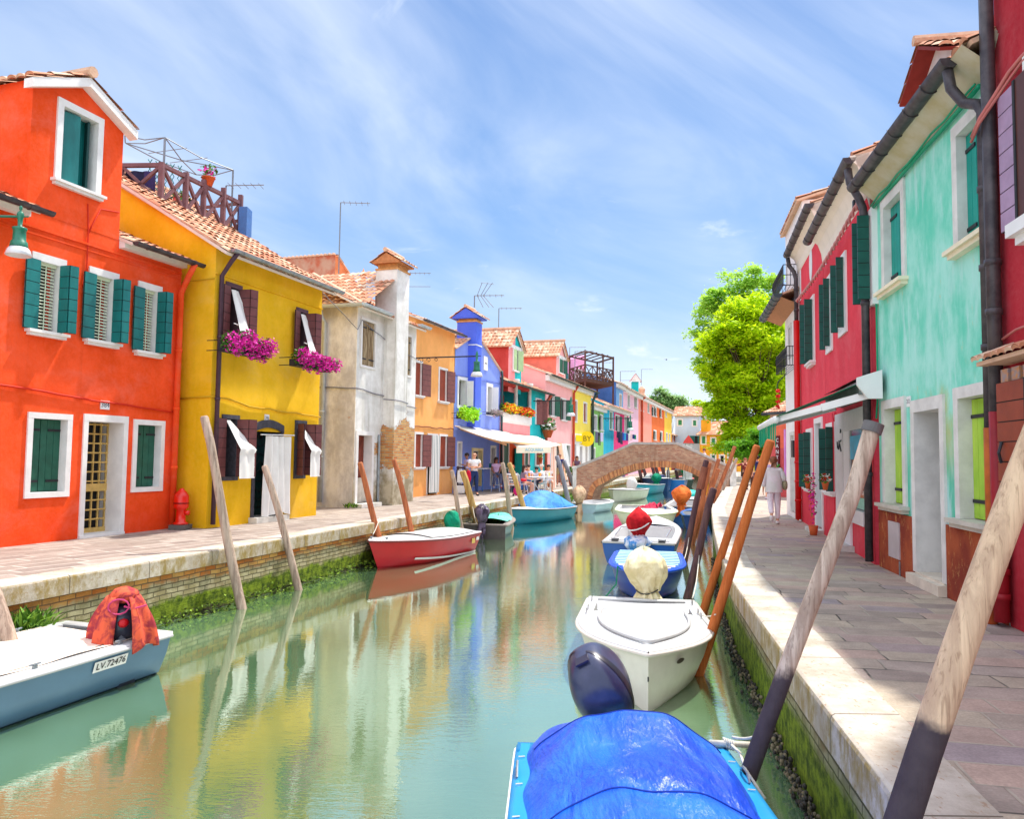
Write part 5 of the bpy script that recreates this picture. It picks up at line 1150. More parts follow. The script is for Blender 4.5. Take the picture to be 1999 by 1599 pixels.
# ---- laundry strung in front of the low houses
HL=HGr; lines=[(HGr.f,1166,1177,844,[(1165.5,6,22,'grey_shirt',S(100,96,120)),(1170,4,26,'dark_leggings',S(60,56,72)),(1174,5,18,'lilac_towel',S(206,196,226))]),
 (HMg.f,1199,1242,845,[(1201,5,24,'pink_dress',S(240,80,130)),(1206,4,13,'black_top',S(36,38,66)),(1209.5,4,22,'navy_trousers',S(40,42,84)),(1213,4,24,'slate_trousers',S(62,66,92)),(1216.5,3.5,16,'blue_shirt',S(60,90,200)),(1220,4,15,'cyan_towel',S(50,170,226)),(1224,3,15,'purple_shirt',S(80,60,140)),(1227.5,4,13,'white_shirt',S(236,232,228)),(1232,4,13,'pale_pink_shirt',S(240,200,210)),(1236.5,3,9,'deep_navy_shorts',S(26,50,120)),(1240.5,4,9,'emerald_shirt',S(10,150,110))])]
for ff,xa,xb,y,items in lines:
    zl=ff.at((xa+xb)/2,y,.8)[1]; u0=ff.at(xa-1,y,.8)[0]; u1=ff.at(xb+2,y,.8)[0]
    cl_=MB(); A0=ff.pt(u0,.8,zl); A1=ff.pt(u1,.8,zl); cl_.tube([A0,A0.lerp(A1,.5)-Vector((0,0,.05)),A1],.015,4); tag(cl_.build('washing_line',WPAINT),'washing line '+('by the pistachio house' if xb<1180 else 'across the magenta and pale pink houses'),'washing line')
    for x,wpx,h,nm,cc in items:
        ua=ff.at(x-wpx/2,y,.8)[0]; ub=ff.at(x+wpx/2,y,.8)[0]; D=A0.y; hh=h/1500*ff.pt(ua,.8).y; m=MB(); ph=x
        legs='trousers' in nm or 'leggings' in nm or 'shorts' in nm
        for (s0,s1) in (((0,.46),(.54,1)) if legs else ((0,1),)):
            def g(a,t,s0=s0,s1=s1): 
                e=.12*(1-t)*(-1 if s0==0 and legs else (1 if legs else 0)); k=s0+(s1-s0)*a; u=ua+(ub-ua)*(k+e*.5); p=ff.pt(u,.8+.05*math.sin(k*9+ph),zl-hh*(1-t)); return tuple(p)
            m.grid(g,8,5)
        if legs: m.grid(lambda a,t:tuple(ff.pt(ua+(ub-ua)*a,.8+.05*math.sin(a*9+ph),zl-hh*.3*(1-t)+.001)),8,2)
        o_=m.build('garment',mat('cloth_'+nm,cc,.9,.1,4)); tag(o_,nm.replace('_',' ')+' hanging on the washing line '+('by the pistachio house' if xb<1180 else 'over the bridge parapet'),'laundry','washing hung out to dry')
        s_=o_.modifiers.new('thickness','SOLIDIFY'); s_.thickness=.01
# ================================================================ right row
pA0=gp(1709,1101); pA1=gp(1882,1181); dA=(pA1-pA0).xy.normalized()
pB0=gp(1572,1022); pB1=gp(1703,1099.5); dB=(pB1-pB0).xy.normalized()
def RF(p,d,pa,pb): return Fac(p.xy,d).sub(pa,pb,903)
# ---- mint green house
f=RF(pA0,dA,1717,1963); H=House(f,'faded mint green house with brown plinth, white framed openings and dark gutter'); W=H.W
def mintmat():
    t=NT('faded_mint_render'); sp=t.n('ShaderNodeSeparateXYZ'); t.L.new(t.tc.outputs['Object'],sp.inputs[0])
    c=t.mix(t.rng(t.noise(1.2,scl=(1.4,1,.8),det=8,rough=.65),.36,.64),S(104,208,180),S(168,228,214))
    c=t.mix(t.math('MULTIPLY',t.rng(t.noise(2.1,scl=(2.2,1,.5),det=7),.52,.7),.6),c,S(190,228,224))
    lw=t.math('ADD',t.rng(sp.outputs[2],1.9,3.4,1,0,False),t.math('MULTIPLY',t.math('SUBTRACT',t.noise(1.3,scl=(1,1,.6),det=7),.5),2.6))
    c=t.mix(t.math('MULTIPLY',t.rng(lw,.7,1.2),.9),c,t.mix(t.noise(3,det=6),S(150,190,110),S(196,178,120)))
    c=t.mix(t.math('MULTIPLY',t.rng(t.noise(3.2,scl=(1.5,1,.7),det=8,rough=.7),.6,.7),.5),c,S(206,190,130))
    c=t.mix(t.math('MULTIPLY',t.rng(lw,1.15,1.5),.5),c,S(176,146,60))
    c=t.mix(t.rng(sp.outputs[2],2.0,1.2),c,t.mix(t.rng(t.noise(2.2,scl=(2,1,.4),det=7),.4,.6),S(90,190,160),S(170,212,208)))
    t.bump(t.math('ADD',t.noise(40,det=8,rough=.8),t.math('MULTIPLY',t.noise(6),.7)),.5,.012); return t.fin(c,.9,.15)
MINT=mintmat()
h1=H.hole(1729,1763,388,557); h2=H.hole(1873,1925,237,468); g1=H.hole(1731,1765,796,985); gd=H.hole(1791,1841,801,1133); g2=H.hole(1877,1946,772,1019)
ZW=5.55
H.wall(MINT,ZW,7,side=7.0)
LG=mat('lime_green_boards',S(150,205,52),.6,.2,1.6,.25,30,col2=S(190,222,84),scl=(1,1,.5)); TS=mat('teal_boards',S(0,150,136),.5,.12,3,.15)
FR=mat('weathered_white_frame',(.68,.66,.63),.75,.15,3,.4,20)
for h in (h1,h2): H.window(h,.14,fm=FR,inside=TS,dep=.11,sill=True,sm=mat('cream_sill',S(236,224,196),.7,.1,4,.2))
for h in (g1,g2): 
    H.window(h,.13,fm=FR,inside=LG,dep=.15,sill=True,sm=mat('grey_sill',S(190,184,172),.8,.15,4,.3))
u0,u1,z0,z1=gd; b=MB(); b.poly([(u0,.95,.15),(u1,.95,.15),(u1,.95,z1),(u0,.95,z1)]); dr=b.build('door',mat('dark_wood_door',(.05,.03,.025),.6),H.r)
b=MB(); b.box(u0-.13,u0,-.03,.95,.15,z1); b.box(u1,u1+.13,-.03,.95,.15,z1); b.box(u0-.13,u1+.13,-.032,.95,z1,z1+.16); b.build('frame',FR,dr)
b=MB(); b.box(u0-.13,u1+.13,-.12,.95,.004,.13); b.box(u0-.05,u1+.05,-.03,.95,.13,.155); b.build('step',mat('door_step_stone',S(214,202,184),.85,.15,4,.3),dr)
# plinth
def plinthmat():
    t=NT('rust_brown_plinth'); c=t.mix(t.rng(t.noise(2.4,scl=(1,1,.8),det=7),.35,.65),S(132,56,42),S(168,84,52)); m=t.rng(t.noise(9,scl=(1.6,1,.5),det=8,rough=.75),.56,.62)
    c=t.mix(t.math('MULTIPLY',m,.75),c,S(206,146,90)); t.bump(t.math('ADD',t.noise(30,det=8,rough=.8),t.math('MULTIPLY',m,-.6)),.6,.012); return t.fin(c,.9,.15)
PLM=plinthmat(); zp=.84
for a_,b_ in ((0,u0-.13),(u1+.13,W)): b=MB(); b.box(a_,b_,-.025,-.003,.003,zp); b.build('plinth',PLM,H.r)
# meter cabinet
a,zt=H.f.at(1740,1022); c,zb=H.f.at(1762,1088); b=MB(); b.box(min(a,c),max(a,c),-.045,-.026,.22,.72); b.build('meter_cabinet',mat('cabinet_metal',S(196,186,188),.4,.1,3,metal=.3),H.r)
b=MB(); b.box(max(a,c)-.05,max(a,c)-.01,-.035,-.026,.004,.2); b.build('conduit',ZINC,H.r)
a,z=H.f.at(1776,784); b=MB(); b.box(a-.07,a+.07,-.02,-.003,z-.07,z+.07); pl=b.build('house_number_plate',WPAINT,H.r); text('212',.08,mat('ink_blue',S(60,70,90),.6),pl,(a,-.021,z),name='numerals',ext=.001)
hh=g1; um_=(hh[0]+hh[1])/2+.12; a,z=um_,H.z(1752,862); b=MB(); b.box(a-.1,a+.1,.1,.108,z-.16,z+.12); b.box(a-.1,a+.1,.1,.108,z-.36,z-.19); pp=b.build('paper_notice',mat('notice_white',S(236,226,222),.7),H.r)
b=MB(); b.box(a-.085,a+.085,.096,.099,z-.08,z+.1); b.build('notice_band',mat('notice_red',S(206,30,40),.6),pp); text('VENDE',.05,WPAINT,pp,(a,.094,z+.01),name='lettering',ext=.001); text('AFFITTA',.034,mat('notice_red',S(206,30,40),.6),pp,(a,.095,z-.28),name='lettering',ext=.001)
# soffit cove, roof, gutter
b=MB(); b.poly([(0,-.002,ZW-.02),(W,-.002,ZW-.02),(W,-.3,5.78),(0,-.3,5.78)]); b.poly([(0,-.3,5.78),(W,-.3,5.78),(W,0,5.9),(0,0,5.9)]); b.poly([(0,0,ZW),(0,-.3,5.78),(0,0,5.9)]); b.build('soffit',mat('stained_soffit',S(226,216,196),.85,.2,3,.4,20,col2=S(190,176,140)),H.r)
b=MB(); patch(b,(-.05,-.26,5.8),(W+.1,0,0),(0,3.7,1.5)); slab(b,(-.05,-.24,5.8),(W+.1,0,0),(0,3.7,1.5),.05,0); slab(b,(W+.05,7.3,5.82),(-W-.1,0,0),(0,-3.8,1.5),.05,0); b.build('roof',[TILE,SOFF],H.r)
gutter(H,-.05,W-.3,5.8,.3,COPPER,.1)
GC=mat('green_painted_cable',S(10,150,110),.5,.1)
cable(H,[(.1,-.05,ZW-.12),(W-.25,-.05,ZW-.1)],GC,.028,.012,'green_cable',.5); cable(H,[(.1,-.09,ZW-.1),(W-.25,-.09,ZW-.08)],GC,.014,.02,'green_cable',.4,8)
cable(H,[(.08,-.03,ZW-.1),(.08,-.03,2.6),(.06,-.05,2.2)],GC,.014,.01,'green_cable',.6)
pipe(H,[(W-.38,-.3,5.7),(W-.38,-.27,5.5),(W-.3,-.18,5.3),(W-.12,-.12,5.2),(W-.07,-.1,5.1),(W-.07,-.1,1.9)],COPPER,.055)
pipe(H,[(W-.07,-.1,1.9),(W-.07,-.1,1.2),(W-.07,-.1,.06)],mat('ochre_pipe_foot',S(176,88,30),.6,.2,6),.06)
b=MB()
for k in range(7): b.ball((W-.12+R.uniform(-.1,.1),.1+k*.02,5.85+R.uniform(-.12,.2)),(.16,.2,.13),7,0,lambda v,t,p:v*(1+.25*math.sin(t*5+p*7)))
b.build('rubble_flue',mat('rough_mortar',S(176,164,146),.95,.3,6,.8,20),H.r)
# dormer with dark red cheeks
u_a=H.u(1790,160,-1.2); b=MB(); ua,ub=1.15,2.35; y0=1.1; zz1=6.75; zz2=7.35; cm=(ua+ub)/2
ua=H.f.at(1797,180,-1.1)[0]; ub=ua+1.5; cm=(ua+ub)/2; zz1=H.f.at(1800,165,-1.1)[1]; zz1-=.12; zz2=zz1+.42
b.poly([(ua,y0,6),(ub,y0,6),(ub,y0,zz1),(cm,y0,zz2),(ua,y0,zz1)]); b.poly([(ua,3.4,6),(ua,y0,6),(ua,y0,zz1),(ua,3.4,zz1)],1); b.poly([(ub,y0,6),(ub,3.4,6),(ub,3.4,zz1),(ub,y0,zz1)],1); b.poly([(ub,3.4,6),(ua,3.4,6),(ua,3.4,zz1),(cm,3.4,zz2),(ub,3.4,zz1)],1); dm=b.build('dormer',[mat('dormer_front_white',S(216,216,220),.8,.1,4),stucco('dark_red_cheek',S(150,30,40),.1,.1)],H.r)
b=MB(); sl=(zz2-zz1)/(cm-ua); o=.2
patch(b,(ua-o,3.4,zz1-o*sl+.05),(0,y0-3.4-.3,0),(cm-ua+o,0,(cm-ua+o)*sl),nrm=Vector((-sl,0,1))); patch(b,(ub+o,y0-.3,zz1-o*sl+.05),(0,3.4-y0+.3,0),(-(ub-cm+o),0,(ub-cm+o)*sl),nrm=Vector((sl,0,1)))
slab(b,(ua-o,3.4,zz1-o*sl+.03),(0,y0-3.4-.28,0),(cm-ua+o,0,(cm-ua+o)*sl),.05,1); slab(b,(ub+o,y0-.28,zz1-o*sl+.03),(0,3.4-y0+.28,0),(-(ub-cm+o),0,(ub-cm+o)*sl),.05,1)
b.tube([(cm,y0-.34,zz2+.12),(cm,3.4,zz2+.12)],.085,8); b.build('dormer_roof',[TILE,mat('dark_red_rafter',S(126,44,40),.8,.15,5)],dm)
HM=H
# ---- near crimson house
q=Fac(pA0.xy,dA); ff=q.sub(1964,1999,903); ff.W=6.2; H=House(ff,'crimson house at the right frame edge with mauve upper and russet lower shutters')
CR=stucco('crimson_render',S(178,32,48),.12,.2,S(150,20,30)); H.wall(CR,8.5,7,side=10)
b=MB(); slab(b,(-.05,-.4,8.5),(6.3,0,0),(0,3.9,1.6),.05,0); patch(b,(-.05,-.4,8.5),(6.3,0,0),(0,3.9,1.6)); b.build('roof',TILE,H.r)
def sh(x0,x1,yt,yb,off,m,nm='shutter',n=None):
    a,z0=H.f.at(x0,(yt+yb)/2,off); c,_=H.f.at(x1,(yt+yb)/2,off); xm=(x0+x1)/2; z0=H.f.at(xm,yb,off)[1]; z1=H.f.at(xm,yt,off)[1]; n=n or max(3,round((z1-z0)/.2)); b=MB(); b.panel((a,-off),(c,-off),z0,z1,.03,1); hh=(z1-z0)/n
    for k in range(n): b.panel((a,-off),(c,-off),z0+k*hh+.006,z0+(k+1)*hh-.006,.05)
    return b.build(nm,[m,DARK],H.r),a,c,z0,z1
s1,a,c,z0,z1=sh(1956,1988,172,448,.07,MAUVE); b=MB(); b.box(c+.02,c+.06,-.12,-.03,z0,z1); b.box(c+.12,c+1.1,-.03,.0,z0,z1); b.build('window',[DARK],H.r)
b=MB(); b.box(c+.03,c+.3,-.11,-.07,z0,z1); b.build('shutter',mat('dark_brown_edge',S(84,44,36),.5),H.r)
b=MB(); b.box(c+.0,c+1.3,-.2,-.002,z0-.14,z0-.02); b.box(c+.05,c+1.2,-.14,-.002,z0-.22,z0-.14); b.build('sill',WPAINT,H.r)
b=MB(); b.box(c+.1,c+1.3,-.06,-.002,z1+.02,z1+.18); b.build('lintel',WPAINT,H.r)
RS=mat('russet_planks',S(140,58,34),.5,.15,5,.15)
s2,a,c,z0,z1=sh(1953,2010,742,982,.16,RS); b=MB(); b.box(c,c+.06,-.2,0,z0,z1); b.box(c+.06,c+1.1,-.03,0,z0,z1); b.build('window',DARK,H.r)
b=MB(); b.tube([(a+.12,-.2,z0+.55),(a+.13,-.23,z0+.45),(a+.1,-.2,z0+.36)],.014,6); b.build('catch',IRON,s2)
b=MB(); b.box(c-.15,c+1.3,-.14,-.002,z0-.1,z0-.02); b.build('sill',mat('grey_sill',S(190,184,172),.8),H.r)
zt=H.z(1975,678,.2); b=MB(); patch(b,(.0,-.28,zt-.06),(3,0,0),(0,.28,.14),row=.3,tile=.14,amp=.03); b.box(.02,3,-.25,-.003,zt-.1,zt-.06,0); b.build('tiled_ledge',TILE,H.r)
b=MB(); 
for k in range(5): b.box(.25+k*.22,.4+k*.22,-.13,-.003,zt-.3,zt-.16)
b.build('ledge_trim',mat('mosaic_trim',S(190,180,190),.6,.4,20,col2=S(210,140,70)),H.r)
RC=mat('pinkish_cable',S(190,110,105),.5,.1); zc=H.z(1999,88,.05)
cable(H,[(-.1,-.19,zc-.5),(.1,-.19,zc-.4),(.4,-.05,zc-.1),(3.5,-.05,zc+.1)],RC,.022,.012,step=.2); cable(H,[(-.1,-.2,zc-.56),(.1,-.2,zc-.45),(.4,-.05,zc-.16),(3.5,-.05,zc+.04)],RC,.016,.015,step=.25,seed=9)
cable(H,[(-.1,-.06,zt+.12),(.4,-.05,zt+.2),(3,-.05,zt+.25)],RC,.012,.01)
pipe(H,[(.07,-.1,9.0),(.07,-.1,4),(.07,-.1,2.05)],COPPER,.065); pipe(H,[(.07,-.1,2.05),(.07,-.1,1.0),(.07,-.1,.05)],mat('dark_red_pipe_foot',S(150,28,38),.5,.15,6),.068)
q=gp(1944,1218); potted('broken terracotta pot at the foot of the dark red downpipe',(q.x-.05,q.y,.004),.1,leafs=20,h=.16)
# ---- raspberry red house (two roof heights)
f=RF(pB0,dB,1613,1706); H=House(f,'raspberry red house with green shutters, white shopfront and big green awning'); W=H.W
RB=stucco('raspberry_render',S(226,58,76),.1,.25,S(196,30,44),.25)
hu=[H.hole(1615,1624,548,680),H.hole(1640,1652,508,645),H.hole(1693,1704,425,590)]
gw=H.hole(1617,1631,835,958); 
H.wall(RB,5.75,7,side=7.6)
for h,lw in zip(hu,(.11,.12,.17)): H.window(h,.1,fm=WPAINT,inside='glass',dep=.15,sill=False,bottom=True,leaves=[('L',[(92,lw)]),('R',[(95,lw)])],lm=DGREEN)
H.window(gw,.1,fm=WPAINT,inside='glass',dep=.15,sill=True,leaves=[('L',[(92,.13)]),('R',[(95,.13)])],lm=DGREEN)
def cove(H,u0,u1,zw,zg,m=None):
    b=MB()
    prof=[(-.003,zw),(-.03,zw+.05),(-.05,zw+(zg-zw)*.4),(-.12,zw+(zg-zw)*.75),(-.25,zg-.02),(-.28,zg+.06),(0,zg+.1)]
    for (y0,z0),(y1,z1) in zip(prof[:-1],prof[1:]): b.poly([(u0,y0,z0),(u1,y0,z0),(u1,y1,z1),(u0,y1,z1)])
    for x in (u0,u1): b.poly([(x,y,z) for y,z in prof])
    b.build('cove',m or mat('cream_cove',S(240,228,214),.85,.06,3),H.r)
cove(H,0,W,5.72,6.28); b=MB(); patch(b,(-.05,-.22,6.36),(W+.05,0,0),(0,3.7,1.4)); slab(b,(-.05,-.2,6.36),(W+.05,0,0),(0,3.7,1.4),.05,0); b.poly([(W,-.2,6.3),(W,3.5,7.75),(W,3.5,5.5),(W,0,5.5)],1); b.build('roof',[TILE,SOFF],H.r)
gutter(H,-.3,W,6.32,.28,COPPER,.1)
# swan neck pipe between raspberry and mint houses
pipe(H,[(W-.15,-.28,6.18),(W-.12,-.26,5.95),(W-.05,-.15,5.68),(W+.0,-.1,5.5),(W+.02,-.09,5.3),(W+.02,-.09,.05)],COPPER,.06)
TW_=mat('twisted_pink_cable',S(206,140,140),.6,.15)
b=MB(); zc=5.62
for ph in (0,math.pi):
    b.tube([(W-.1-k*(W+3.3)/90,-.14+.025*math.cos(k*.9+ph),zc-.12*math.sin(k/90*math.pi)+.025*math.sin(k*.9+ph)) for k in range(91)],.022,6)
b.build('twisted_cable',TW_,H.r,True)
b=MB(); b.box(W-.5,W-.4,-.16,-.05,zc,zc+.15); b.build('cable_clamp',IRON,H.r)
# white shopfront
a,_=H.f.at(1636,900); c,_=H.f.at(1698,900); z1=H.z(1668,800); z0=H.z(1680,995); m_,_=H.f.at(1664,900); ml,_=H.f.at(1651,900)
SF=mat('shopfront_white',S(214,206,206),.5,.08,3)
b=MB(); b.box(a,ml,-.05,-.003,0.05,z1); b.box(ml,c+.05,-.05,-.003,z1-.35,z1); b.box(c-.02,c+.06,-.05,-.003,z0,z1-.35); b.box(ml,c+.06,-.12,-.003,z0-.22,z0); b.box(m_-.05,m_+.02,-.05,-.003,z0,z1-.35); sf=b.build('shopfront',SF,H.r)
b=MB(); b.box(m_+.02,c-.02,-.03,-.004,z0,z1-.35); b.build('shop_window',GLASS,sf); b=MB(); b.box(m_+.06,c-.05,-.045,-.031,z1-.85,z1-.45); b.build('cyan_picture',mat('cyan_print',S(20,170,210),.5,.2,4),sf); b=MB(); b.box(m_+.06,c-.05,-.045,-.031,z0+.02,z0+.2); b.build('display_cloth',mat('sea_green_cloth',S(150,196,176),.8,.2,5),sf)
b=MB(); b.box(ml,m_-.05,-.04,-.004,.05,z1-.35); b.build('shop_door',mat('shop_door_white',S(232,226,228),.5,.05),sf)
for pts in ([(0,0),(.12,-.03),(.2,.05),(.2,.22)],[(.2,.12),(.42,.1)],[(.28,.02),(.42,-.08)],): 
    pass
b=MB(); zz=H.z(1655,872)
for pts in ([(-.2,.1),(-.16,-.02),(-.06,-.04),(0,.05),(.0,.12)],[(0,.1),(.12,.1),(.2,.12)],[(.05,.05),(.12,-.02),(.18,-.08)],[(.14,.26),(.18,.3),(.14,.32)]):
    b.tube([((a+ml)/2+.1+x,-.06,zz+z) for x,z in pts],.012,6)
b.build('shop_emblem',IRON,sf)
b=MB(); b.box(ml-.1,m_+.1,-.35,-.003,.004,.1); b.build('step',STONE,H.r)
b=MB(); b.box(a-.35,a-.22,-.045,-.003,.1,2.5); b.box(a-.35,a-.1,-.045,-.003,2.4,2.5); b.build('painted_pipe',RB,H.r)
# awning
aw=thing('awning','green awning with fringed valance and white cassette over the raspberry shop','awning',(H.f.o.x,H.f.o.y,0),math.atan2(dB.y,dB.x))
uc0=H.f.at(1628,775,.15)[0]; uc1=H.f.at(1694,745,.2)[0]; zc=H.z(1680,755,.2)
b=MB(); i=b.vs([(uc1-.08,-.003,zc+.2),(uc1-.08,-.34,zc+.09),(uc1-.08,-.34,zc-.02),(uc1-.08,-.2,zc-.22),(uc1-.08,-.003,zc-.22)]+[(uc1,-.003,zc+.2),(uc1,-.34,zc+.09),(uc1,-.34,zc-.02),(uc1,-.2,zc-.22),(uc1,-.003,zc-.22)])
b.face((0,1,2,3,4)); b.face((9,8,7,6,5)); [b.face((k,(k+1)%5+0,(k+1)%5+5,k+5)) for k in range(5)]; b.build('end_cap',WPAINT,aw)
b=MB(); b.box(uc0,uc1-.08,-.3,-.003,zc-.15,zc+.05); b.poly([(uc0,-.003,zc+.19),(uc1-.08,-.003,zc+.19),(uc1-.08,-.34,zc+.08),(uc0,-.34,zc+.08)]); b.build('cassette',mat('cassette_metal',S(120,130,128),.4,.2,3,metal=.4),aw)
AG=mat('awning_green',S(6,104,72),.7,.12,3,.1); ob=1.4; zb=2.2
fb=Fac(H.f.o+H.f.n*ob,H.f.d); ub1=fb.at(1515,820)[0]; ub0=fb.at(1484,840)[0]
b=MB(); b.grid(lambda s_,t_:((uc0*(1-s_)+(uc1-.1)*s_)*(1-t_)+(ub0*(1-s_)+ub1*s_)*t_,-.3-(ob-.3)*t_,zc-.0+(zb+.04-zc)*t_+.02*math.sin(s_*9)*t_*(1-t_)),14,10); o_=b.build('canvas',AG,aw,True); sm_=o_.modifiers.new('t','SOLIDIFY'); sm_.thickness=.012
b=MB(); b.tube([(ub0,-ob,zb),(ub1,-ob,zb)],.06,12); b.build('front_bar',WPAINT,aw,True)
b=MB(); n=60
for k in range(n): x=ub0+(ub1-ub0)*(k+.5)/n; w2=(ub1-ub0)/n*.45; dz=.32+.05*math.sin(k*1.3)+R.uniform(-.02,.02); y=-ob-.01+.012*math.sin(k*1.1); b.poly([(x-w2,y,zb-.04),(x+w2,y,zb-.04),(x+w2*.9,y-.01,zb-.04-dz),(x-w2*.9,y-.01,zb-.04-dz)])
o_=b.build('valance',mat('valance_green',S(20,160,116),.8,.15,6),aw); sm_=o_.modifiers.new('t','SOLIDIFY'); sm_.thickness=.006
for (ua_,ub_) in ((uc1-.15,ub1-.1),(uc0+.15,ub0+.15)):
    b=MB(); e=((ua_+ub_)/2+.1,-ob*.55,(zc+zb)/2-.08); b.beam((ua_,-.15,zc-.15),e,.05,.11); b.beam(e,(ub_,-ob,zb-.0),.045,.09); b.build('folding_arm',WPAINT,aw)
# far part of the raspberry house
f=RF(pB0,dB,1563,1612.5); H=House(f,'taller far part of the raspberry house with white oval medallions and green shutters'); W=H.W
hs=[H.hole(1582,1590,588,708)]; gs=[H.hole(1577,1586,845,952)]; gd_=H.hole(1594,1606,826,1032)
H.wall(RB,6.5,7,side=8.2)
H.window(hs[0],.1,fm=WPAINT,inside='glass',dep=.15,sill=True,leaves=[('L',[(92,.19)]),('R',[(95,.17)])],lm=DGREEN); H.window(gs[0],.1,fm=WPAINT,inside='glass',dep=.15,sill=True,leaves=[('L',[(92,.16)]),('R',[(95,.15)])],lm=DGREEN)
H.window(gd_,.12,fm=WPAINT,inside='dark',dep=.3,sill=False,name='door')
b=MB(); b.box(gd_[0]-.1,gd_[1]+.1,-.25,0,.004,.08); b.build('step',STONE,H.r)
cove(H,0,W,6.5,7.0); b=MB(); patch(b,(-.1,-.22,7.08),(W+.1,0,0),(0,3.7,1.4)); slab(b,(-.1,-.2,7.08),(W+.1,0,0),(0,3.7,1.4),.05,0); b.poly([(W,-.28,7.02),(W,3.5,8.4),(W,3.5,6.3),(W,0,6.4)],1); b.build('roof',[TILE,SOFF],H.r)
gutter(H,-.1,W+.1,7.04,.28,COPPER,.1); pipe(H,[(.1,-.28,6.9),(.1,-.25,6.7),(.2,-.14,6.5),(.25,-.1,6.3),(.25,-.1,5.2)],COPPER,.055); pipe(H,[(.25,-.1,5.2),(.25,-.1,2),(.25,-.1,.06)],mat('scarlet_pipe',S(206,24,24),.4,.12,5),.075)
b=MB()
for px,py in ((1583,515),(1613,478)):
    a,z=H.f.at(px,py); i=b.vs([(a+.25*math.cos(t/16*6.283),-.008,z+.42*math.sin(t/16*6.283)) for t in range(16)]); b.face(range(i,i+16))
b.build('painted_medallions',WPAINT,H.r)
HRb=H
fb_=[mat('bloom_red',S(226,40,20)),mat('bloom_white',S(240,240,230)),LEAF]
for px,py,lab,gh in ((1577,942,'hanging pot of red and white flowers by the far raspberry window',RF(pB0,dB,1563,1612.5)),(1611,942,'hanging pot of red and white flowers by the near raspberry window',RF(pB0,dB,1613,1706))):
    a,z=gh.at(px,py,.35); q=gh.pt(a,.35,z); r=thing('hanging_pot',lab,'plant pot',tuple(q),0,'flower pots hanging on the raspberry house'); m=MB(); m.lathe([(.035,-.14),(.065,0),(.07,.01),(0,0)],10); m.build('pot',mat('terracotta_pot',S(205,98,52)),r,True); m=MB(); leafquads(m,(0,0,.07),(.11,.11,.1),110,.035,random.Random(4),ms=[0,1,2]); m.build('flowers',fb_,r)
q=HRb.f.pt(HRb.u(1592,950,.2),.25,.35); r=thing('climbing_flowers','magenta flowers climbing in a pot between two raspberry doors','plant',tuple((q.x,q.y,.004))); m=MB(); m.lathe([(.07,0),(.1,.2),(.09,.2),(0,.18)],12); m.build('pot',mat('terracotta_pot',S(205,98,52)),r,True); m=MB(); leafquads(m,(0,0,.8),(.09,.09,.65),170,.035,random.Random(5),ms=[0,1,1,2]); m.build('flowers',[PET,PET2,LEAF],r)
q=gp(1562,1016); r=thing('bowl','small orange bowl on the paving at the corner of the white house','bowl',(q.x,q.y,.004)); m=MB(); m.lathe([(.08,0),(.13,.1),(.12,.1),(.06,.02),(0,.02)],14); m.build('bowl',mat('orange_plastic',S(236,90,20),.4),r,True)
# ---- white narrow house with iron balconies
pC0=gp(1536,1004); pC1=gp(1560,1013.5); dC=(Vector((7.3,19.1))-Vector((8.07,22.6))).normalized()
f=Fac(pC0.xy,dC).sub(1535,1562,901); H=House(f,'narrow white house with iron balcony and deep wooden eaves'); W=H.W
WW=stucco('white_wash',S(238,232,232),.04,.15,S(190,180,170))
hs=[H.hole(1541,1545,640,700)]; gd_=[H.hole(1545,1552,850,1000)]
H.wall(WW,5.7,7,side=7.3)
H.window(hs[0],.1,fm=FR,inside='glass',dep=.2,sill=False); H.window(gd_[0],.1,fm=FR,inside=WPAINT,dep=.2,sill=False,name='door',hinge=False)
b=MB(); a,z=H.f.at(1555,875); b.box(a-.15,a+.2,-.12,-.003,z-.25,z+.2); b.build('letter_box',IRON,H.r)
b=MB(); b.poly([(-.9,-.002,5.68),(W,-.002,5.68),(W,-.5,5.9),(-.9,-.5,5.9)]); b.build('wooden_eaves',mat('eaves_board',S(176,120,84),.8,.25,12,.3,scl=(6,1,1)),H.r)
b=MB(); slab(b,(-.9,-.52,5.94),(W+.9,0,0),(0,4,1.5),.05,0); b.build('roof',TILE,H.r)
gutter(H,-1.0,W+.1,5.95,.52,mat('slate_gutter',S(70,84,90),.45,.2,metal=.4),.12)
def balcony(H,u0,u1,z,d=.55,h=.55):
    b=MB()
    for zz in (z,z+h,z+h*.5):
        b.tube([(u0,-.0,zz),(u0,-d,zz),(u1,-d,zz),(u1,0,zz)],.012,5)
    n=max(3,int((u1-u0)/.14))
    for k in range(n+1): x=u0+(u1-u0)*k/n; b.tube([(x,-d,z),(x,-d,z+h)],.008,4)
    for k in range(4): y=-d*k/4; b.tube([(u0,y,z),(u0,y,z+h)],.008,4); b.tube([(u1,y,z),(u1,y,z+h)],.008,4); b.tube([(u0,y,z),(u1,y,z)],.008,4)
    for k in range(n): 
        cx_=u0+(u1-u0)*(k+.5)/n; b.tube([(cx_+.06*math.cos(t),-d-.015,z+h*.72+.07*math.sin(t)) for t in [i*.7 for i in range(10)]],.006,4)
    return b.build('balcony',IRON,H.r)
a,z=H.f.at(1540,708,.3); balcony(H,.2,W-.15,z,.28,.5); a,z2=H.f.at(1545,735,.2); 
b=MB(); b.tube([(.4,-.05,z2+.3),(.4,-.25,z2+.1),(.4,-.3,z2-.1)],.015,5); b.build('iron_bracket',IRON,H.r)
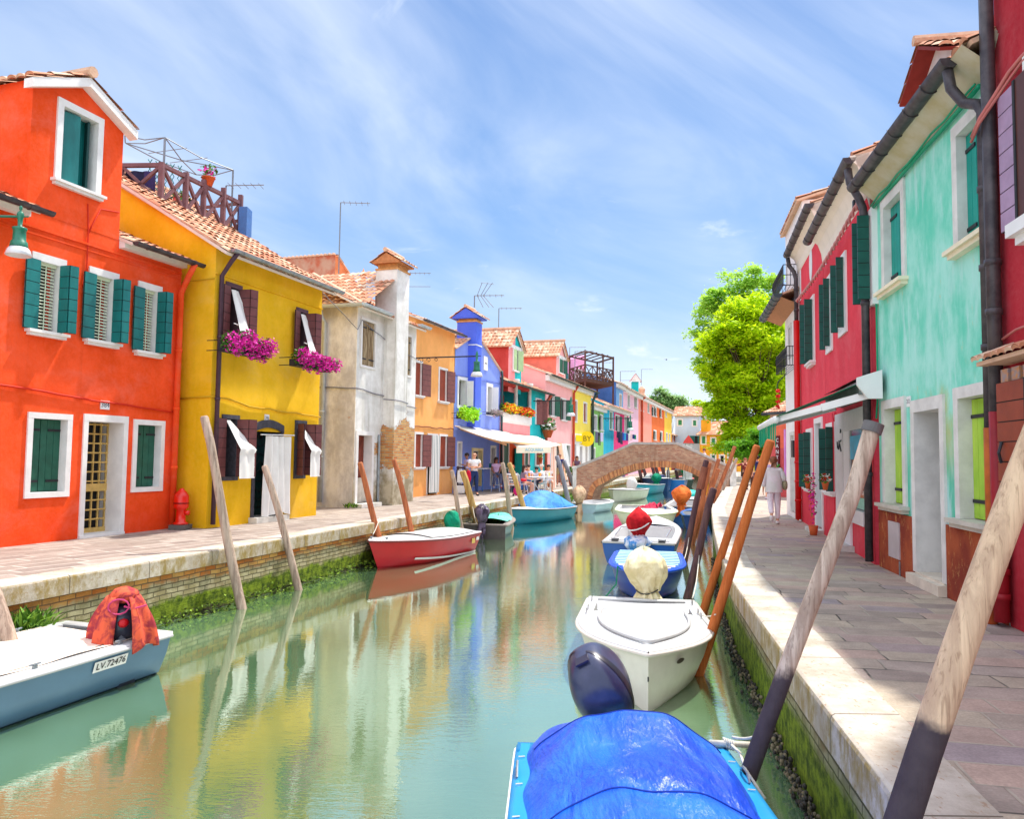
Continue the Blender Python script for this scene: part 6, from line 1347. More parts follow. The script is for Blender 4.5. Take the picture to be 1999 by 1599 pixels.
# attic with small balcony
b=MB(); zt=H.z(1560,398); b.box(.1,W+.6,.02,2.2,5.72,zt); at_=b.build('attic',WW,H.r); b=MB(); patch(b,(0,-.12,zt+.02),(W+.7,0,0),(0,1.2,.35),seg=4); slab(b,(0,-.12,zt),(W+.7,0,0),(0,1.2,.35),.06,0); b.build('attic_roof',TILE,at_)
a,z=H.f.at(1545,538,.3); balcony(H,.15,W-.1,z,.36,.55)
b=MB(); 
for q in range(3): c_=Vector((0,0,0)); b.tube([(.3,-.12-.16*q+.09*math.cos(t),2.75+.09*math.sin(t)) for t in [i*.6 for i in range(11)]],.01,5)
b.tube([(.3,0,2.9),(.3,-.55,2.9)],.015,5); b.build('scroll_bracket',IRON,H.r)
# ---- salmon red shop beyond, tiled canopy, vertical sign
a=gp(1500,952); D0=34; P0=dp(1496,900,D0); P1=dp(1550,900,D0-1.5); f=Fac(P0.xy,(P1-P0).xy); f.W=3.4; H=House(f,'salmon red shop with vertical sign and tiled canopy beyond the white house',name='shop',cat='shop')
SR=stucco('salmon_red_render',S(210,84,84),.08,.1); H.wall(SR,3.35,5); 
b=MB(); b.box(0,3.4,-.004,-.003,2.1,3.3); b.build('orange_band',mat('orange_fascia',S(232,110,80),.8,.1),H.r)
z0=H.z(1520,806); z1=H.z(1520,768); u0=H.u(1503,780); b=MB(); patch(b,(u0-.1,-.3,z0),(3.2,0,0),(0,1.9,z1-z0),seg=5,tile=.16,row=.3); slab(b,(u0-.1,-.3,z0),(3.2,0,0),(0,1.9,z1-z0),.06,0); b.box(u0,3.3,0,1.6,3.3,z0,0); b.build('canopy',TILE,H.r)
b=MB(); b.tube([(u0-.1,-.36,z0-.05),(3.3,-.36,z0-.05)],.06,8); b.build('gutter',IRON,H.r)
a0=H.u(1516,880); a1=H.u(1523,880); zt=H.z(1520,851); b=MB(); b.box(a0,a1,-.06,-.005,.9,zt); sg=b.build('sign_board',mat('sign_maroon',S(96,24,36),.5),H.r)
for k,ch_ in enumerate('CANTINA'): text(ch_,.24,WPAINT,sg,((a0+a1)/2,-.065,zt-.2-k*.25),name='letter')
b=MB(); a2=H.u(1535,880); b.box(a2-.03,a2+.02,-.1,-.02,.6,2.9); b.build('violet_strip',mat('violet_trim',S(206,150,226),.5),H.r)  # narrow trim strip in one even violet colour
q=dp(1545,872,27); 
a=H.f.pt(H.u(1523,905),.3,0); potted('green leafy potted plant before the salmon red shop',(a.x,a.y,.9),.14,mat('bright_leaf',S(50,170,60),.6),leafs=90)
b=MB()
for k in range(4): leafquads(b,(H.u(1531,770),-.35,z0+.9-.22*k),(.1,.08,.1),26,.07,random.Random(k))
b.build('red_garland',mat('garland_red',S(206,16,26),.6),H.r)
# ================================================================ trees
def leafmat(name,c1,c2,c3):
    t=NT(name); n=t.rng(t.noise(.9,det=3),.35,.65); c=t.mix(n,c1,c2); n2=t.rng(t.noise(6,det=2),.4,.7); c=t.mix(t.math('MULTIPLY',n2,.6),c,c3)
    t.fin(c,.55,.3); tr=t.n('ShaderNodeBsdfTranslucent'); t.put(tr.inputs[0],c); ms=t.n('ShaderNodeMixShader'); ms.inputs[0].default_value=.55
    o=t.N['Material Output']; t.L.new(t.b.outputs[0],ms.inputs[1]); t.L.new(tr.outputs[0],ms.inputs[2]); t.L.new(ms.outputs[0],o.inputs['Surface']); return t.m
BARK=mat('bark_brown',S(92,76,58),.95,.3,3,.8,14,scl=(1,1,.4))
def tree(label,base,H_,blobs,lm,n,size,seed=1,trunk=.3,lean=(0,0),group=None,tex=1.0,nc=150,csize=.55,name='tree'):
    """blobs: (x,z,rx,rz,ry) crown masses in metres from the base"""
    r=thing(name,label,'tree',tuple(base),0,group); rr=random.Random(seed)
    clumps=[]
    tot=sum(b[2]*b[3] for b in blobs)
    for bx,bz,rx,rz,ry in blobs:
        for _ in range(max(3,int(nc*rx*rz/tot))):
            v=Vector((rr.gauss(0,1),rr.gauss(0,1),rr.gauss(0,1))).normalized()*(rr.uniform(.35,1.03)); clumps.append(Vector((bx+v.x*rx,v.y*ry,bz+v.z*rz)))
    m=MB(); top=Vector((lean[0],lean[1],H_*.55)); T=[Vector((0,0,-.1)),Vector((lean[0]*.1,0,H_*.12)),Vector((lean[0]*.45,lean[1]*.4,H_*.32)),top]
    m.tube(T,[trunk*1.15,trunk*.9,trunk*.7,trunk*.3],10)
    for c in clumps[::3]:
        s_=T[1].lerp(T[2],rr.random()) if c.z<H_*.45 else T[2].lerp(T[3],rr.uniform(0,.9)); mid=s_.lerp(c,.5)+Vector((rr.uniform(-.3,.3),rr.uniform(-.3,.3),-.25)); rad=trunk*.22
        m.tube([s_,mid,c],[rad,rad*.5,rad*.12],5,cap=False)
    m.build('trunk',BARK,r,True)
    # leaves: many small folded faces in flat sprays
    V=[];Fc=[]
    per=n//len(clumps)
    for c in clumps:
        cs=csize*rr.uniform(.6,1.35)
        for _ in range(per):
            v=Vector((rr.gauss(0,.55),rr.gauss(0,.55),rr.gauss(0,.32))); p=c+v*cs; a=Vector((rr.gauss(0,1),rr.gauss(0,1),rr.gauss(0,.45))).normalized(); b=Vector((rr.gauss(0,.5),rr.gauss(0,.5),1)).cross(a).normalized(); s_=size*rr.uniform(.55,1.3)
            i=len(V); V+= [tuple(p-a*s_),tuple(p+b*s_*.45),tuple(p+a*s_),tuple(p-b*s_*.45)]; Fc.append((i,i+1,i+2,i+3))
    me=bpy.data.meshes.new('crown'); me.from_pydata(V,[],Fc); me.materials.append(lm); o=bpy.data.objects.new('crown',me); COL.objects.link(o); o.parent=r; return r
L1=leafmat('acacia_leaf',S(186,216,18),S(216,232,32),S(150,198,20)); L2=leafmat('poplar_leaf',S(160,206,70),S(184,218,76),S(190,222,120)); L3=leafmat('shrub_leaf',S(80,140,30),S(110,170,30),S(130,180,50)); L4=leafmat('far_leaf',S(150,190,120),S(180,200,130),S(120,170,110))  # third leaf set is the darker green of the low shrub
b=dp(1500,900,62); b.z=0
k=62/1500.
def BL_(px,py,rx,ry,D=62,cx_=1500,dep=1.0): return ((px-cx_)/1500*D,1.55+(900-py)/1500*D,rx/1500*D,ry/1500*D,rx/1500*D*dep)
tree('big bright yellow green tree at the end of the right pavement',b,16,[BL_(1450,660,85,60),BL_(1470,620,60,45),BL_(1400,670,40,25),BL_(1500,700,60,70),BL_(1430,740,65,50),BL_(1490,780,60,50),BL_(1420,790,40,35),BL_(1460,840,55,40),BL_(1430,865,32,28)],L1,92000,.185,1,.42,(-1.6,0),nc=400,csize=.74)
b2=dp(1455,900,74); b2.z=0
tree('tall looser grey green tree behind the bright tree',b2,19,[BL_(1420,565,32,35,74,1455),BL_(1480,560,52,38,74,1455),BL_(1385,590,30,25,74,1455),BL_(1440,610,70,40,74,1455),BL_(1375,640,25,40,74,1455),BL_(1380,710,25,35,74,1455),BL_(1410,760,25,35,74,1455),BL_(1500,640,40,90,74,1455),BL_(1440,720,50,90,74,1455)],L2,34000,.2,2,.4,nc=200,csize=.7)
b3=dp(1380,900,125); b3.z=0
tree('pale green tree behind the ochre orange house roof',b3,9,[BL_(1378,802,22,16,125,1380),BL_(1395,812,18,14,125,1380),BL_(1360,790,9,10,125,1380)],L1,4000,.2,3,.3,nc=50)
b5=dp(1490,900,50); b5.z=0
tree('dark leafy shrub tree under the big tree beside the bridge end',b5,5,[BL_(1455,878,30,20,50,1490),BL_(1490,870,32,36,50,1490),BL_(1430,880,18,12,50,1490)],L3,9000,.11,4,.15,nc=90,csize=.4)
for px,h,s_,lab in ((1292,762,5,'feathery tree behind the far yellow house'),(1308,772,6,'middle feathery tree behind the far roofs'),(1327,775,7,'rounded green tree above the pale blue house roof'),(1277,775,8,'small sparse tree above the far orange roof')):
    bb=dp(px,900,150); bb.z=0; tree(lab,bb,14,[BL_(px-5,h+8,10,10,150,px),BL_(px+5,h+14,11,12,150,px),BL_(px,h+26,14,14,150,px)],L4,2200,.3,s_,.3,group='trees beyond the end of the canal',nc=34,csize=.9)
# bird
bd=dp(1301,702,60); r=MB(); r.ball((0,0,0),(.05,.18,.05),8,0); r.poly([(0,.06,0),(.34,0,.14),(.3,-.06,.12),(0,-.08,0)]); r.poly([(0,.06,0),(-.34,0,.1),(-.3,-.06,.08),(0,-.08,0)]); o=r.build('bird',IRON); o.location=bd; tag(o,'small dark bird flying left of the big tree','bird')
# ================================================================ mooring poles
def polemat(name,c1,c2,grain=S(120,90,70),tar=None,bark=.5):
    t=NT(name); n=t.rng(t.noise(1.1,scl=(9,9,.55),det=6,rough=.7,dist=1.2),.38,.64); c=t.mix(n,c1,c2)
    g=t.rng(t.noise(2.2,scl=(22,22,.8),det=4,dist=.8),.52,.66); c=t.mix(t.math('MULTIPLY',g,bark),c,grain)
    if tar is not None:
        sp=t.n('ShaderNodeSeparateXYZ'); t.L.new(t.tc.outputs['Object'],sp.inputs[0]); z=t.math('ADD',sp.outputs[2],t.math('MULTIPLY',t.math('SUBTRACT',t.noise(5,det=4),.5),.22))
        c=t.mix(t.rng(z,tar-.04,tar+.04,1,0),c,t.mix(t.noise(9,det=6),S(46,38,46),S(88,76,78)))
    t.bump(t.math('ADD',t.noise(3,scl=(20,20,1),det=6,rough=.7),t.math('MULTIPLY',t.noise(30),.4)),.6,.01); return t.fin(c,.8,.2)
PGREY=lambda tar:polemat('weathered_pole_%d'%int(abs(tar)*100),S(222,190,156),S(190,158,130),S(132,98,74),tar)
def pole(label,bx,by,tx,ty,D,r=.07,m=None,top=None,Dt=None,n=12,wob=.022,cat='mooring pole',group=None,rt=None,extra=.7):
    """pole whose axis runs through two photo points at depth D"""
    a=dp(bx,by,D); b=dp(tx,ty,Dt or D); d=(b-a).normalized()
    if a.z>WZ-extra: a=a-d*((a.z-(WZ-extra))/d.z)
    root=thing('mooring_pole',label,cat,tuple(a),0,group); K=9; mb=MB(); rr=random.Random(int(bx)); ph=rr.uniform(0,6)
    L_=(b-a).length; pts=[];rad=[]
    side=d.cross(Vector((0,1,0))).normalized()
    for k in range(K+1):
        t=k/K; pts.append(d*L_*t+side*(wob*math.sin(t*5+ph))*(1 if 0<k<K else 0)); rad.append((r*1.08*(1-t)+(rt or r*.9)*t)*(1+rr.uniform(-.02,.02)))
    pts.append(pts[-1]+d*.03); rad.append(rad[-1]*.72)
    mb.tube(pts,rad,n); mb.build('shaft',m,root,True)
    if top=='cap':
        mb=MB(); mb.tube([d*(L_-.03),d*(L_+.035)],rad[-2]*1.22,n); mb.build('cap',mat('dark_pole_cap',S(104,100,98),.6,.2,6),root)
    if top=='joint':
        mb=MB(); p=d*L_*.86; mb.tube([p-d*.25,p,p+d*.3],[r*1.25,r*1.25,r*1.2],n); mb.build('sleeve',mat('sleeve_red',S(150,92,70),.7,.2,5),root)
    return root
PG0=polemat('grey_pole',S(190,168,150),S(148,128,114),S(108,86,74)); PBR=polemat('red_brown_pole',S(186,112,72),S(150,84,56),S(110,60,44)); POR=polemat('orange_brown_pole',S(176,92,44),S(196,110,56),S(120,60,34),bark=.3); PDK=polemat('dark_tarred_pole',S(84,60,66),S(112,82,78),S(60,44,50)); PYL=polemat('yellow_brown_pole',S(196,166,104),S(160,126,74),S(120,92,54)); PBL=polemat('blue_grey_pole',S(150,150,156),S(118,118,132),S(96,90,96))
GL='mooring poles leaning along the left quay'; GR='mooring poles leaning along the right quay'
pole('grey pole stub leaning at the bottom left behind the grey blue boat',14,1250,-30,1120,8.2,.085,PG0,group=GL)
pole('tall thick grey pole leaning before the yellow house corner',471,1176,399,816,12.6,.075,PG0,group=GL)
pole('grey pole leaning before the white door curtain of the yellow house',582,1143,517,912,14.4,.068,PG0,group=GL)
pole('left red brown pole standing behind the bow of the red boat',738,1038,703,905,18.0,.07,PBR,group=GL)
pole('right red brown pole standing behind the middle of the red boat',803,1035,769,899,19.4,.07,PBR,group=GL)
pole('thin grey pole by the green wrapped motor',900,1022,882,920,23,.07,PG0,group=GL)
pole('thick yellow brown pole before the standing man',930,1010,903,921,24.4,.11,PYL,group=GL)
pole('thin grey pole left of the blue tarp boat',995,1002,981,905,27,.085,PG0,group=GL)
pole('greenish pole behind the blue tarp boat',1020,984,994,905,29.5,.1,PYL,group=GL)
pole('long blue grey pole left of the pale blue boat',1113,988,1087,891,35,.11,PBL,group=GL)
pole('short blue grey pole at the bridge foot',1126,965,1101,900,38.5,.11,PBL,group=GL)
pole('huge pale wood pole with tarred foot at the right frame edge',1767,1599,2062,756,3.3,.068,PGREY(2.12),group=GR,n=20)
pole('weathered wood pole with dark cap and tarred foot before the mint house',1470,1509,1703,836,5.0,.053,polemat('grey_wood_tarred',S(206,184,164),S(164,140,122),S(110,88,72),1.86),'cap',group=GR,n=20,rt=.052)
pole('front orange brown square cut pole beside the white boat',1366,1308,1503,864,9.1,.062,POR,group=GR,n=6,wob=.004)
pole('rear orange brown square cut pole beside the white boat',1372,1196,1477,873,12.2,.066,POR,group=GR,n=6,wob=.004)
pole('dark tarred pole with green rope beside the slatted blue boat',1341,1162,1393,956,14.1,.072,PDK,group=GR)
pole('dark sleeved pole beside the white boat with the red cover',1334,1098,1379,900,18.8,.075,PDK,'joint',group=GR)
pole('brown pole behind the dark sleeved pole',1352,1060,1385,905,23,.08,PBR,group=GR)
pole('slim brown pole with flat top before the bridge end',1360,1040,1402,917,26.5,.085,PBR,group=GR)
pole('brown pole crossing the bridge coping at its right end',1372,1015,1403,897,31,.09,PBR,group=GR)
pole('tall red brown pole before the ochre house',1386,1005,1434,873,33,.09,PBR,group=GR)
pole('left thin grey pole at the right bridge pier',1388,1000,1430,894,38,.085,PG0,group=GR)
pole('right thin grey pole at the right bridge pier',1392,995,1438,896,39.5,.085,PG0,group=GR)
for i,(tx,ty,bx,by,lab) in enumerate(((1217,928,1222,945,'violet pole seen under the left of the bridge arch'),(1248,916,1253,936,'first dark pole seen under the bridge crown'),(1256,915,1263,938,'second dark pole seen under the bridge crown'),(1273,911,1280,938,'third dark pole seen under the bridge crown'),(1280,911,1286,933,'fourth dark pole seen under the bridge crown'),(1292,912,1298,934,'fifth dark pole seen under the bridge crown'),(1304,918,1306,937,'short pole seen right of the bridge crown'),(1319,919,1323,936,'last thin pole seen under the right of the arch'))):
    pole(lab,bx,by,tx,ty,66,.15,PDK if i else mat('violet_pole',S(110,80,140),.7,.15),group='poles beyond the bridge')
# ================================================================ boats
HULLM=lambda n,c,**k:mat(n,c,.3,.08,3,.03,20,.5,**k)
GEL=mat('white_gelcoat',(.64,.64,.64),.28,.06,2.5,spec=.5); GELD=mat('worn_white_deck',(.5,.5,.5),.5,.12,4,.1)
RUB=mat('dark_rubber',(.05,.05,.05),.5,.2)
ROPE=mat('pale_rope',S(206,200,186),.9,.15,20)
class Boat:
    def __init__(s,label,stern,bow,beam,h=.45,hull=None,deck=None,name='boat',sheer=.3,trans=.86,rake=.35,full=2.4,boot=None,fore=.55,cockpit=True,floor=None,flare=.8,group=None,keel=-.18,rub=RUB,rubr=.018):
        st=Vector(stern);bw=Vector(bow); d=bw-st; s.L=d.length; s.B=beam; s.h=h; s.full=full; s.trans=trans; s.sheer=sheer; s.rake=rake
        s.r=thing(name,label,'boat',(st.x,st.y,WZ),math.atan2(d.y,d.x),group); s.d=d.normalized()
        K=22; fl=flare; L_=s.L
        def sec(t):
            b=s.b(t); z=s.z(t); k=keel*(1-.3*t)
            xo=lambda zz:-rake*h*max(0,(t-.55)/.45)**2*(1-(zz-k)/(z-k))*1.0
            bl=b*(fl-.25*max(0,t-.6)*2)
            P=[(0,k),(bl*.55,k*.55),(bl*.95,.02+.1*max(0,t-.7)),(b*(fl+1)/2+.0,z*.52),(b,z)]
            return [(t*L_+xo(zz),y,zz) for y,zz in P]
        mb=MB(); rows=[sec(k/K) for k in range(K+1)]
        for sg in (1,-1):
            ids=[mb.vs([(x,y*sg,z) for x,y,z in r_]) for r_ in rows]
            for k in range(K):
                for q in range(4):
                    f=(ids[k]+q,ids[k+1]+q,ids[k+1]+q+1,ids[k]+q+1); mb.face(f if sg<0 else f[::-1],1 if (boot and q<2) else 0)
        R0=rows[0]; mb.poly([(x,-y,z) for x,y,z in R0[::-1]]+[(x,y,z) for x,y,z in R0[1:]])
        o=mb.build('hull',[hull,boot or hull],s.r,False); 
        for p in o.data.polygons: p.use_smooth=len(p.vertices)==4
        # rub rail
        if rub:
            mb=MB(); pts=[(t*L_,s.b(t)+.012,s.z(t)-.02) for t in [k/30 for k in range(31)]]+[(t*L_,-s.b(t)-.012,s.z(t)-.02) for t in [k/30 for k in range(30,-1,-1)]]
            mb.tube(pts,rubr,8); mb.build('rub_rail',rub,s.r,True)
        gw=.13*min(1,beam/1.6)+.02; s.gw=gw
        mb=MB(); N_=30; t1=fore if cockpit else 1
        for sg in (1,-1):
            for k in range(N_):
                a,b_=k/N_,(k+1)/N_
                def row(t):
                    b=s.b(t);z=s.z(t); i=max(0,b-gw); return [(t*L_,sg*(b+.01),z-.03),(t*L_,sg*(b+.006),z+.012),(t*L_,sg*max(0,b-.03),z+.024),(t*L_,sg*i,z+.02)]
                A=row(a);B_=row(b_)
                for q in range(3):
                    P=[A[q],B_[q],B_[q+1],A[q+1]]; mb.poly(P if sg<0 else P[::-1])
        mb.box(-.02,gw,-s.b(0),s.b(0),s.z(0)-.03,s.z(0)+.022)
        # foredeck
        if fore<1:
            n=12
            for k in range(n):
                a=fore+(1-fore)*k/n;c=fore+(1-fore)*(k+1)/n
                def dr(t): b=max(0,s.b(t)-gw); return [(t*L_,y*b,s.z(t)+.02+.05*(1-y*y)*min(1,b*2)) for y in (-1,-.6,-.2,.2,.6,1)]
                A=dr(a);B_=dr(c)
                for q in range(5): mb.poly([A[q],A[q+1],B_[q+1],B_[q]][::-1])
        o=mb.build('gunwale_deck',deck or GEL,s.r)
        bmod=o.modifiers.new('w','WELD'); bmod.merge_threshold=.002
        for p in o.data.polygons: p.use_smooth=True
        if cockpit:
            fz=.1; mb=MB(); n=14
            def wl(t): i=max(.02,s.b(t)-gw); return i
            for k in range(n):
                a=gw/L_+(fore-gw/L_)*k/n;c=gw/L_+(fore-gw/L_)*(k+1)/n
                for sg in (1,-1):
                    P=[(a*L_,sg*wl(a),s.z(a)+.02),(c*L_,sg*wl(c),s.z(c)+.02),(c*L_,sg*wl(c)*.92,fz),(a*L_,sg*wl(a)*.92,fz)]; mb.poly(P if sg>0 else P[::-1])
                mb.poly([(a*L_,-wl(a)*.92,fz),(c*L_,-wl(c)*.92,fz),(c*L_,wl(c)*.92,fz),(a*L_,wl(a)*.92,fz)])
            a=gw/L_; mb.poly([(gw,-wl(a),s.z(a)+.02),(gw,wl(a),s.z(a)+.02),(gw,wl(a)*.92,fz),(gw,-wl(a)*.92,fz)])
            c=fore; mb.poly([(c*L_,wl(c),s.z(c)+.02),(c*L_,-wl(c),s.z(c)+.02),(c*L_,-wl(c)*.92,fz),(c*L_,wl(c)*.92,fz)])
            mb.build('cockpit',floor or GELD,s.r)
    def b(s,t):
        return s.B/2*(s.trans+(1-s.trans)*min(1,t/.45)**.8)*(1-max(0,(t-.38)/.62)**s.full)
    def z(s,t): return s.h*(1+s.sheer*max(0,t-.2)**1.6)
    def thwart(s,t,w=.22,m=None,z=None):
        mb=MB(); b=s.b(t)-s.gw; zz=z or s.z(t)*.8; mb.box(t*s.L-w/2,t*s.L+w/2,-b,b,zz-.03,zz); return mb.build('thwart',m or GELD,s.r)
    def cleats(s,ts=(.15,.85)):
        for t in ts:
            for sg in (1,-1):
                mb=MB(); y=sg*(s.b(t)-.07); z=s.z(t)+.03; x=t*s.L; mb.tube([(x-.06,y,z+.035),(x+.06,y,z+.035)],.01,6); mb.box(x-.02,x+.02,y-.012,y+.012,z-.015,z+.035); mb.build('cleat',ZINC,s.r)
def fold(amp,fr,seed=0):
    def f(v,th,ph):
        k=1+amp*(math.sin(fr*th+3*math.sin(ph*2+seed))*.5+math.sin(fr*1.7*th+ph*4+seed*2)*.3)*math.sin(ph)
        k+=mnoise.noise(Vector(v)*1.6+Vector((seed,0,0)))*amp*1.6
        return Vector((v.x*k,v.y*k,v.z*(1+mnoise.noise(Vector(v)*1.3+Vector((0,seed,0)))*.08)))
    return f
def wrapped(parent,c,rad,m,seed=1,tilt=0,tie=True,tail=.35,name='motor_cover',yaw=0,amp=.09,leg=True,skirt=1.0,rope=None):
    """outboard wrapped in cloth: cowl-shaped bag, pleats running to the string, loose hem below"""
    rr=random.Random(seed*17); rx,ry,rz=rad; k1,k2,k3=[rr.uniform(0,6.28) for _ in range(3)]; nf=rr.choice((7,9,10)); lean=rr.uniform(-.12,.12)
    prof=[(0,.02),(.06,.36),(.16,.68),(.3,.93),(.45,1.0),(.6,.95),(.74,.80),(.86,.62),(.94,.5),(1,.47)]
    def pr(t):
        for (a,x),(b_,y) in zip(prof[:-1],prof[1:]):
            if t<=b_: return x+(y-x)*(t-a)/(b_-a)
        return prof[-1][1]
    def bag(a,t):
        th=2*math.pi*a; tw=th+.9*t*math.sin(k1); r=pr(t); pl=amp*(t**1.2)*(.55*math.sin(nf*tw+k1)+.5*(1-2*abs(math.sin((nf*.5+1)*tw+k2+2*t)))+.35*math.sin(3*th+k3))
        nz=.16*mnoise.noise(Vector((math.cos(th)*1.3+seed,math.sin(th)*1.3,t*2.2)))+.06*mnoise.noise(Vector((math.cos(th)*4,math.sin(th)*4+seed,t*5)))
        r=r*(1+nz)+pl*min(1,r*2); box=1+.10*math.cos(2*th)**2*math.sin(math.pi*t)
        return (rx*r*box*math.cos(th)*1.12+lean*rx*(1-t)*2,ry*r*box*math.sin(th)*.92,rz*(1-1.75*t)+rz*.08*math.sin(2*th+k2)*(1-t))
    mb=MB(); mb.grid(lambda a,t:bag(a,t),72,30); o=mb.build(name,m,parent,True); o.location=c; o.rotation_euler=(0,tilt,yaw)
    mb=MB(); z0=-rz*.75
    def sk(a,t): th=a*2*math.pi; r_=(.47+.34*t*skirt)*(1+.14*math.sin(th*nf+k1)*(.4+t)+.07*math.sin(th*13+k2)); return (rx*r_*math.cos(th)*1.12,ry*r_*math.sin(th)*.92,z0-tail*t*(1+.2*math.sin(th*2+k3)+.1*math.sin(th*5+k1)))
    mb.grid(sk,72,6); mb.build('cover_skirt',m,o,True)
    if tie:
        mb=MB(); mb.tube([(rx*.56*math.cos(t)*1.12,ry*.56*math.sin(t)*.92,z0+.03*math.sin(t*2)) for t in [i*2*math.pi/20 for i in range(21)]],.01,5); mb.build('tie_cord',rope or RUB,o)
    if leg: mb=MB(); mb.box(-.1,.1,-.07,.07,-rz-.6,-rz*.5); mb.lathe([(.05,-rz-.95),(.07,-rz-.8),(.07,-rz-.5)],8); mb.build('motor_leg',RUB,o)
    return o
def clothmat(name,c1,c2=None,rough=.85,sc_=3,pat=False):
    t=NT(name); n=t.rng(t.noise(sc_,det=6,rough=.6,dist=1),.42,.6); c=t.mix(n,c1,c2 or cl(c1,.75)); t.bump(t.math('ADD',t.noise(4,scl=(1,1,.3),det=3,dist=1.5),t.math('MULTIPLY',t.noise(60),.1)),.5,.05); return t.fin(c,rough,.2)
def line(name,pts,r=.008,m=None,parent=None,sag=0):
    P=[Vector(p) for p in pts]
    if sag and len(P)==2: P=[P[0].lerp(P[1],k/8)-Vector((0,0,sag*math.sin(math.pi*k/8))) for k in range(9)]
    mb=MB(); mb.tube(P,r,5); return mb.build(name,m or ROPE,parent,True)
def rel(b,p): # world -> boat local
    v=Vector(p)-b.r.location; c,s_=b.d.x,b.d.y; return Vector((v.x*c+v.y*s_,-v.x*s_+v.y*c,v.z))
# --- 1 grey blue boat, left
sp=gp(331,1318,WZ); dirv=Vector((-.62,-1.9)).normalized(); side=Vector((-dirv.y,dirv.x))
if side.x>0: side=-side
HB_=HULLM('slate_blue_hull',S(84,118,146)); B=Boat('grey blue motor boat with white deck and registration plate, cut by the left edge',(sp.xy+side*.78),(sp.xy+side*.78+dirv*5.6),1.62,.46,HB_,GEL,sheer=.28,trans=.97,flare=.84,fore=.62,boot=mat('navy_boot_top',S(30,50,76),.35,.1),keel=-.25,full=2.8,rub=mat('grey_rail',(.45,.45,.46),.4))
mb=MB(); n=18
mb.grid(lambda a,t:(.35+(3.2)*a,(B.b((.35+3.2*a)/B.L)-.12)*(2*t-1),B.z(a*.6)+.035+.05*math.sin(math.pi*t)*math.sin(math.pi*a)+.008*math.sin(a*20+t*9)),20,10); mb.build('cockpit_cover',clothmat('cream_tarp',S(232,214,196),S(214,200,186)),B.r,True)
sg=1 if rel(B,gp(331,1318,WZ)).y>0 else -1
PTN=clothmat('rust_floral_cloth',S(214,92,62),S(150,50,60),.85,7)
q=rel(B,dp(226,1205,8.3))
# peaked cloth tent thrown over the outboard, open towards the viewer
mb=MB(); cx_,cy_,cz_=.46,q.y*.9,B.h
def tent(a,t):
    th=.3+a*(2*math.pi-.6)+math.pi*.5*(1 if sg>0 else -1)*0+ (-math.pi/2 if False else 0)
    rr_=(.31-.17*t**2.2)*(1+.1*math.sin(th*6)+.06*math.sin(th*11+t*3)); return (cx_+rr_*1.05*math.cos(th+TH0),cy_+rr_*1.05*math.sin(th+TH0),cz_-.05+.54*t-.03*math.sin(th*5)*(1-t))
TH0=math.atan2((rel(B,CAMP)-rel(B,dp(226,1205,8.3))).y,(rel(B,CAMP)-rel(B,dp(226,1205,8.3))).x)
mb.grid(tent,56,12); mb.ball((cx_,cy_,cz_+.49),(.16,.14,.09),14,0,fold(.12,6)); mc=mb.build('motor_cover',PTN,B.r,True); sm_=mc.modifiers.new('t','SOLIDIFY'); sm_.thickness=.012
mb=MB(); mb.ball((cx_,cy_,cz_+.2),(.2,.17,.2),16); mb.box(cx_-.1,cx_+.12,cy_-.1,cy_+.1,cz_-.5,cz_+.1); mo=mb.build('outboard_motor',mat('dark_cowl',S(44,50,66),.3,.1,spec=.6),B.r,True)
v=Vector((math.cos(TH0),math.sin(TH0),0)); mb=MB(); mb.ball(tuple(Vector((cx_,cy_,cz_+.22))+v*.165),(.06,.06,.05),8); mb.build('red_panel',mat('cowl_red',S(190,20,30),.4),mo,True)
mb=MB(); pr=v.cross(Vector((0,0,1))); c0=Vector((cx_,cy_,cz_+.4))+v*.2
mb.tube([c0+pr*(.05+.1*math.cos(t))+Vector((0,0,.08*math.sin(t))) for t in [i*.5 for i in range(14)]],.009,5); mb.tube([c0-pr*.22,c0-pr*.1+Vector((0,0,-.03)),c0],.01,5); mb.build('purple_cord',mat('purple_cord',S(190,60,110),.7),mc)
# registration
t_=None; p0=rel(B,dp(231,1295,8.35)); zz=B.h*.62
dx=sg; px0=.62; yb=B.b(px0/B.L)
pl=MB(); xa,xb=px0,px0+.43
def hy(x,z): b=B.b(x/B.L); zt_=B.z(x/B.L); fl=.84; lo=b*(fl+1)/2; return lo+(b-lo)*(z-zt_*.52)/(zt_*.48)
za,zb=.28,.39
pl.poly([(xa,sg*(hy(xa,za)+.014),za),(xb,sg*(hy(xb,za)+.014),za),(xb,sg*(hy(xb,zb)+.014),zb),(xa,sg*(hy(xa,zb)+.014),zb)]); po=pl.build('registration_plate',WPAINT,B.r)
tx=text('LV.72476',.1,mat('black_ink',(.01,.01,.01),.5),B.r,((xa+xb)/2,sg*(hy((xa+xb)/2,.335)+.022),.335),math.pi/2+math.atan2(hy(xa,zb)-hy(xa,za),zb-za),(math.pi if sg>0 else 0)+math.atan2(hy(xb,.335)-hy(xa,.335),xb-xa)*(sg),'registration',.001,1.0)
line('deck_rope',[(.2,sg*.5,B.h+.03),(.8,sg*.62,B.h+.035),(1.5,sg*.64,B.h+.03),(2.2,sg*.62,B.h+.04)],.007,RUB,B.r)
B.cleats((.12,.3))
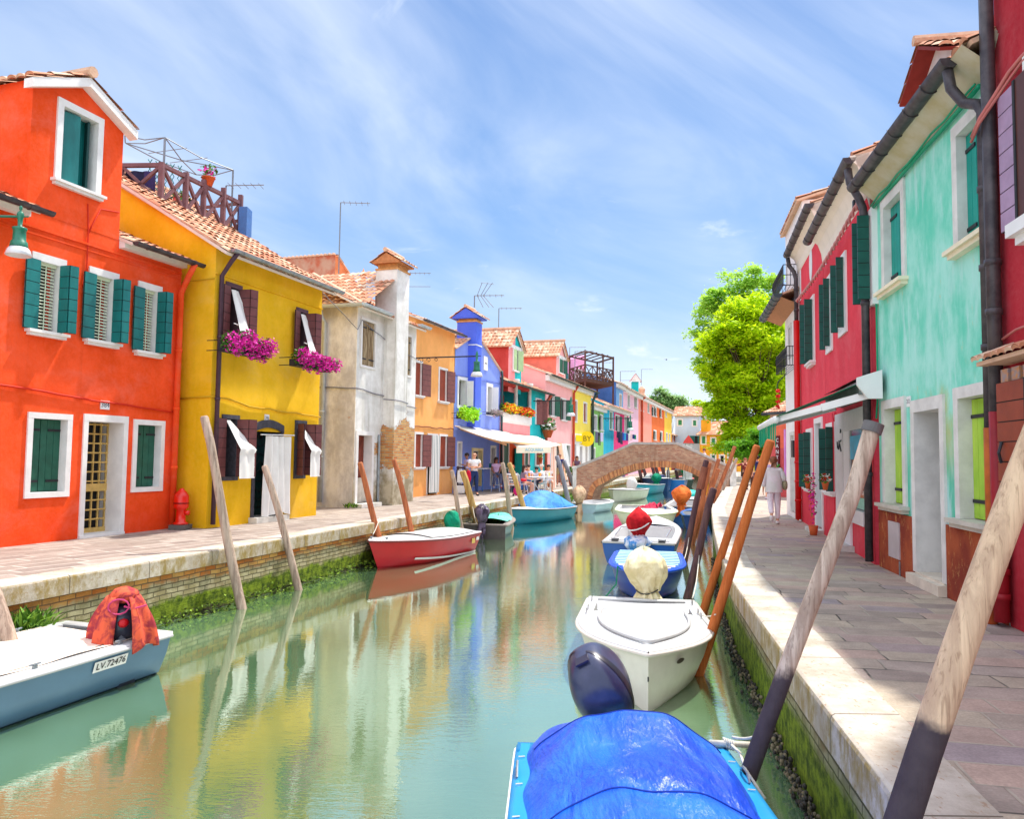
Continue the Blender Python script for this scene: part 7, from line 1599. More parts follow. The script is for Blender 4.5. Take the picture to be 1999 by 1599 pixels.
# --- 2 red boat
st=gp(946,1072,WZ).xy; bw=gp(742,1082,WZ).xy; a=Vector((-3.35,18.9)); c=Vector((-.95,21.3)); dv=(c-a).normalized(); nv=Vector((dv.y,-dv.x))
near_s=Vector((-.8,20.4)); stc=Vector((-1.47,20.75)); bwc=Vector((-3.08,16.85))
B=Boat('red hulled boat with white deck pointing at the left quay',stc,bwc,1.62,.52,HULLM('cherry_red_hull',S(190,24,36)),GEL,sheer=.35,trans=.93,flare=.8,fore=.55,boot=mat('cherry_red_low',S(176,20,34),.35,.1),full=2.3,rub=mat('maroon_rail',S(110,50,50),.5),rubr=.02,rake=.9)
mb=MB(); mb.grid(lambda a,t:(.15+(2.35)*a,(B.b((.15+2.35*a)/B.L)-.1)*(2*t-1),B.z(a*.6)+.04+.06*math.sin(math.pi*t)),14,8); mb.build('deck_cover',GEL,B.r,True)
sgn=1 if rel(B,(near_s.x,near_s.y,WZ)).y>0 else -1
mb=MB()
for t in range(24):
    x0=.05+3.0*t/24; x1=.05+3.0*(t+1)/24; f=lambda x:(B.b(x/B.L)*.80+.01)
    zl=lambda x:.05+.13*(x/3.0)**2
    mb.poly([(x0,sgn*(f(x0)+.02),zl(x0)),(x1,sgn*(f(x1)+.02),zl(x1)),(x1,sgn*(f(x1)-.01),zl(x1)-.05),(x0,sgn*(f(x0)-.01),zl(x0)-.05)])
mb.build('spray_strip',WPAINT,B.r)
mb=MB(); x0,x1=.35,.55; mb.poly([(x,sgn*(B.b(x/B.L)*.955+.012),z) for x,z in ((x0,.27),(x1,.27),(x1,.4),(x0,.4))]); mb.build('yellow_registration',mat('yellow_plate',S(232,200,96),.6),B.r)
mb=MB(); x0,x1=.1,.28; mb.poly([(x,sgn*(B.b(x/B.L)*.965+.012),z) for x,z in ((x0,.33),(x1,.33),(x1,.42),(x0,.42))]); mb.build('white_registration',WPAINT,B.r)
B.cleats((.9,))
q=rel(B,dp(884,1020,21.6)); wrapped(B.r,(q.x,q.y,B.h+.12),(.25,.22,.42),clothmat('emerald_tarp',S(0,150,112),S(0,120,90),.5),3,math.radians(34),tie=False,tail=.15,leg=False)
line('mooring_line',[dp(722,1045,18.6),dp(735,1010,17.9)],.012,ROPE,None) if False else None
# --- 3 dark green grey boat with wrapped outboard, stern to viewer
s0=gp(905,1046,WZ); s1=gp(980,1054,WZ); c=Vector(((s0.x+s1.x)/2,(s0.y+s1.y)/2)); c=gp(945,1052,WZ).xy; bowp=gp(1012,1022,WZ).xy; dd=(gp(1010,1030,WZ).xy-gp(980,1054,WZ).xy).normalized()
B=Boat('grey green dinghy with black wrapped outboard and mint cloth, stern towards the viewer',c,c+dd*4.0,1.42,.42,HULLM('grey_green_hull',S(110,126,112)),mat('grey_wood_rail',S(140,130,122),.7,.2,6),sheer=.2,trans=.95,fore=.8,flare=.86,floor=mat('dark_floor',S(60,56,50),.8),rub=mat('grey_wood_rail',S(140,130,122),.7,.2,6),rubr=.03)
mb=MB(); mb.grid(lambda a,t:(.9+2.3*a,(B.b((.9+2.3*a)/B.L)-.08)*(2*t-1),B.z(a)+.05+.07*math.sin(math.pi*t)+.02*math.sin(a*14+t*4)),20,10); mb.build('mint_cloth',clothmat('mint_cloth',S(120,214,190),S(90,180,160),.7),B.r,True)
mb=MB(); bb=B.b(0)*.97; mb.box(-.03,-.005,-bb,bb,-.1,B.h-.03); mb.build('transom_board',mat('dark_transom',S(84,78,76),.7,.2,5,.3),B.r)
wrapped(B.r,(-.12,.05,B.h+.32),(.26,.24,.33),clothmat('black_film_wrap',S(50,40,56),S(110,96,120),.25),5,math.radians(12),tie=True,tail=.42,skirt=.1)
B.cleats((.1,))
# --- 4 teal boat under blue tarp
c0=gp(1012,1021,WZ).xy; c1=gp(1080,1019,WZ).xy
ctr=dp(1046,1008,31); sv=Vector((.6,1)).normalized()
stern=dp(1096,1000,31.5).xy; bow_=dp(1000,1000,29.0).xy
B=Boat('teal boat under a domed blue tarp beside the left quay',(2.05,32.4),(-.1,28.6),1.7,.5,HULLM('teal_hull',S(10,120,140)),mat('pale_grey_deck',S(206,208,212),.5,.1),sheer=.3,trans=.95,fore=.6,flare=.8)
TARPB=clothmat('blue_tarp_faded',S(70,140,216),S(50,112,196),.6)
mb=MB(); mb.grid(lambda a,t:(.1+3.0*a,(B.b((.1+3.0*a)/B.L)+.0)*(2*t-1),B.z(.3)+.03+(.66*max(0,math.sin(math.pi*(.03+.94*a)))**.75*(1-(abs(2*t-1))**2.2))+.02*math.sin(a*18+t*7)),24,16); mb.build('tarp',TARPB,B.r,True)
mb=MB(); mb.ball((.15,-.88,.3),(.2,.12,.2),10); mb.build('fender',WPAINT,B.r,True)
# --- 5 pale blue boat with beige wrapped motor, stern to viewer
c=gp(1146,991,WZ).xy; B=Boat('pale blue dinghy with beige cloth wrapped outboard moored before the bridge',(3.25,35.4),(4.95,38.7),1.55,.42,HULLM('pale_blue_hull',S(158,186,196)),GEL,sheer=.15,trans=.92,fore=.7,flare=.85,floor=GEL,rub=mat('pale_rail',S(170,180,186),.5))
BEI=clothmat('beige_cloth',S(206,172,140),S(176,142,112)); wrapped(B.r,(-.05,.12,B.h+.36),(.34,.30,.46),BEI,2,math.radians(-10),tail=.5); B.thwart(.45)
# --- 6.. boats under and beyond the bridge
c=gp(1192,972,WZ).xy; B=Boat('pale sage boat with white console under the bridge arch',dp(1243,955,49.5).xy,dp(1196,965,44).xy,1.9,.62,HULLM('pale_sage_hull',S(206,212,200)),GEL,sheer=.3,fore=.55,flare=.8)
mb=MB(); mb.ball((B.L*.3,.1,.95),(.38,.32,.45),14,0,fold(.08,5)); mb.build('console_cover',CLOTH,B.r,True)
B=Boat('turquoise boat with white deck beyond the bridge',dp(1278,955,58).xy,dp(1243,952,55).xy+Vector((-.6,-1.8)),1.9,.65,HULLM('aqua_hull',S(20,140,160)),GEL,sheer=.3,fore=.6); mb=MB(); mb.ball((B.L*.1,-1.0,.3),(.2,.2,.4),10); mb.build('fender',WPAINT,B.r,True); wrapped(B.r,(.2,.2,1.05),(.38,.38,.4),clothmat('emerald_tarp2',S(0,130,96)),3,0,tie=False,tail=.2,leg=False)
B=Boat('dark blue workboat with heaped nets beyond the bridge',dp(1267,950,68).xy,dp(1304,950,60).xy,2.1,.9,HULLM('deep_blue_hull',S(10,62,130)),WPAINT,sheer=.2,fore=.8); mb=MB(); rr=random.Random(9)
for k in range(14): mb.ball((rr.uniform(.8,B.L*.7),rr.uniform(-.6,.6),B.z(.5)+.05),(.4,.35,.25),8,k%3,fold(.2,4,k))
mb.build('nets',[mat('net_grey',S(120,124,134),.9),mat('net_blue',S(60,70,120),.9),CLOTH],B.r,True)
B=Boat('bright blue box sterned boat with white canopy beyond the bridge',dp(1317,953,63).xy,dp(1330,945,70).xy,1.7,.85,HULLM('bright_blue_hull',S(20,116,190)),GEL,sheer=.1,trans=.95); mb=MB()
for x,y in ((.6,.7),(.6,-.7),(2.6,.7),(2.6,-.7)): mb.tube([(x,y,.8),(x,y,2.0)],.04,6)
mb.grid(lambda a,t:(.4+2.5*a,.85*(2*t-1),2.0+.2*math.sin(math.pi*t)),6,8); mb.build('canopy',WPAINT,B.r)
B=Boat('dark boat with green wrapped motor at the far right beyond the bridge',dp(1338,942,72).xy,dp(1334,938,78).xy,1.8,.7,HULLM('dark_green_hull',S(60,80,70)),mat('red_deck',S(190,80,70),.6)); wrapped(B.r,(.3,0,1.45),(.5,.45,.5),clothmat('green_wrap',S(20,140,90)),6,0,tie=False,tail=.4)
# ================================================================ right moorings
# --- near boat under the blue tarpaulin (bow towards the viewer, outboard on the far stern)
SKY=HULLM('sky_blue_gunwale',S(26,136,196)); B=Boat('boat under glossy blue tarpaulin in the foreground with sky blue gunwale and tilted outboard',(.78,5.38),(.66,1.35),1.5,.52,HULLM('royal_blue_hull',S(20,90,190)),SKY,sheer=.12,trans=.95,fore=.85,flare=.86,full=3.2,rub=WPAINT,rubr=.012)
def tarpmat():
    t=NT('glossy_blue_tarpaulin'); n=t.rng(t.noise(1.1,det=4,dist=.4),.35,.66); c=t.mix(n,S(4,62,196),S(24,104,222)); n2=t.rng(t.noise(2.2,scl=(1,2,1),det=7,rough=.65,dist=.3),.6,.74); c=t.mix(t.math('MULTIPLY',n2,.35),c,S(96,160,236))
    t.bump(t.math('ADD',t.noise(1.7,scl=(1,2.6,1),det=4,rough=.5,dist=.6),t.math('ADD',t.math('MULTIPLY',t.noise(7,scl=(1,3,1),det=3),.18),t.math('MULTIPLY',t.noise(120),.03))),.8,.1); return t.fin(c,.3,.5)
def tp(a,t):
    x=.03+(B.L*.93)*a; y=2*t-1; b=B.b(x/B.L)-.06+.022*math.sin(a*38)*abs(y)**6
    h=.34*math.sin(math.pi*min(1,.18+a*1.25))**.7 if a<.66 else .34*math.sin(math.pi*min(1,.18+.66*1.25))**.7
    h=.36*min(1,(a*7+.35))**.6*(1-.55*a)
    dome=(1-abs(y)**2.6)
    wr=.016*math.sin(7*y+9*a)*abs(y)+.012*abs(math.sin(11*a+4*y*y))*abs(y)-.02*math.exp(-((a-.36)/.02)**2)*.6+.035*mnoise.noise(Vector((a*7,y*3,0)))
    return (x,y*b,B.h+.02+h*dome+wr*min(1,4*(1-abs(y))+.3)-.05*abs(y)**8)
mb=MB(); mb.grid(tp,70,48); to=mb.build('tarpaulin',tarpmat(),B.r,True)
# hem seam across the cover and lashing line
mb=MB(); pass
for q_ in (.07,.36,.62): mb=MB(); mb.tube([Vector(tp(q_,k/40))+Vector((0,0,.004)) for k in range(2,39)],.005,5); mb.build('seam',mat('seam_blue',S(4,50,150),.5),to)
for sg in (1,-1):
    mb=MB()
    for q in range(9):
        x=.25+q*.42; y=sg*(B.b(x/B.L)-.06); mb.tube([(x,y,B.h+.03),(x+.02,y+sg*.04,B.h+.035)],.004,4)
    mb.build('eyelet_ties',ROPE,to)
    mb=MB(); x=.12*B.L; mb.tube([(x-.1,sg*(B.b(.1)-.02),B.h+.03),(x-.05,sg*(B.b(.1)-.02),B.h+.07),(x+.05,sg*(B.b(.1)-.02),B.h+.07),(x+.1,sg*(B.b(.1)-.02),B.h+.03)],.008,5); mb.build('grab_handle',ZINC,B.r)
    mb=MB(); x=.55*B.L; mb.tube([(x-.07,sg*(B.b(.55)-.06),B.h+.03),(x-.05,sg*(B.b(.55)-.06),B.h+.09),(x+.05,sg*(B.b(.55)-.06),B.h+.09),(x+.07,sg*(B.b(.55)-.06),B.h+.03)],.008,5); mb.build('fairlead',ZINC,B.r)
q=rel(B,dp(1424,1436,5.35)); mb=MB(); mb.tube([(q.x-.02,q.y-.13,B.h+.05),(q.x+.0,q.y+.14,B.h+.05)],.022,8)
for k in range(5): mb.tube([(q.x-.03+.012*k+.03*math.cos(t),q.y-.03+.012*k,B.h+.05+.03*math.sin(t)) for t in [i*.7 for i in range(10)]],.007,5)
mb.tube([(q.x,q.y,B.h+.06),(q.x+.15,q.y+.03,B.h+.05),(q.x+.4,q.y+.0,B.h+.04),(q.x+.6,q.y+.06,B.h-.05)],.01,5); mb.build('mooring_cleat',ROPE,B.r,True)
# tilted outboard cowling
COW=NT('navy_cowling'); n_=COW.rng(COW.noise(3,det=5),.4,.7); COW=COW.fin(COW.mix(n_,S(44,50,78),S(66,68,98)),.28,.55); COWD=mat('cowl_dark_band',S(34,22,44),.3,.1,spec=.6)
mo=thing('outboard_motor','dark navy outboard motor tilted up','motor'); del mo['label']; del mo['category']; mo.parent=B.r; q=rel(B,dp(1172,1338,5.75)); mo.location=q; mo.rotation_euler=(math.radians(30),math.radians(14),0)
mb=MB()
def cow(v,th,ph):
    e=.62; g=lambda a:math.copysign(abs(a)**e,a); x,y,z=g(v.x),g(v.y),v.z
    k=1-.22*max(0,z)**2-.18*max(0,-z)**2; return Vector((x*k*.78,y*k*.78,z*(.98)))
mb.grid(lambda a,b_:(lambda v:(v[0]*.36,v[1]*.27,v[2]*.31))(cow(Vector((math.sin(math.pi*b_)*math.cos(6.2832*a),math.sin(math.pi*b_)*math.sin(6.2832*a),-math.cos(math.pi*b_))),0,0)),40,26)
co=mb.build('outboard_motor',[COW],mo,True)
mo_name=co; co.name='cowling'
mb=MB()
for sg in (1,-1):
    def bd(a,t,sg=sg):
        th=(.5*math.pi)*sg+(-.55+.30*t)*1.0+(.0 if sg>0 else 0); 
        ph=.12+a*(math.pi-.5); v=cow(Vector((math.sin(ph)*math.cos(th),math.sin(ph)*math.sin(th),math.cos(ph))),0,0); return (v[0]*.364,v[1]*.274,v[2]*.314)
    mb.grid(bd,24,4)
mb.build('side_band',COWD,co,True)
mb=MB(); mb.box(.02,.16,-.05,.05,.285,.3); mb.build('cowl_latch',COWD,co)
mb=MB(); mb.box(-.12,.1,-.09,.09,-.75,-.25); mb.lathe([(.02,-1.3),(.06,-1.2),(.07,-.9),(.06,-.7)],10); mb.build('motor_leg',RUB,co)
# --- white boat, bow to the viewer
st=Vector((1.9,11.25)); bw=Vector((1.36,7.62)); B=Boat('white open motor boat pointing at the viewer with wrapped outboard behind',st,bw,1.62,.47,HULLM('ivory_hull',S(226,220,208)),GEL,sheer=.42,trans=.93,fore=.3,flare=.8,full=2.5,keel=-.25,rub=mat('cream_rail',S(222,210,200),.4),rubr=.022,rake=.28,floor=GELD)
mb=MB(); K=18   # raised coaming moulding of the foredeck and windscreen step
pts=[(B.L*t,(B.b(t)-.26)*1.0,B.z(t)+.06) for t in [.3+.6*k/K for k in range(K+1)]]; pts+=[(x,-y,z) for x,y,z in pts[::-1]]; mb.tube(pts,.02,6); mb.build('deck_moulding',GELD,B.r,True)
mb=MB(); x=B.L*.3; bb=B.b(.3)-.2
mb.grid(lambda a,t:(x-.05-.14*t+.10*math.sin(math.pi*a),bb*(2*a-1),B.z(.3)+.03+.10*t),20,3); mb.build('windscreen_step',GELD,B.r,True)
mb=MB(); mb.box(.18,x-.3,-bb,bb,B.h-.1,B.h-.02); mb.build('engine_deck',GELD,B.r)
for sg in (1,-1):
    for t in (.1,.28,.36):
        mb=MB(); xx=B.L*t; y=sg*(B.b(t)-.08); z=B.z(t)+.02; mb.tube([(xx-.05,y,z),(xx-.05,y,z+.06),(xx+.05,y,z+.06),(xx+.05,y,z)],.008,5); mb.build('grab_handle',mat('steel',(.6,.6,.62),.25,metal=.8),B.r)
    mb=MB(); t=.86; zc_=B.z(t)-.14; y=B.b(t)
    c_=Vector((B.L*.885,sg*(B.b(.885)*.97+.02),B.z(.885)-.13)); tg=Vector((B.L*.02,sg*(B.b(.905)-B.b(.885)),0)).normalized(); up=Vector((0,sg*.25,1)).normalized()
    i=mb.vs([c_+tg*.075*math.cos(q/14*6.283)+up*.028*math.sin(q/14*6.283) for q in range(14)]); mb.face(range(i,i+14)); mb.face(range(i+13,i-1,-1)); mb.build('hull_vent',mat('bronze_vent',S(120,104,96),.4,metal=.5),B.r)
mb=MB(); mb.tube([(B.L*.995-.03,0,B.z(1)-.24),(B.L+.015-.03,0,B.z(1)-.26),(B.L*.985-.03,0,B.z(1)-.3)],.008,5); mb.build('bow_eye',IRON,B.r)
IV=clothmat('ivory_cloth',S(236,224,184),S(214,198,150)); qq=rel(B,dp(1262,1118,11.45)); wrapped(B.r,(qq.x,qq.y,qq.z),(.3,.31,.36),IV,4,math.radians(-6),tail=.2,yaw=.5,amp=.12)
pz=dp(1397,1200,9.0); c_=rel(B,pz); line('mooring_line',[(B.L*.25,-1*abs(0)+ (1 if c_.y>0 else -1)*(B.b(.25)-.08),B.z(.25)+.03),c_],.008,ROPE,B.r,.04)
# --- blue slatted boat
st=Vector((2.95,16.6)); bw=Vector((2.36,13.45)); B=Boat('blue wooden boat decked with light blue slats behind the white boat',st,bw,1.42,.5,HULLM('ultramarine_hull',S(16,60,160)),HULLM('ultramarine_rail',S(20,84,210)),sheer=.1,trans=.96,fore=.93,flare=.8,full=3.0,rub=HULLM('ultramarine_rail',S(20,84,210)),rubr=.03,floor=mat('dark_well',S(70,60,70),.7))
mb=MB(); ns=12
for k in range(ns):
    x=.15+(B.L*.72)*k/ns; b=B.b(x/B.L)-.05; c=0 if k<ns-3 else 1; x=.06+k*.245; b=B.b(min(.93,x/B.L))-.09; mb.box(x,x+.125,-b,b,B.h+.035,B.h+.047,c)
mb.grid(lambda a,t:(.05+(B.L-.3)*a,(B.b(.05+.85*a)-.07)*(2*t-1),B.h+.028),16,2,2)
mb.build('slat_deck',[mat('pale_blue_slats',S(170,214,238),.6,.12,5),mat('pale_pink_slats',S(226,214,222),.6,.12,5),mat('under_slats',S(20,50,100),.6)],B.r)
mb=MB(); mb.tube([(B.L-.25,-.45,B.h+.05),(B.L-.2,-.5,B.h+.1),(B.L-.1,-.52,.3),(B.L-.3,-.75,.0)],.012,5); mb.build('green_rope',mat('green_rope',S(10,130,90),.8),B.r)
# --- white boat, blue transom, red wrapped motor
st=gp(1270,1083,WZ).xy; st=Vector((3.02,18.3)); bw=Vector((4.6,24.4)); B=Boat('white decked boat with blue transom and red wrapped outboard, stern towards the viewer',st,bw,1.78,.52,HULLM('transom_blue',S(14,84,160)),GEL,sheer=.5,trans=.96,fore=.62,flare=.9,rub=mat('dark_trim',S(70,60,66),.5),floor=GEL)
mb=MB(); mb.tube([(.6,-.62,B.h+.1),(2.3,-.66,B.h+.16),(2.6,0,B.h+.2),(2.3,.66,B.h+.16),(.6,.62,B.h+.1)],.018,6); mb.build('cockpit_rail',mat('steel',(.6,.6,.62),.25),B.r)
mb=MB(); mb.box(.2,.75,-.72,.72,.2,B.h+.04); mb.build('stern_bench',GEL,B.r); B.thwart(.35)
for sg in (1,-1): mb=MB(); mb.box(-.04,.1,sg*.55-.08,sg*.55+.08,B.h+.03,B.h+.06); mb.tube([(.03,sg*.55-.1,B.h+.08),(.03,sg*.55+.1,B.h+.08)],.012,6); mb.build('stern_cleat',IRON,B.r)
REDC_=clothmat('scarlet_cloth',S(206,30,40),S(170,20,30)); o=wrapped(B.r,(-.08,-.02,B.h+.46),(.27,.29,.38),REDC_,7,math.radians(-8),tie=False,tail=.25,leg=False); mb=MB(); mb.tube([(.31*math.cos(t),.28*math.sin(t),.0+.12*math.cos(t+1)) for t in [i*2*math.pi/20 for i in range(21)]],.018,5); mb.build('white_strap',WPAINT,o)
BW=clothmat('blue_white_cloth',S(226,232,244),S(70,140,210),.8,4); wrapped(B.r,(-.1,0,B.h-.02),(.3,.33,.26),BW,9,0,tie=False,tail=.12,name='lower_wrap')
# --- cream boat with red cloth
B=Boat('cream white boat with crumpled red cloth on its deck',Vector((5.45,31.6)),Vector((4.55,25.4)),2.3,.6,HULLM('cream_hull',S(232,228,200)),mat('cream_deck',S(240,238,216),.5,.06),sheer=.2,fore=.5,trans=.9,full=2.4,flare=.8,rub=mat('sage_rail',S(176,186,140),.5))
mb=MB(); mb.grid(lambda a,t:(1.9+1.3*a+.12*math.sin(t*5),-.15+.75*t*(1-.3*a)+.08*math.sin(a*7),B.h+.06+.17*abs(mnoise.noise(Vector((a*4,t*4,1))))*2*min(1,6*a*(1-a))),22,16); mb.build('red_cloth',clothmat('crimson_cloth',S(190,50,80),S(160,30,60)),B.r,True)
# --- boat with orange wrapped motor
B=Boat('white boat with orange wrapped outboard beside the brown poles',Vector((7.1,31.0)),Vector((8.9,36.8)),2.0,.62,HULLM('mid_blue_hull',S(30,90,160)),GEL,sheer=.3,fore=.6,trans=.95,flare=.85); wrapped(B.r,(0.0,.25,B.h+.42),(.36,.38,.42),clothmat('orange_cloth',S(226,116,50),S(196,90,36)),11,math.radians(-16),tie=False,tail=.4)
B=Boat('small boat with turquoise cover near the right bridge pier',Vector((8.7,38.0)),Vector((10.2,42.5)),1.7,.5,HULLM('teal_small_hull',S(40,110,120)),GEL); mb=MB(); mb.ball((.9,0,B.h+.15),(.8,.6,.35),16,0,fold(.06,5)); mb.build('cover',clothmat('turquoise_cover',S(40,196,180),S(20,170,160),.6),B.r,True)
B=Boat('blue workboat tucked against the right quay behind the dark poles',Vector((6.6,27.6)),Vector((7.0,30.0)),.95,.5,HULLM('navy_small_hull',S(20,60,120)),mat('blue_deck',S(40,90,150),.6,.15),trans=.9,fore=.6)

# mooring lines from boats to the poles they hang on
for lab,a,b,sag in (('slack mooring line from the red boat to the nearest brown pole',dp(728,1044,17.1),dp(741,1012,17.95),.03),('mooring line from the dark green grey dinghy to the thick yellow pole',dp(930,1022,23.4),dp(922,985,24.4),.05),('mooring line from the white boat rail to the dark tarred pole',dp(1352,1168,10.9),dp(1365,1085,14.0),.12),('mooring line from the slatted blue boat to the dark sleeved pole',dp(1332,1100,15.8),dp(1345,1050,18.7),.1),('mooring line from the blue tarp boat to the capped wood pole',dp(1430,1440,5.3),dp(1500,1425,5.0),.03)):
    tag(line('mooring_line',[a,b],.01,ROPE,None,sag),lab,'rope','mooring lines of the boats')
# ================================================================ people
def skin_mesh(name,V,E,rad,m,parent,sub=1,root=0):
    me=bpy.data.meshes.new(name); me.from_pydata(V,E,[]); o=bpy.data.objects.new('tmp_skin',me); COL.objects.link(o)
    md=o.modifiers.new('s','SKIN'); md.use_smooth_shade=True; md.branch_smoothing=.6
    for i,r_ in enumerate(rad): q=me.skin_vertices[0].data[i]; q.radius=(r_,r_) if not isinstance(r_,tuple) else r_; q.use_root=(i==root)
    ss=o.modifiers.new('d','SUBSURF'); ss.levels=sub; ss.render_levels=sub
    dg=bpy.context.evaluated_depsgraph_get(); nm=bpy.data.meshes.new_from_object(o.evaluated_get(dg)); bpy.data.objects.remove(o)
    nm.materials.clear(); nm.materials.append(m); ob=bpy.data.objects.new(name,nm); COL.objects.link(ob); ob.parent=parent; return ob
J0=dict(pel=(0,0,.95),spi=(0,0,1.12),che=(0,0,1.3),nec=(0,-.005,1.44),hd0=(0,.01,1.515),hd1=(0,.02,1.585),hd2=(0,.005,1.665),
 shR=(.165,0,1.39),elR=(.215,-.03,1.11),wrR=(.225,.06,.87),shL=(-.165,0,1.39),elL=(-.215,-.03,1.11),wrL=(-.225,.06,.87),
 hiR=(.085,0,.90),knR=(.095,.02,.50),anR=(.10,-.03,.09),toR=(.115,.11,.035),hiL=(-.085,0,.90),knL=(-.095,.02,.50),anL=(-.10,-.03,.09),toL=(-.115,.11,.035))
RJ=dict(pel=.125,spi=.115,che=.135,nec=.05,hd0=.07,hd1=.09,hd2=.072,shR=.062,elR=.043,wrR=.028,shL=.062,elL=.043,wrL=.028,hiR=.085,knR=.058,anR=.038,toR=.034,hiL=.085,knL=.058,anL=.038,toL=.034)
EJ=[('pel','spi'),('spi','che'),('che','nec'),('nec','hd0'),('hd0','hd1'),('hd1','hd2'),('che','shR'),('shR','elR'),('elR','wrR'),('che','shL'),('shL','elL'),('elL','wrL'),('pel','hiR'),('hiR','knR'),('knR','anR'),('anR','toR'),('pel','hiL'),('hiL','knL'),('knL','anL'),('anL','toL')]
SIT=dict(pel=(0,0,.53),spi=(0,.02,.70),che=(0,.05,.88),nec=(0,.06,1.03),hd0=(0,.08,1.11),hd1=(0,.095,1.18),hd2=(0,.08,1.26),shR=(.165,.05,.97),elR=(.22,.09,.71),wrR=(.14,.32,.68),shL=(-.165,.05,.97),elL=(-.22,.09,.71),wrL=(-.14,.32,.68),
 hiR=(.09,.06,.50),knR=(.12,.44,.50),anR=(.12,.42,.09),toR=(.13,.56,.035),hiL=(-.09,.06,.50),knL=(-.12,.44,.50),anL=(-.12,.42,.09),toL=(-.13,.56,.035))
def person(label,loc,face,pose=None,base=None,h=1.7,skin=S(226,168,136),hair=S(80,54,40),hairstyle='short',top=S(240,240,240),sleeve='short',bottom=S(50,70,120),legs='long',shoes=S(60,50,50),fat=1.0,extra=None,topmat=None,shoe=True):
    r=thing('person',label,'person',tuple(loc),face,None); J=dict(base or J0); J.update(pose or {}); k=h/1.72; r.scale=(k,k,k)
    tg='%d%d%d'%tuple(int(x*99) for x in skin); SK=mat('skin_'+tg,skin,.55,.06,6,spec=.3)
    keys=[a for a in J if a!='look']; V=[J[a] for a in keys]; ix={a:i for i,a in enumerate(keys)}; E=[(ix[a],ix[b]) for a,b in EJ]; rad=[RJ[a]*(fat if a in('pel','spi','che') else 1) for a in keys]
    for s_ in 'RL':   # palm and five fingers
        w_=Vector(J['wr'+s_]); e=Vector(J['el'+s_]); d=(w_-e).normalized(); sd=Vector((0,0,1)).cross(d); sd=(sd if sd.length>.2 else Vector((0,1,0))).normalized()
        if abs(d.z)>.8: sd=Vector((0,1,0))
        pm=w_+d*.055; V.append(tuple(pm)); rad.append((.03,.02)); E.append((ix['wr'+s_],len(V)-1)); pi_=len(V)-1; curl=sd.cross(d).normalized()*(.02 if s_=='R' else -.02)
        for q,(o_,l1) in enumerate(((-.028,.055),(-.01,.068),(.01,.064),(.027,.05))):
            b_=pm+d*.04+sd*o_; V.append(tuple(b_)); rad.append(.010); E.append((pi_,len(V)-1)); V.append(tuple(b_+d*l1+curl)); rad.append(.0075); E.append((len(V)-2,len(V)-1))
        t_=pm+sd*-.035-d*.005; V.append(tuple(t_)); rad.append(.011); E.append((pi_,len(V)-1)); V.append(tuple(t_+d*.045-sd*.022)); rad.append(.009); E.append((len(V)-2,len(V)-1))
    body=skin_mesh('body',V,E,rad,SK,r,1,ix['pel'])
    H0,H1,H2=[Vector(J[a]) for a in('hd0','hd1','hd2')]; up=(H2-H0).normalized(); hc=H1
    fw=Vector(J.get('look',(0,1,0))).normalized(); rt=fw.cross(up).normalized()
    P=lambda x,y,z:tuple(hc+rt*x+fw*y+up*z)
    mb=MB(); mb.tube([P(0,.078,.018),P(0,.1,-.012),P(0,.084,-.02)],[.008,.014,.01],6); 
    mb.build('nose',SK,body,True)
    for sx in (-1,1): mb=MB(); mb.ball(P(sx*.086,-.005,-.005),(.014,.018,.028),6); mb.build('ear',SK,body,True)
    for sx in (-1,1): mb=MB(); mb.ball(P(sx*.032,.08,.012),(.012,.008,.007),6); mb.build('eye',mat('eye_dark',(.03,.02,.02),.3),body)
    mb=MB(); mb.tube([P(-.022,.083,-.043),P(0,.089,-.045),P(.022,.083,-.043)],.006,5); mb.build('mouth',mat('lips',S(176,84,76),.5),body)
    HM_=mat('hair_%d%d%d'%tuple(int(x*255) for x in hair),hair,.7,.35,14,.5,60)
    if hairstyle!='bald':
        mb=MB(); nz=lambda v:1+.10*mnoise.noise(Vector(v)*3)
        def cap(v,th,ph): v=v*nz(v); return v
        mb.ball(P(0,-.018,.03),(.094,.1,.085),16,0,cap)
        if hairstyle=='long':
            mb.grid(lambda a,t:P(.105*math.sin((a-.5)*2.5*2)*(1-.1*t)*1.0,-.03-.075*math.cos((a-.5)*5*.55)-.02*t,.05-.30*t),14,8)
        if hairstyle=='bun': mb.ball(P(.0,-.12,.03),(.055,.05,.055),10,0,cap); mb.ball(P(0,-.06,.0),(.09,.06,.08),10,0,cap)
        mb.build('hair',HM_,r,True)
    if hairstyle=='cap' or (extra and 'cap' in extra):
        mb=MB(); mb.ball(P(0,0,.05),(.1,.105,.07),14); mb.box(0,0,0,0,0,0); mb.build('cap',mat('cap_cloth',S(30,30,40),.8),r,True)
    if extra and 'glasses' in extra:
        mb=MB(); [mb.ball(P(sx*.034,.089,.012),(.02,.007,.014),8) for sx in (-1,1)]; mb.tube([P(-.09,.02,.015),P(-.06,.08,.014),P(.06,.08,.014),P(.09,.02,.015)],.004,4); mb.build('sunglasses',RUB,r)
    # shirt
    def sub(keys_,edges,f,add,m,nm,cut=None,pts=None):
        kk=list(keys_); VV=[Vector(J[a]) for a in kk]; 
        if cut:
            for a,(b_,t) in cut.items():
                if a in kk: VV[kk.index(a)]=Vector(J[b_]).lerp(Vector(J[a]),t)
        rr_=[RJ[a]*f*(fat if a in('pel','spi','che') else 1)+add for a in kk]; i2={a:i for i,a in enumerate(kk)}
        return skin_mesh(nm,[tuple(v) for v in VV],[(i2[a],i2[b_]) for a,b_ in edges],rr_,m,r,2,0)
    TM=topmat or mat('top_%d%d%d'%tuple(int(x*255) for x in top),top,.9,.08,5,.3,30)
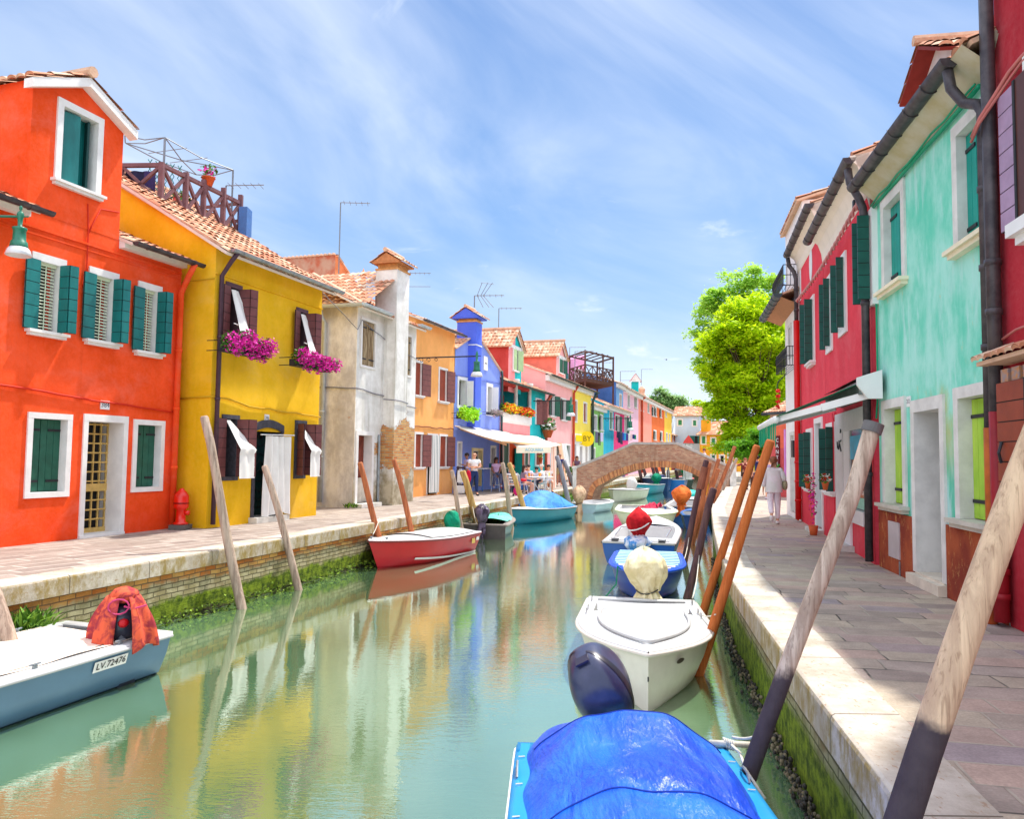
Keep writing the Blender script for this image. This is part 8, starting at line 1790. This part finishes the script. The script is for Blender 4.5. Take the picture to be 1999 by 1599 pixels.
    ks=['spi','pel','che','nec','shR','elR','shL','elL']; es=[('spi','pel'),('spi','che'),('che','nec'),('che','shR'),('shR','elR'),('che','shL'),('shL','elL')]; cut={'elR':('shR',.55),'elL':('shL',.55)}; RJ['nec']=.06
    if sleeve=='long': ks+=['wrR','wrL']; es+=[('elR','wrR'),('elL','wrL')]; cut={'wrR':('elR',.85),'wrL':('elL',.85)}
    if sleeve=='none': cut={'elR':('shR',.12),'elL':('shL',.12)}
    cut['nec']=('che',.72)
    sh_=sub(ks,es,1.13,.016,TM,'shirt',cut); RJ['nec']=.05
    BM=mat('bottom_%d%d%d'%tuple(int(x*255) for x in bottom),bottom,.9,.15,6,.3,30)
    kb=['spi','pel','hiR','knR','hiL','knL']; eb=[('spi','pel'),('pel','hiR'),('hiR','knR'),('pel','hiL'),('hiL','knL')]; cut={'knR':('hiR',.8),'knL':('hiL',.8)} if legs=='short' else {}
    cut.update(hiR=('knR',.78),hiL=('knL',.78),spi=('pel',.7))
    if legs=='long': kb+=['anR','anL']; eb+=[('knR','anR'),('knL','anL')]; cut.update(anR=('knR',.93),anL=('knL',.93))
    sub(kb,eb,1.14,.014,BM,'trousers' if legs=='long' else 'shorts',cut)
    SM_=mat('shoe_%d%d%d'%tuple(int(x*255) for x in shoes),shoes,.6,.1)
    for s_ in 'RL':
        a=Vector(J['an'+s_]);t_=Vector(J['to'+s_]); d=(t_-a); mb=MB(); mb.tube([a-d*.3+Vector((0,0,-.045)),a+Vector((0,0,-.035)),a.lerp(t_,.6)+Vector((0,0,-.015)),t_+d*.1],[.036,.046,.046,.03],8); mb.build('shoe',SM_,r,True)
    return r
PI=math.pi
def look_to(p,px,py,D): q=dp(px,py,D); return math.atan2(-(q.x-p.x),q.y-p.y)
# --- left pavement
p=gp(925,968); person('bald man in white t-shirt and dark jeans standing with crossed arms',p,PI+.25,dict(elR=(.25,.06,1.12),wrR=(-.03,.19,1.13),elL=(-.25,.06,1.13),wrL=(.04,.2,1.09),anR=(.16,-.0,.09),knR=(.13,.03,.5),toR=(.2,.12,.035),anL=(-.12,0,.09),toL=(-.15,.14,.035),look=(.2,1,0)),h=1.76,hairstyle='bald',hair=S(200,170,150),bottom=S(38,58,104),fat=1.15,shoes=S(40,36,40),extra='glasses')
p=gp(908,966); p.y+=.8; person('person with dark hair standing behind the man in white',p,PI-1.1,dict(elL=(-.2,.1,1.15),wrL=(-.1,.25,1.2)),h=1.74,skin=S(150,104,80),hair=S(40,30,28),top=S(190,180,220),bottom=S(50,40,60))
p=gp(966,962); p.y+=1.0
BARSIT=dict(SIT); 
for kk_ in BARSIT: 
    v=BARSIT[kk_]; BARSIT[kk_]=(v[0],v[1],v[2]+.28)
BARSIT.update(knR=(.14,.36,.68),anR=(.17,.30,.27),toR=(.19,.42,.2),knL=(-.12,.4,.72),anL=(-.1,.5,.32),toL=(-.12,.62,.27),wrR=(.05,.26,.74),wrL=(-.06,.27,.76),elR=(.2,.06,.98),elL=(-.2,.06,.98))
person('woman with long dark hair and lilac t-shirt perched on a bar stool',p,PI+.3,None,BARSIT,h=1.7,skin=S(150,100,78),hair=S(48,36,36),hairstyle='long',top=S(206,170,206),bottom=S(90,94,120),shoes=S(180,170,190))
def stripes():
    t=NT('navy_white_stripes'); wv=t.n('ShaderNodeTexWave',bands_direction='Z'); wv.inputs['Scale'].default_value=2.4; wv.inputs['Distortion'].default_value=1.2; t.L.new(t.tc.outputs['Object'],wv.inputs[0]); f_=t.rng(wv.outputs[1],.48,.52); return t.fin(t.mix(f_,S(240,238,240),S(36,40,80)),.9,.1)
STRP=stripes()
def seat(label,px,py,D,face,**k):
    p=dp(px,950,D); p.z=0.004; return person(label,p,face,None,k.pop('base',SIT),**k)
seat('red haired woman in navy and white stripes seated with her back to us',1000,0,30.4,.15,skin=S(236,160,120),hair=S(206,110,70),topmat=STRP,bottom=S(60,60,90),h=1.66)
seat('woman in sunglasses with a red bag on her lap at the cafe',1020,0,31.6,PI/2-2.8,hair=S(70,48,40),hairstyle='long',top=S(150,130,150),bottom=S(206,150,120),h=1.66,extra='glasses',shoes=S(50,40,44),legs='short')
seat('dark haired person in lilac shirt seated behind the cafe table',1033,0,33.6,PI/2+1.0,hair=S(60,40,40),top=S(222,206,232),bottom=S(60,110,180),h=1.66)
seat('child in dark cap and pale shirt seated at the cafe table',1048,0,34.6,PI-.3,hair=S(40,34,36),top=S(226,222,240),bottom=S(60,50,60),h=1.5,extra='cap')
seat('grey haired person in white shirt seated at the cafe table',1060,0,33.6,PI/2-.2,hair=S(214,196,180),top=S(244,240,236),bottom=S(50,50,64),h=1.68)
seat('woman in sunglasses and white top seated at the canal end of the table',1070,0,34.8,PI/2+1.7,hair=S(60,44,40),top=S(240,226,220),bottom=S(226,222,226),h=1.66,extra='glasses',legs='short',skin=S(230,160,126))
p=gp(1092,946); p=dp(1092,940,42); p.z=0; person('man in navy shirt and beige shorts standing beside the curtained doorway',p,PI-.1,None,h=1.82,hair=S(170,130,110),hairstyle='short',top=S(44,50,110),bottom=S(200,176,130),legs='short',skin=S(220,150,118),fat=1.15,shoes=S(200,196,190))
p=dp(1126,935,44); p.z=0; person('brown haired woman in patterned top standing by the bridge steps',p,PI,dict(elR=(.24,.05,1.1),wrR=(.05,.22,1.1)),h=1.7,hair=S(96,54,40),hairstyle='long',top=S(120,90,110),bottom=S(196,110,40),sleeve='none')
# --- right pavement
LIN=mat('pale_linen',S(214,214,206),.9,.08,3,.5,12,col2=S(226,216,220))
p=gp(1511,1024); wk=person('woman with brown bun in pale linen shirt and white trousers walking away',p,-.25,dict(shR=(.155,0,1.39),elR=(.25,-.05,1.13),wrR=(.24,.16,1.06),elL=(-.235,-.04,1.12),wrL=(-.25,-.02,.88),knR=(.09,.06,.5),anR=(.085,.02,.09),toR=(.1,.16,.035),knL=(-.08,-.03,.52),anL=(-.075,-.27,.24),toL=(-.08,-.24,.10)),h=1.68,hair=S(136,84,56),hairstyle='bun',topmat=LIN,sleeve='long',bottom=S(232,222,228),shoes=S(230,226,226),skin=S(216,160,130))
mb=MB()   # loose shirt tail and back yoke
mb.grid(lambda a,t:((.19+.02*t)*math.cos(2*PI*a),(.135+.03*t)*math.sin(2*PI*a),1.34-.54*t),48,10); mb.build('shirt_tail',LIN,wk,True)
mb=MB(); mb.ball((.27,.05,.98),(.07,.15,.13),12,0,fold(.08,4)); mb.tube([(.2,.0,1.42),(.27,.04,1.1)],.012,5); mb.build('handbag',mat('olive_bag',S(150,140,110),.7,.15),wk,True)
p=dp(1478,930,36); p.z=0; bp=person('man with navy backpack and yellow green shirt walking away',p,.0,dict(knR=(.09,.1,.5),anR=(.1,.14,.09),toR=(.1,.28,.035),anL=(-.1,-.2,.12),toL=(-.1,-.08,.04)),h=1.8,hair=S(40,34,34),top=S(206,226,60),bottom=S(46,44,90),legs='short',skin=S(220,160,140),shoes=S(60,60,70),extra='cap')
mb=MB(); mb.box(-.16,.16,-.32,-.13,1.0,1.44); o=mb.build('backpack',mat('navy_pack',S(34,44,96),.7,.15),bp); bv=o.modifiers.new('b','BEVEL'); bv.width=.05; bv.segments=3
p=dp(1455,930,41); p.z=0; person('woman with reddish hair stretching out her arms near the bridge end',p,PI-.4,dict(elR=(.32,.2,1.3),wrR=(.4,.42,1.32),elL=(-.2,.2,1.2),wrL=(-.1,.42,1.24)),h=1.7,hair=S(150,70,50),hairstyle='long',top=S(130,50,50),bottom=S(70,40,50),sleeve='long')
p=dp(1458,930,40.2); p.z=0; p.x+=.25; person('person in tan top beside the reddish haired woman',p,PI+1.2,None,h=1.66,hair=S(90,60,44),top=S(216,164,110),bottom=S(80,50,40))
p=dp(1501,930,31); p.z=0; person('person in violet grey shirt walking just ahead of the woman in linen',p,-.1,dict(knR=(.09,.1,.5),anR=(.1,.12,.09),toR=(.1,.26,.035)),h=1.7,hair=S(90,70,70),top=S(170,150,180),bottom=S(200,130,100),legs='short',shoes=S(226,210,220))
p=BF.pt(BF.at(1407,900)[0],-1.2,1.05); person('person in white crossing the right end of the footbridge',(p.x,p.y,.55),PI/2,None,h=1.7,hair=S(110,60,50),top=S(236,220,220),bottom=S(120,110,130))
for px,lab,tp_,bt,fc in ((1305,'person in dark navy clothes standing beyond the bridge arch',S(50,54,84),S(60,60,90),1.5),(1296,'person in white shirt standing beyond the bridge arch',S(230,226,226),S(110,110,130),2.5)):
    p=dp(px,925,86); p.z=0; person(lab,p,fc,None,h=1.72,top=tp_,bottom=bt)
# ================================================================ cafe things
FEA=Fac((-13.4,0),LD)
def chair(label,p,rz,m,group,tall=False):
    r=thing('bar_stool' if tall else 'cafe_chair',label,'stool' if tall else 'chair',(p[0],p[1],.003),rz,group); z=.76 if tall else .46
    mb=MB(); mb.lathe([(.17,z-.02),(.19,z-.01),(.19,z+.01),(.0,z+.015)],14); mb.build('seat',m,r)
    for sx in (-1,1):
        for sy in (-1,1): mb=MB(); mb.tube([(sx*.12,sy*.12,z-.02),(sx*.19,sy*.19,0)],.012,5); mb.build('leg',m,r)
    if not tall:
        mb=MB(); mb.tube([(-.17,-.15,z),(-.17,-.21,z+.36),(0,-.22,z+.44),(.17,-.21,z+.36),(.17,-.15,z)],.012,5)
        for k in range(5): x=-.12+.06*k; mb.tube([(x,-.17,z),(x,-.215,z+.38)],.006,4)
        mb.build('backrest',m,r)
    else: mb=MB(); mb.tube([(.17*math.cos(t),.17*math.sin(t),.3) for t in [i*.63 for i in range(11)]],.01,4); mb.build('foot_ring',m,r)
    return r
def table(label,p,r_,h,m,group=None,sq=False):
    r=thing('cafe_table',label,'table',(p[0],p[1],.003),0,group); mb=MB(); mb.lathe([(r_,h-.025),(r_+.01,h-.01),(r_,h),(0,h)],20); mb.build('table_top',m,r)
    for k in range(3): t=k*2.09+.4; mb=MB(); mb.tube([(.03*math.cos(t),.03*math.sin(t),h-.03),(.05*math.cos(t),.05*math.sin(t),h*.5),(r_*.75*math.cos(t),r_*.75*math.sin(t),0)],.014,5); mb.build('leg',m,r)
    return r
WI=mat('white_iron',(.74,.74,.74),.4,.05); BI=mat('blue_iron',S(60,110,180),.4,.1)
for i,(px,D,rz,lab) in enumerate(((1000,30.4,.15,'white iron chair under the woman in stripes'),(1020,31.6,PI/2-2.8,'white iron chair under the woman with the red bag'),(1033,33.6,PI/2+1.0,'white iron chair under the person in lilac'),(1048,34.6,PI-.3,'white iron chair under the child in the cap'),(1060,33.6,PI/2-.2,'white iron chair under the grey haired person'),(1070,34.8,PI/2+1.7,'white iron chair at the canal end of the cafe table'))):
    p=dp(px,950,D); chair(lab,(p.x,p.y),rz,WI,'white iron cafe chairs')
p=dp(1044,950,33.0); t1=table('long white iron cafe table with orange drinks',(p.x,p.y),.42,.73,WI); p2=dp(1064,950,33.9); table('second white iron cafe table nearer the canal',(p2.x,p2.y),.36,.73,WI)
OD=mat('orange_drink',S(240,150,20),.2,.1,spec=.6); YD=mat('yellow_drink',S(246,220,60),.2,.1,spec=.6)
for k,(px,D,m_,lab) in enumerate(((1037,32.9,OD,'left orange drink glass on the cafe table'),(1055,33.0,OD,'middle orange drink glass on the cafe table'),(1074,33.8,OD,'right orange drink glass on the cafe table'),(1079,33.9,YD,'yellow drink glass at the canal end of the table'))):
    q=dp(px,930,D); a=p if k<2 else p2; x=a.x+(-.25,.2,-.1,.15)[k]; y=a.y+(-.1,0,-.05,.05)[k]; g=thing('drink_glass',lab,'glass',(x,y,.737),0,'glasses on the cafe tables'); mb=MB(); mb.lathe([(.035,0),(.05,.06),(.055,.16),(.0,.16)],12); mb.build('drink',m_,g,True); mb=MB(); mb.lathe([(.053,.16),(.057,.2),(.055,.2),(.05,.165)],12); mb.build('rim',WI,g,True)
q=dp(1020,935,31.35); mb=MB(); mb.ball((0,0,0),(.13,.09,.07),12,0,fold(.1,5)); o=mb.build('handbag',mat('scarlet_bag',S(226,30,50),.5,.15),None,True); o.location=(q.x+.05,q.y-.18,.64); tag(o,'bright red bag on the lap of the woman in sunglasses','bag')
q=dp(1004,958,30.1); mb=MB(); mb.ball((0,0,0),(.15,.1,.19),12,0,fold(.12,6)); mb.tube([(-.1,0,.15),(-.05,0,.4),(.05,0,.4),(.1,0,.15)],.012,5); o=mb.build('shopping_bag',mat('magenta_bag',S(206,10,120),.5,.15),None,True); o.location=(q.x+.12,q.y,.235); tag(o,'magenta bag standing behind the chair of the striped woman','bag')
q=dp(910,930,29.6); mb=MB(); mb.ball((0,0,0),(.11,.08,.26),12,0,fold(.1,5)); o=mb.build('jacket',mat('crimson_jacket',S(196,10,50),.8,.2),None,True); o.location=(q.x+.08,q.y+.15,.78); tag(o,'crimson jacket hanging beside the man with crossed arms','jacket')
DKC=mat('dark_wood_furniture',S(58,40,50),.6,.15)
q=dp(900,950,31.2); r=thing('high_chair_stack','dark wooden menu stand with white cards beside the standing man','menu stand',(q.x,q.y,.003),-.3)
for sx in (-.3,.25): mb=MB(); mb.beam((sx,0,0),(sx*.5,0,1.15),.06); mb.beam((sx,.35,0),(sx*.5,.05,1.15),.05); mb.build('frame_leg',DKC,r)
mb=MB(); mb.beam((-.24,0,.42),(.2,0,.42),.05); mb.beam((-.2,0,1.1),(.15,0,1.1),.07); mb.build('crossbar',DKC,r); mb=MB(); mb.box(-.16,.12,-.03,-.01,.5,1.0); mb.box(-.2,.16,-.03,-.01,.08,.38); mb.build('cards',WPAINT,r)
# bar counter with blue stools
uc=FEA.at(940,910)[0]; P=FEA.pt(uc,.55,0); r=thing('bar_counter','narrow high counter with napkins along the violet blue house','counter',(P.x,P.y,.003),math.atan2(LD.y,LD.x)); mb=MB(); mb.box(-1.4,1.6,-.2,.2,1.0,1.05); mb.build('top',WPAINT,r)
for x in (-1.3,1.5): mb=MB(); mb.tube([(x,0,0),(x,0,1.0)],.03,6); mb.build('leg',BI,r)
mb=MB(); mb.box(-.2,.05,-.1,.1,1.05,1.25); mb.build('napkin_box',mat('teal_box',S(20,110,110),.5),r)
for k,u in enumerate((-.9,-.2,.5,)): q=FEA.pt(uc+u,1.05,0); chair(('left','middle','right')[k]+' blue iron bar stool at the counter of the violet blue house',(q.x,q.y),.3*k,BI,'blue iron bar stools',True)
q=gp(966,962); chair('white bar stool under the woman in the lilac t-shirt',(q.x,q.y+1.0),0,WI,None,True)
# big white awnings
def canvas(name,label,cs,m,th=.03,val=None,parts=None):
    r=thing(name,label,'awning',(0,0,0)); mb=MB(); a,b,c,d=[Vector(x) for x in cs]; mb.grid(lambda s_,t:(a.lerp(b,s_)).lerp(d.lerp(c,s_),t)-Vector((0,0,.06*math.sin(PI*t)*1)),12,8); o=mb.build('canvas',m,r,True); s_=o.modifiers.new('t','SOLIDIFY'); s_.thickness=th; return r,(a,b,c,d)
AWM=mat('cream_awning',S(250,240,226),.85,.04,2,.1)
u0=FEA.at(886,835,.05)[0]; u1=FEA.at(985,850,.05)[0]; F2=lambda u,o,z:FEA.pt(u,o,z)
r,cs=canvas('awning','long cream awning over the terrace of the violet blue house',(F2(u0+.1,.03,2.85),F2(u1,.03,2.85),F2(u1-.6,2.1,2.2),F2(u0+.4,2.1,2.2)),AWM)
mb=MB(); mb.tube([cs[3],cs[2]],.05,8); mb.build('front_bar',mat('tan_bar',S(226,176,130),.6),r,True)
for t in (.1,.9): mb=MB(); a=cs[0].lerp(cs[1],t)-Vector((0,0,.1)); b=cs[3].lerp(cs[2],t); mb.beam(a,b-Vector((0,0,.12)),.05,.08); mb.build('arm',mat('tan_bar',S(226,176,130),.6),r)
A=dp(1075,872.5,35.3); Bq=dp(1008,872.5,34.2); ua=FEA.at(985,880)[0]
r,cs=canvas('awning','second cream awning with printed valance over the cafe tables',(F2(ua,.05,2.75),F2(ua+5.5,.05,2.75),(A.x+.7,A.y+4.0,A.z+.15),(Bq.x,Bq.y,Bq.z)),AWM)
mb=MB(); mb.grid(lambda s_,t:tuple(Vector(Bq).lerp(A,s_)+Vector((0,-.02*math.sin(s_*20),-.28*t))),20,3); o=mb.build('valance',mat('valance_cream',S(250,238,210),.85,.04),r); s_=o.modifiers.new('t','SOLIDIFY'); s_.thickness=.01
mb=MB(); mb.poly([tuple(Bq),tuple(A),tuple(Vector((A.x+.7,A.y+4.0,A.z+.15)))]); mb.build('canvas_end',AWM,r)
mid=Vector(Bq).lerp(A,.52); text('ACQUARIA',.2,mat('valance_blue',S(120,190,220),.7),r,(mid.x,mid.y-.04,mid.z-.14),PI/2,math.atan2(A.y-Bq.y,A.x-Bq.x),ext=.002)
for q in (A,): mb=MB(); mb.tube([(q.x,q.y,0),(q.x,q.y,q.z)],.03,6); mb.build('post',WI,r)
def stripe2():
    t=NT('apricot_stripes'); wv=t.n('ShaderNodeTexWave'); wv.inputs['Scale'].default_value=3.2; t.L.new(t.tc.outputs['Object'],wv.inputs[0]); return t.fin(t.mix(t.rng(wv.outputs[1],.4,.6),S(250,236,222),S(238,176,150)),.9,.1)
c0=dp(1076,900,36.4); c1=dp(1086,900,37.6); mb=MB(); mb.grid(lambda s_,t:(c0.x+(c1.x-c0.x)*s_+.03*math.sin(s_*16),c0.y+(c1.y-c0.y)*s_+.06*math.sin(s_*22),.1+2.0*t),30,3); o=mb.build('curtain',stripe2(),None,True); tag(o,'apricot striped curtain hanging at the canal side of the cream awning','curtain')
q=dp(1058,905,41); potted('yellow green potted plant on the turquoise window sill behind the cafe',FEA.pt(FEA.at(1049,905)[0],.2,1.25),.12,mat('lime_leaf',S(190,210,40),.6),leafs=80)
q=dp(1117,940,43); potted('terracotta pot with green plant by the bridge steps',(q.x,q.y,.004),.25,leafs=160,h=.5)
q=dp(1104,945,41); potted('smaller terracotta pot behind the standing man in navy',(q.x-.9,q.y,.004),.16,leafs=60,h=.35)
# stone bench and bin on the bridge approach
q=dp(1153,902,44); r=thing('letter_box','small red wall box beside the left bridge parapet','box',(q.x,q.y,.9)); mb=MB(); mb.box(-.2,.2,-.1,.1,0,.36); o=mb.build('casing',mat('box_red',S(200,30,50),.5,.1),r); b=o.modifiers.new('b','BEVEL'); b.width=.04; b.segments=3; mb=MB(); mb.tube([(0,0,-.9),(0,0,0)],.03,6); mb.build('post',IRON,r)
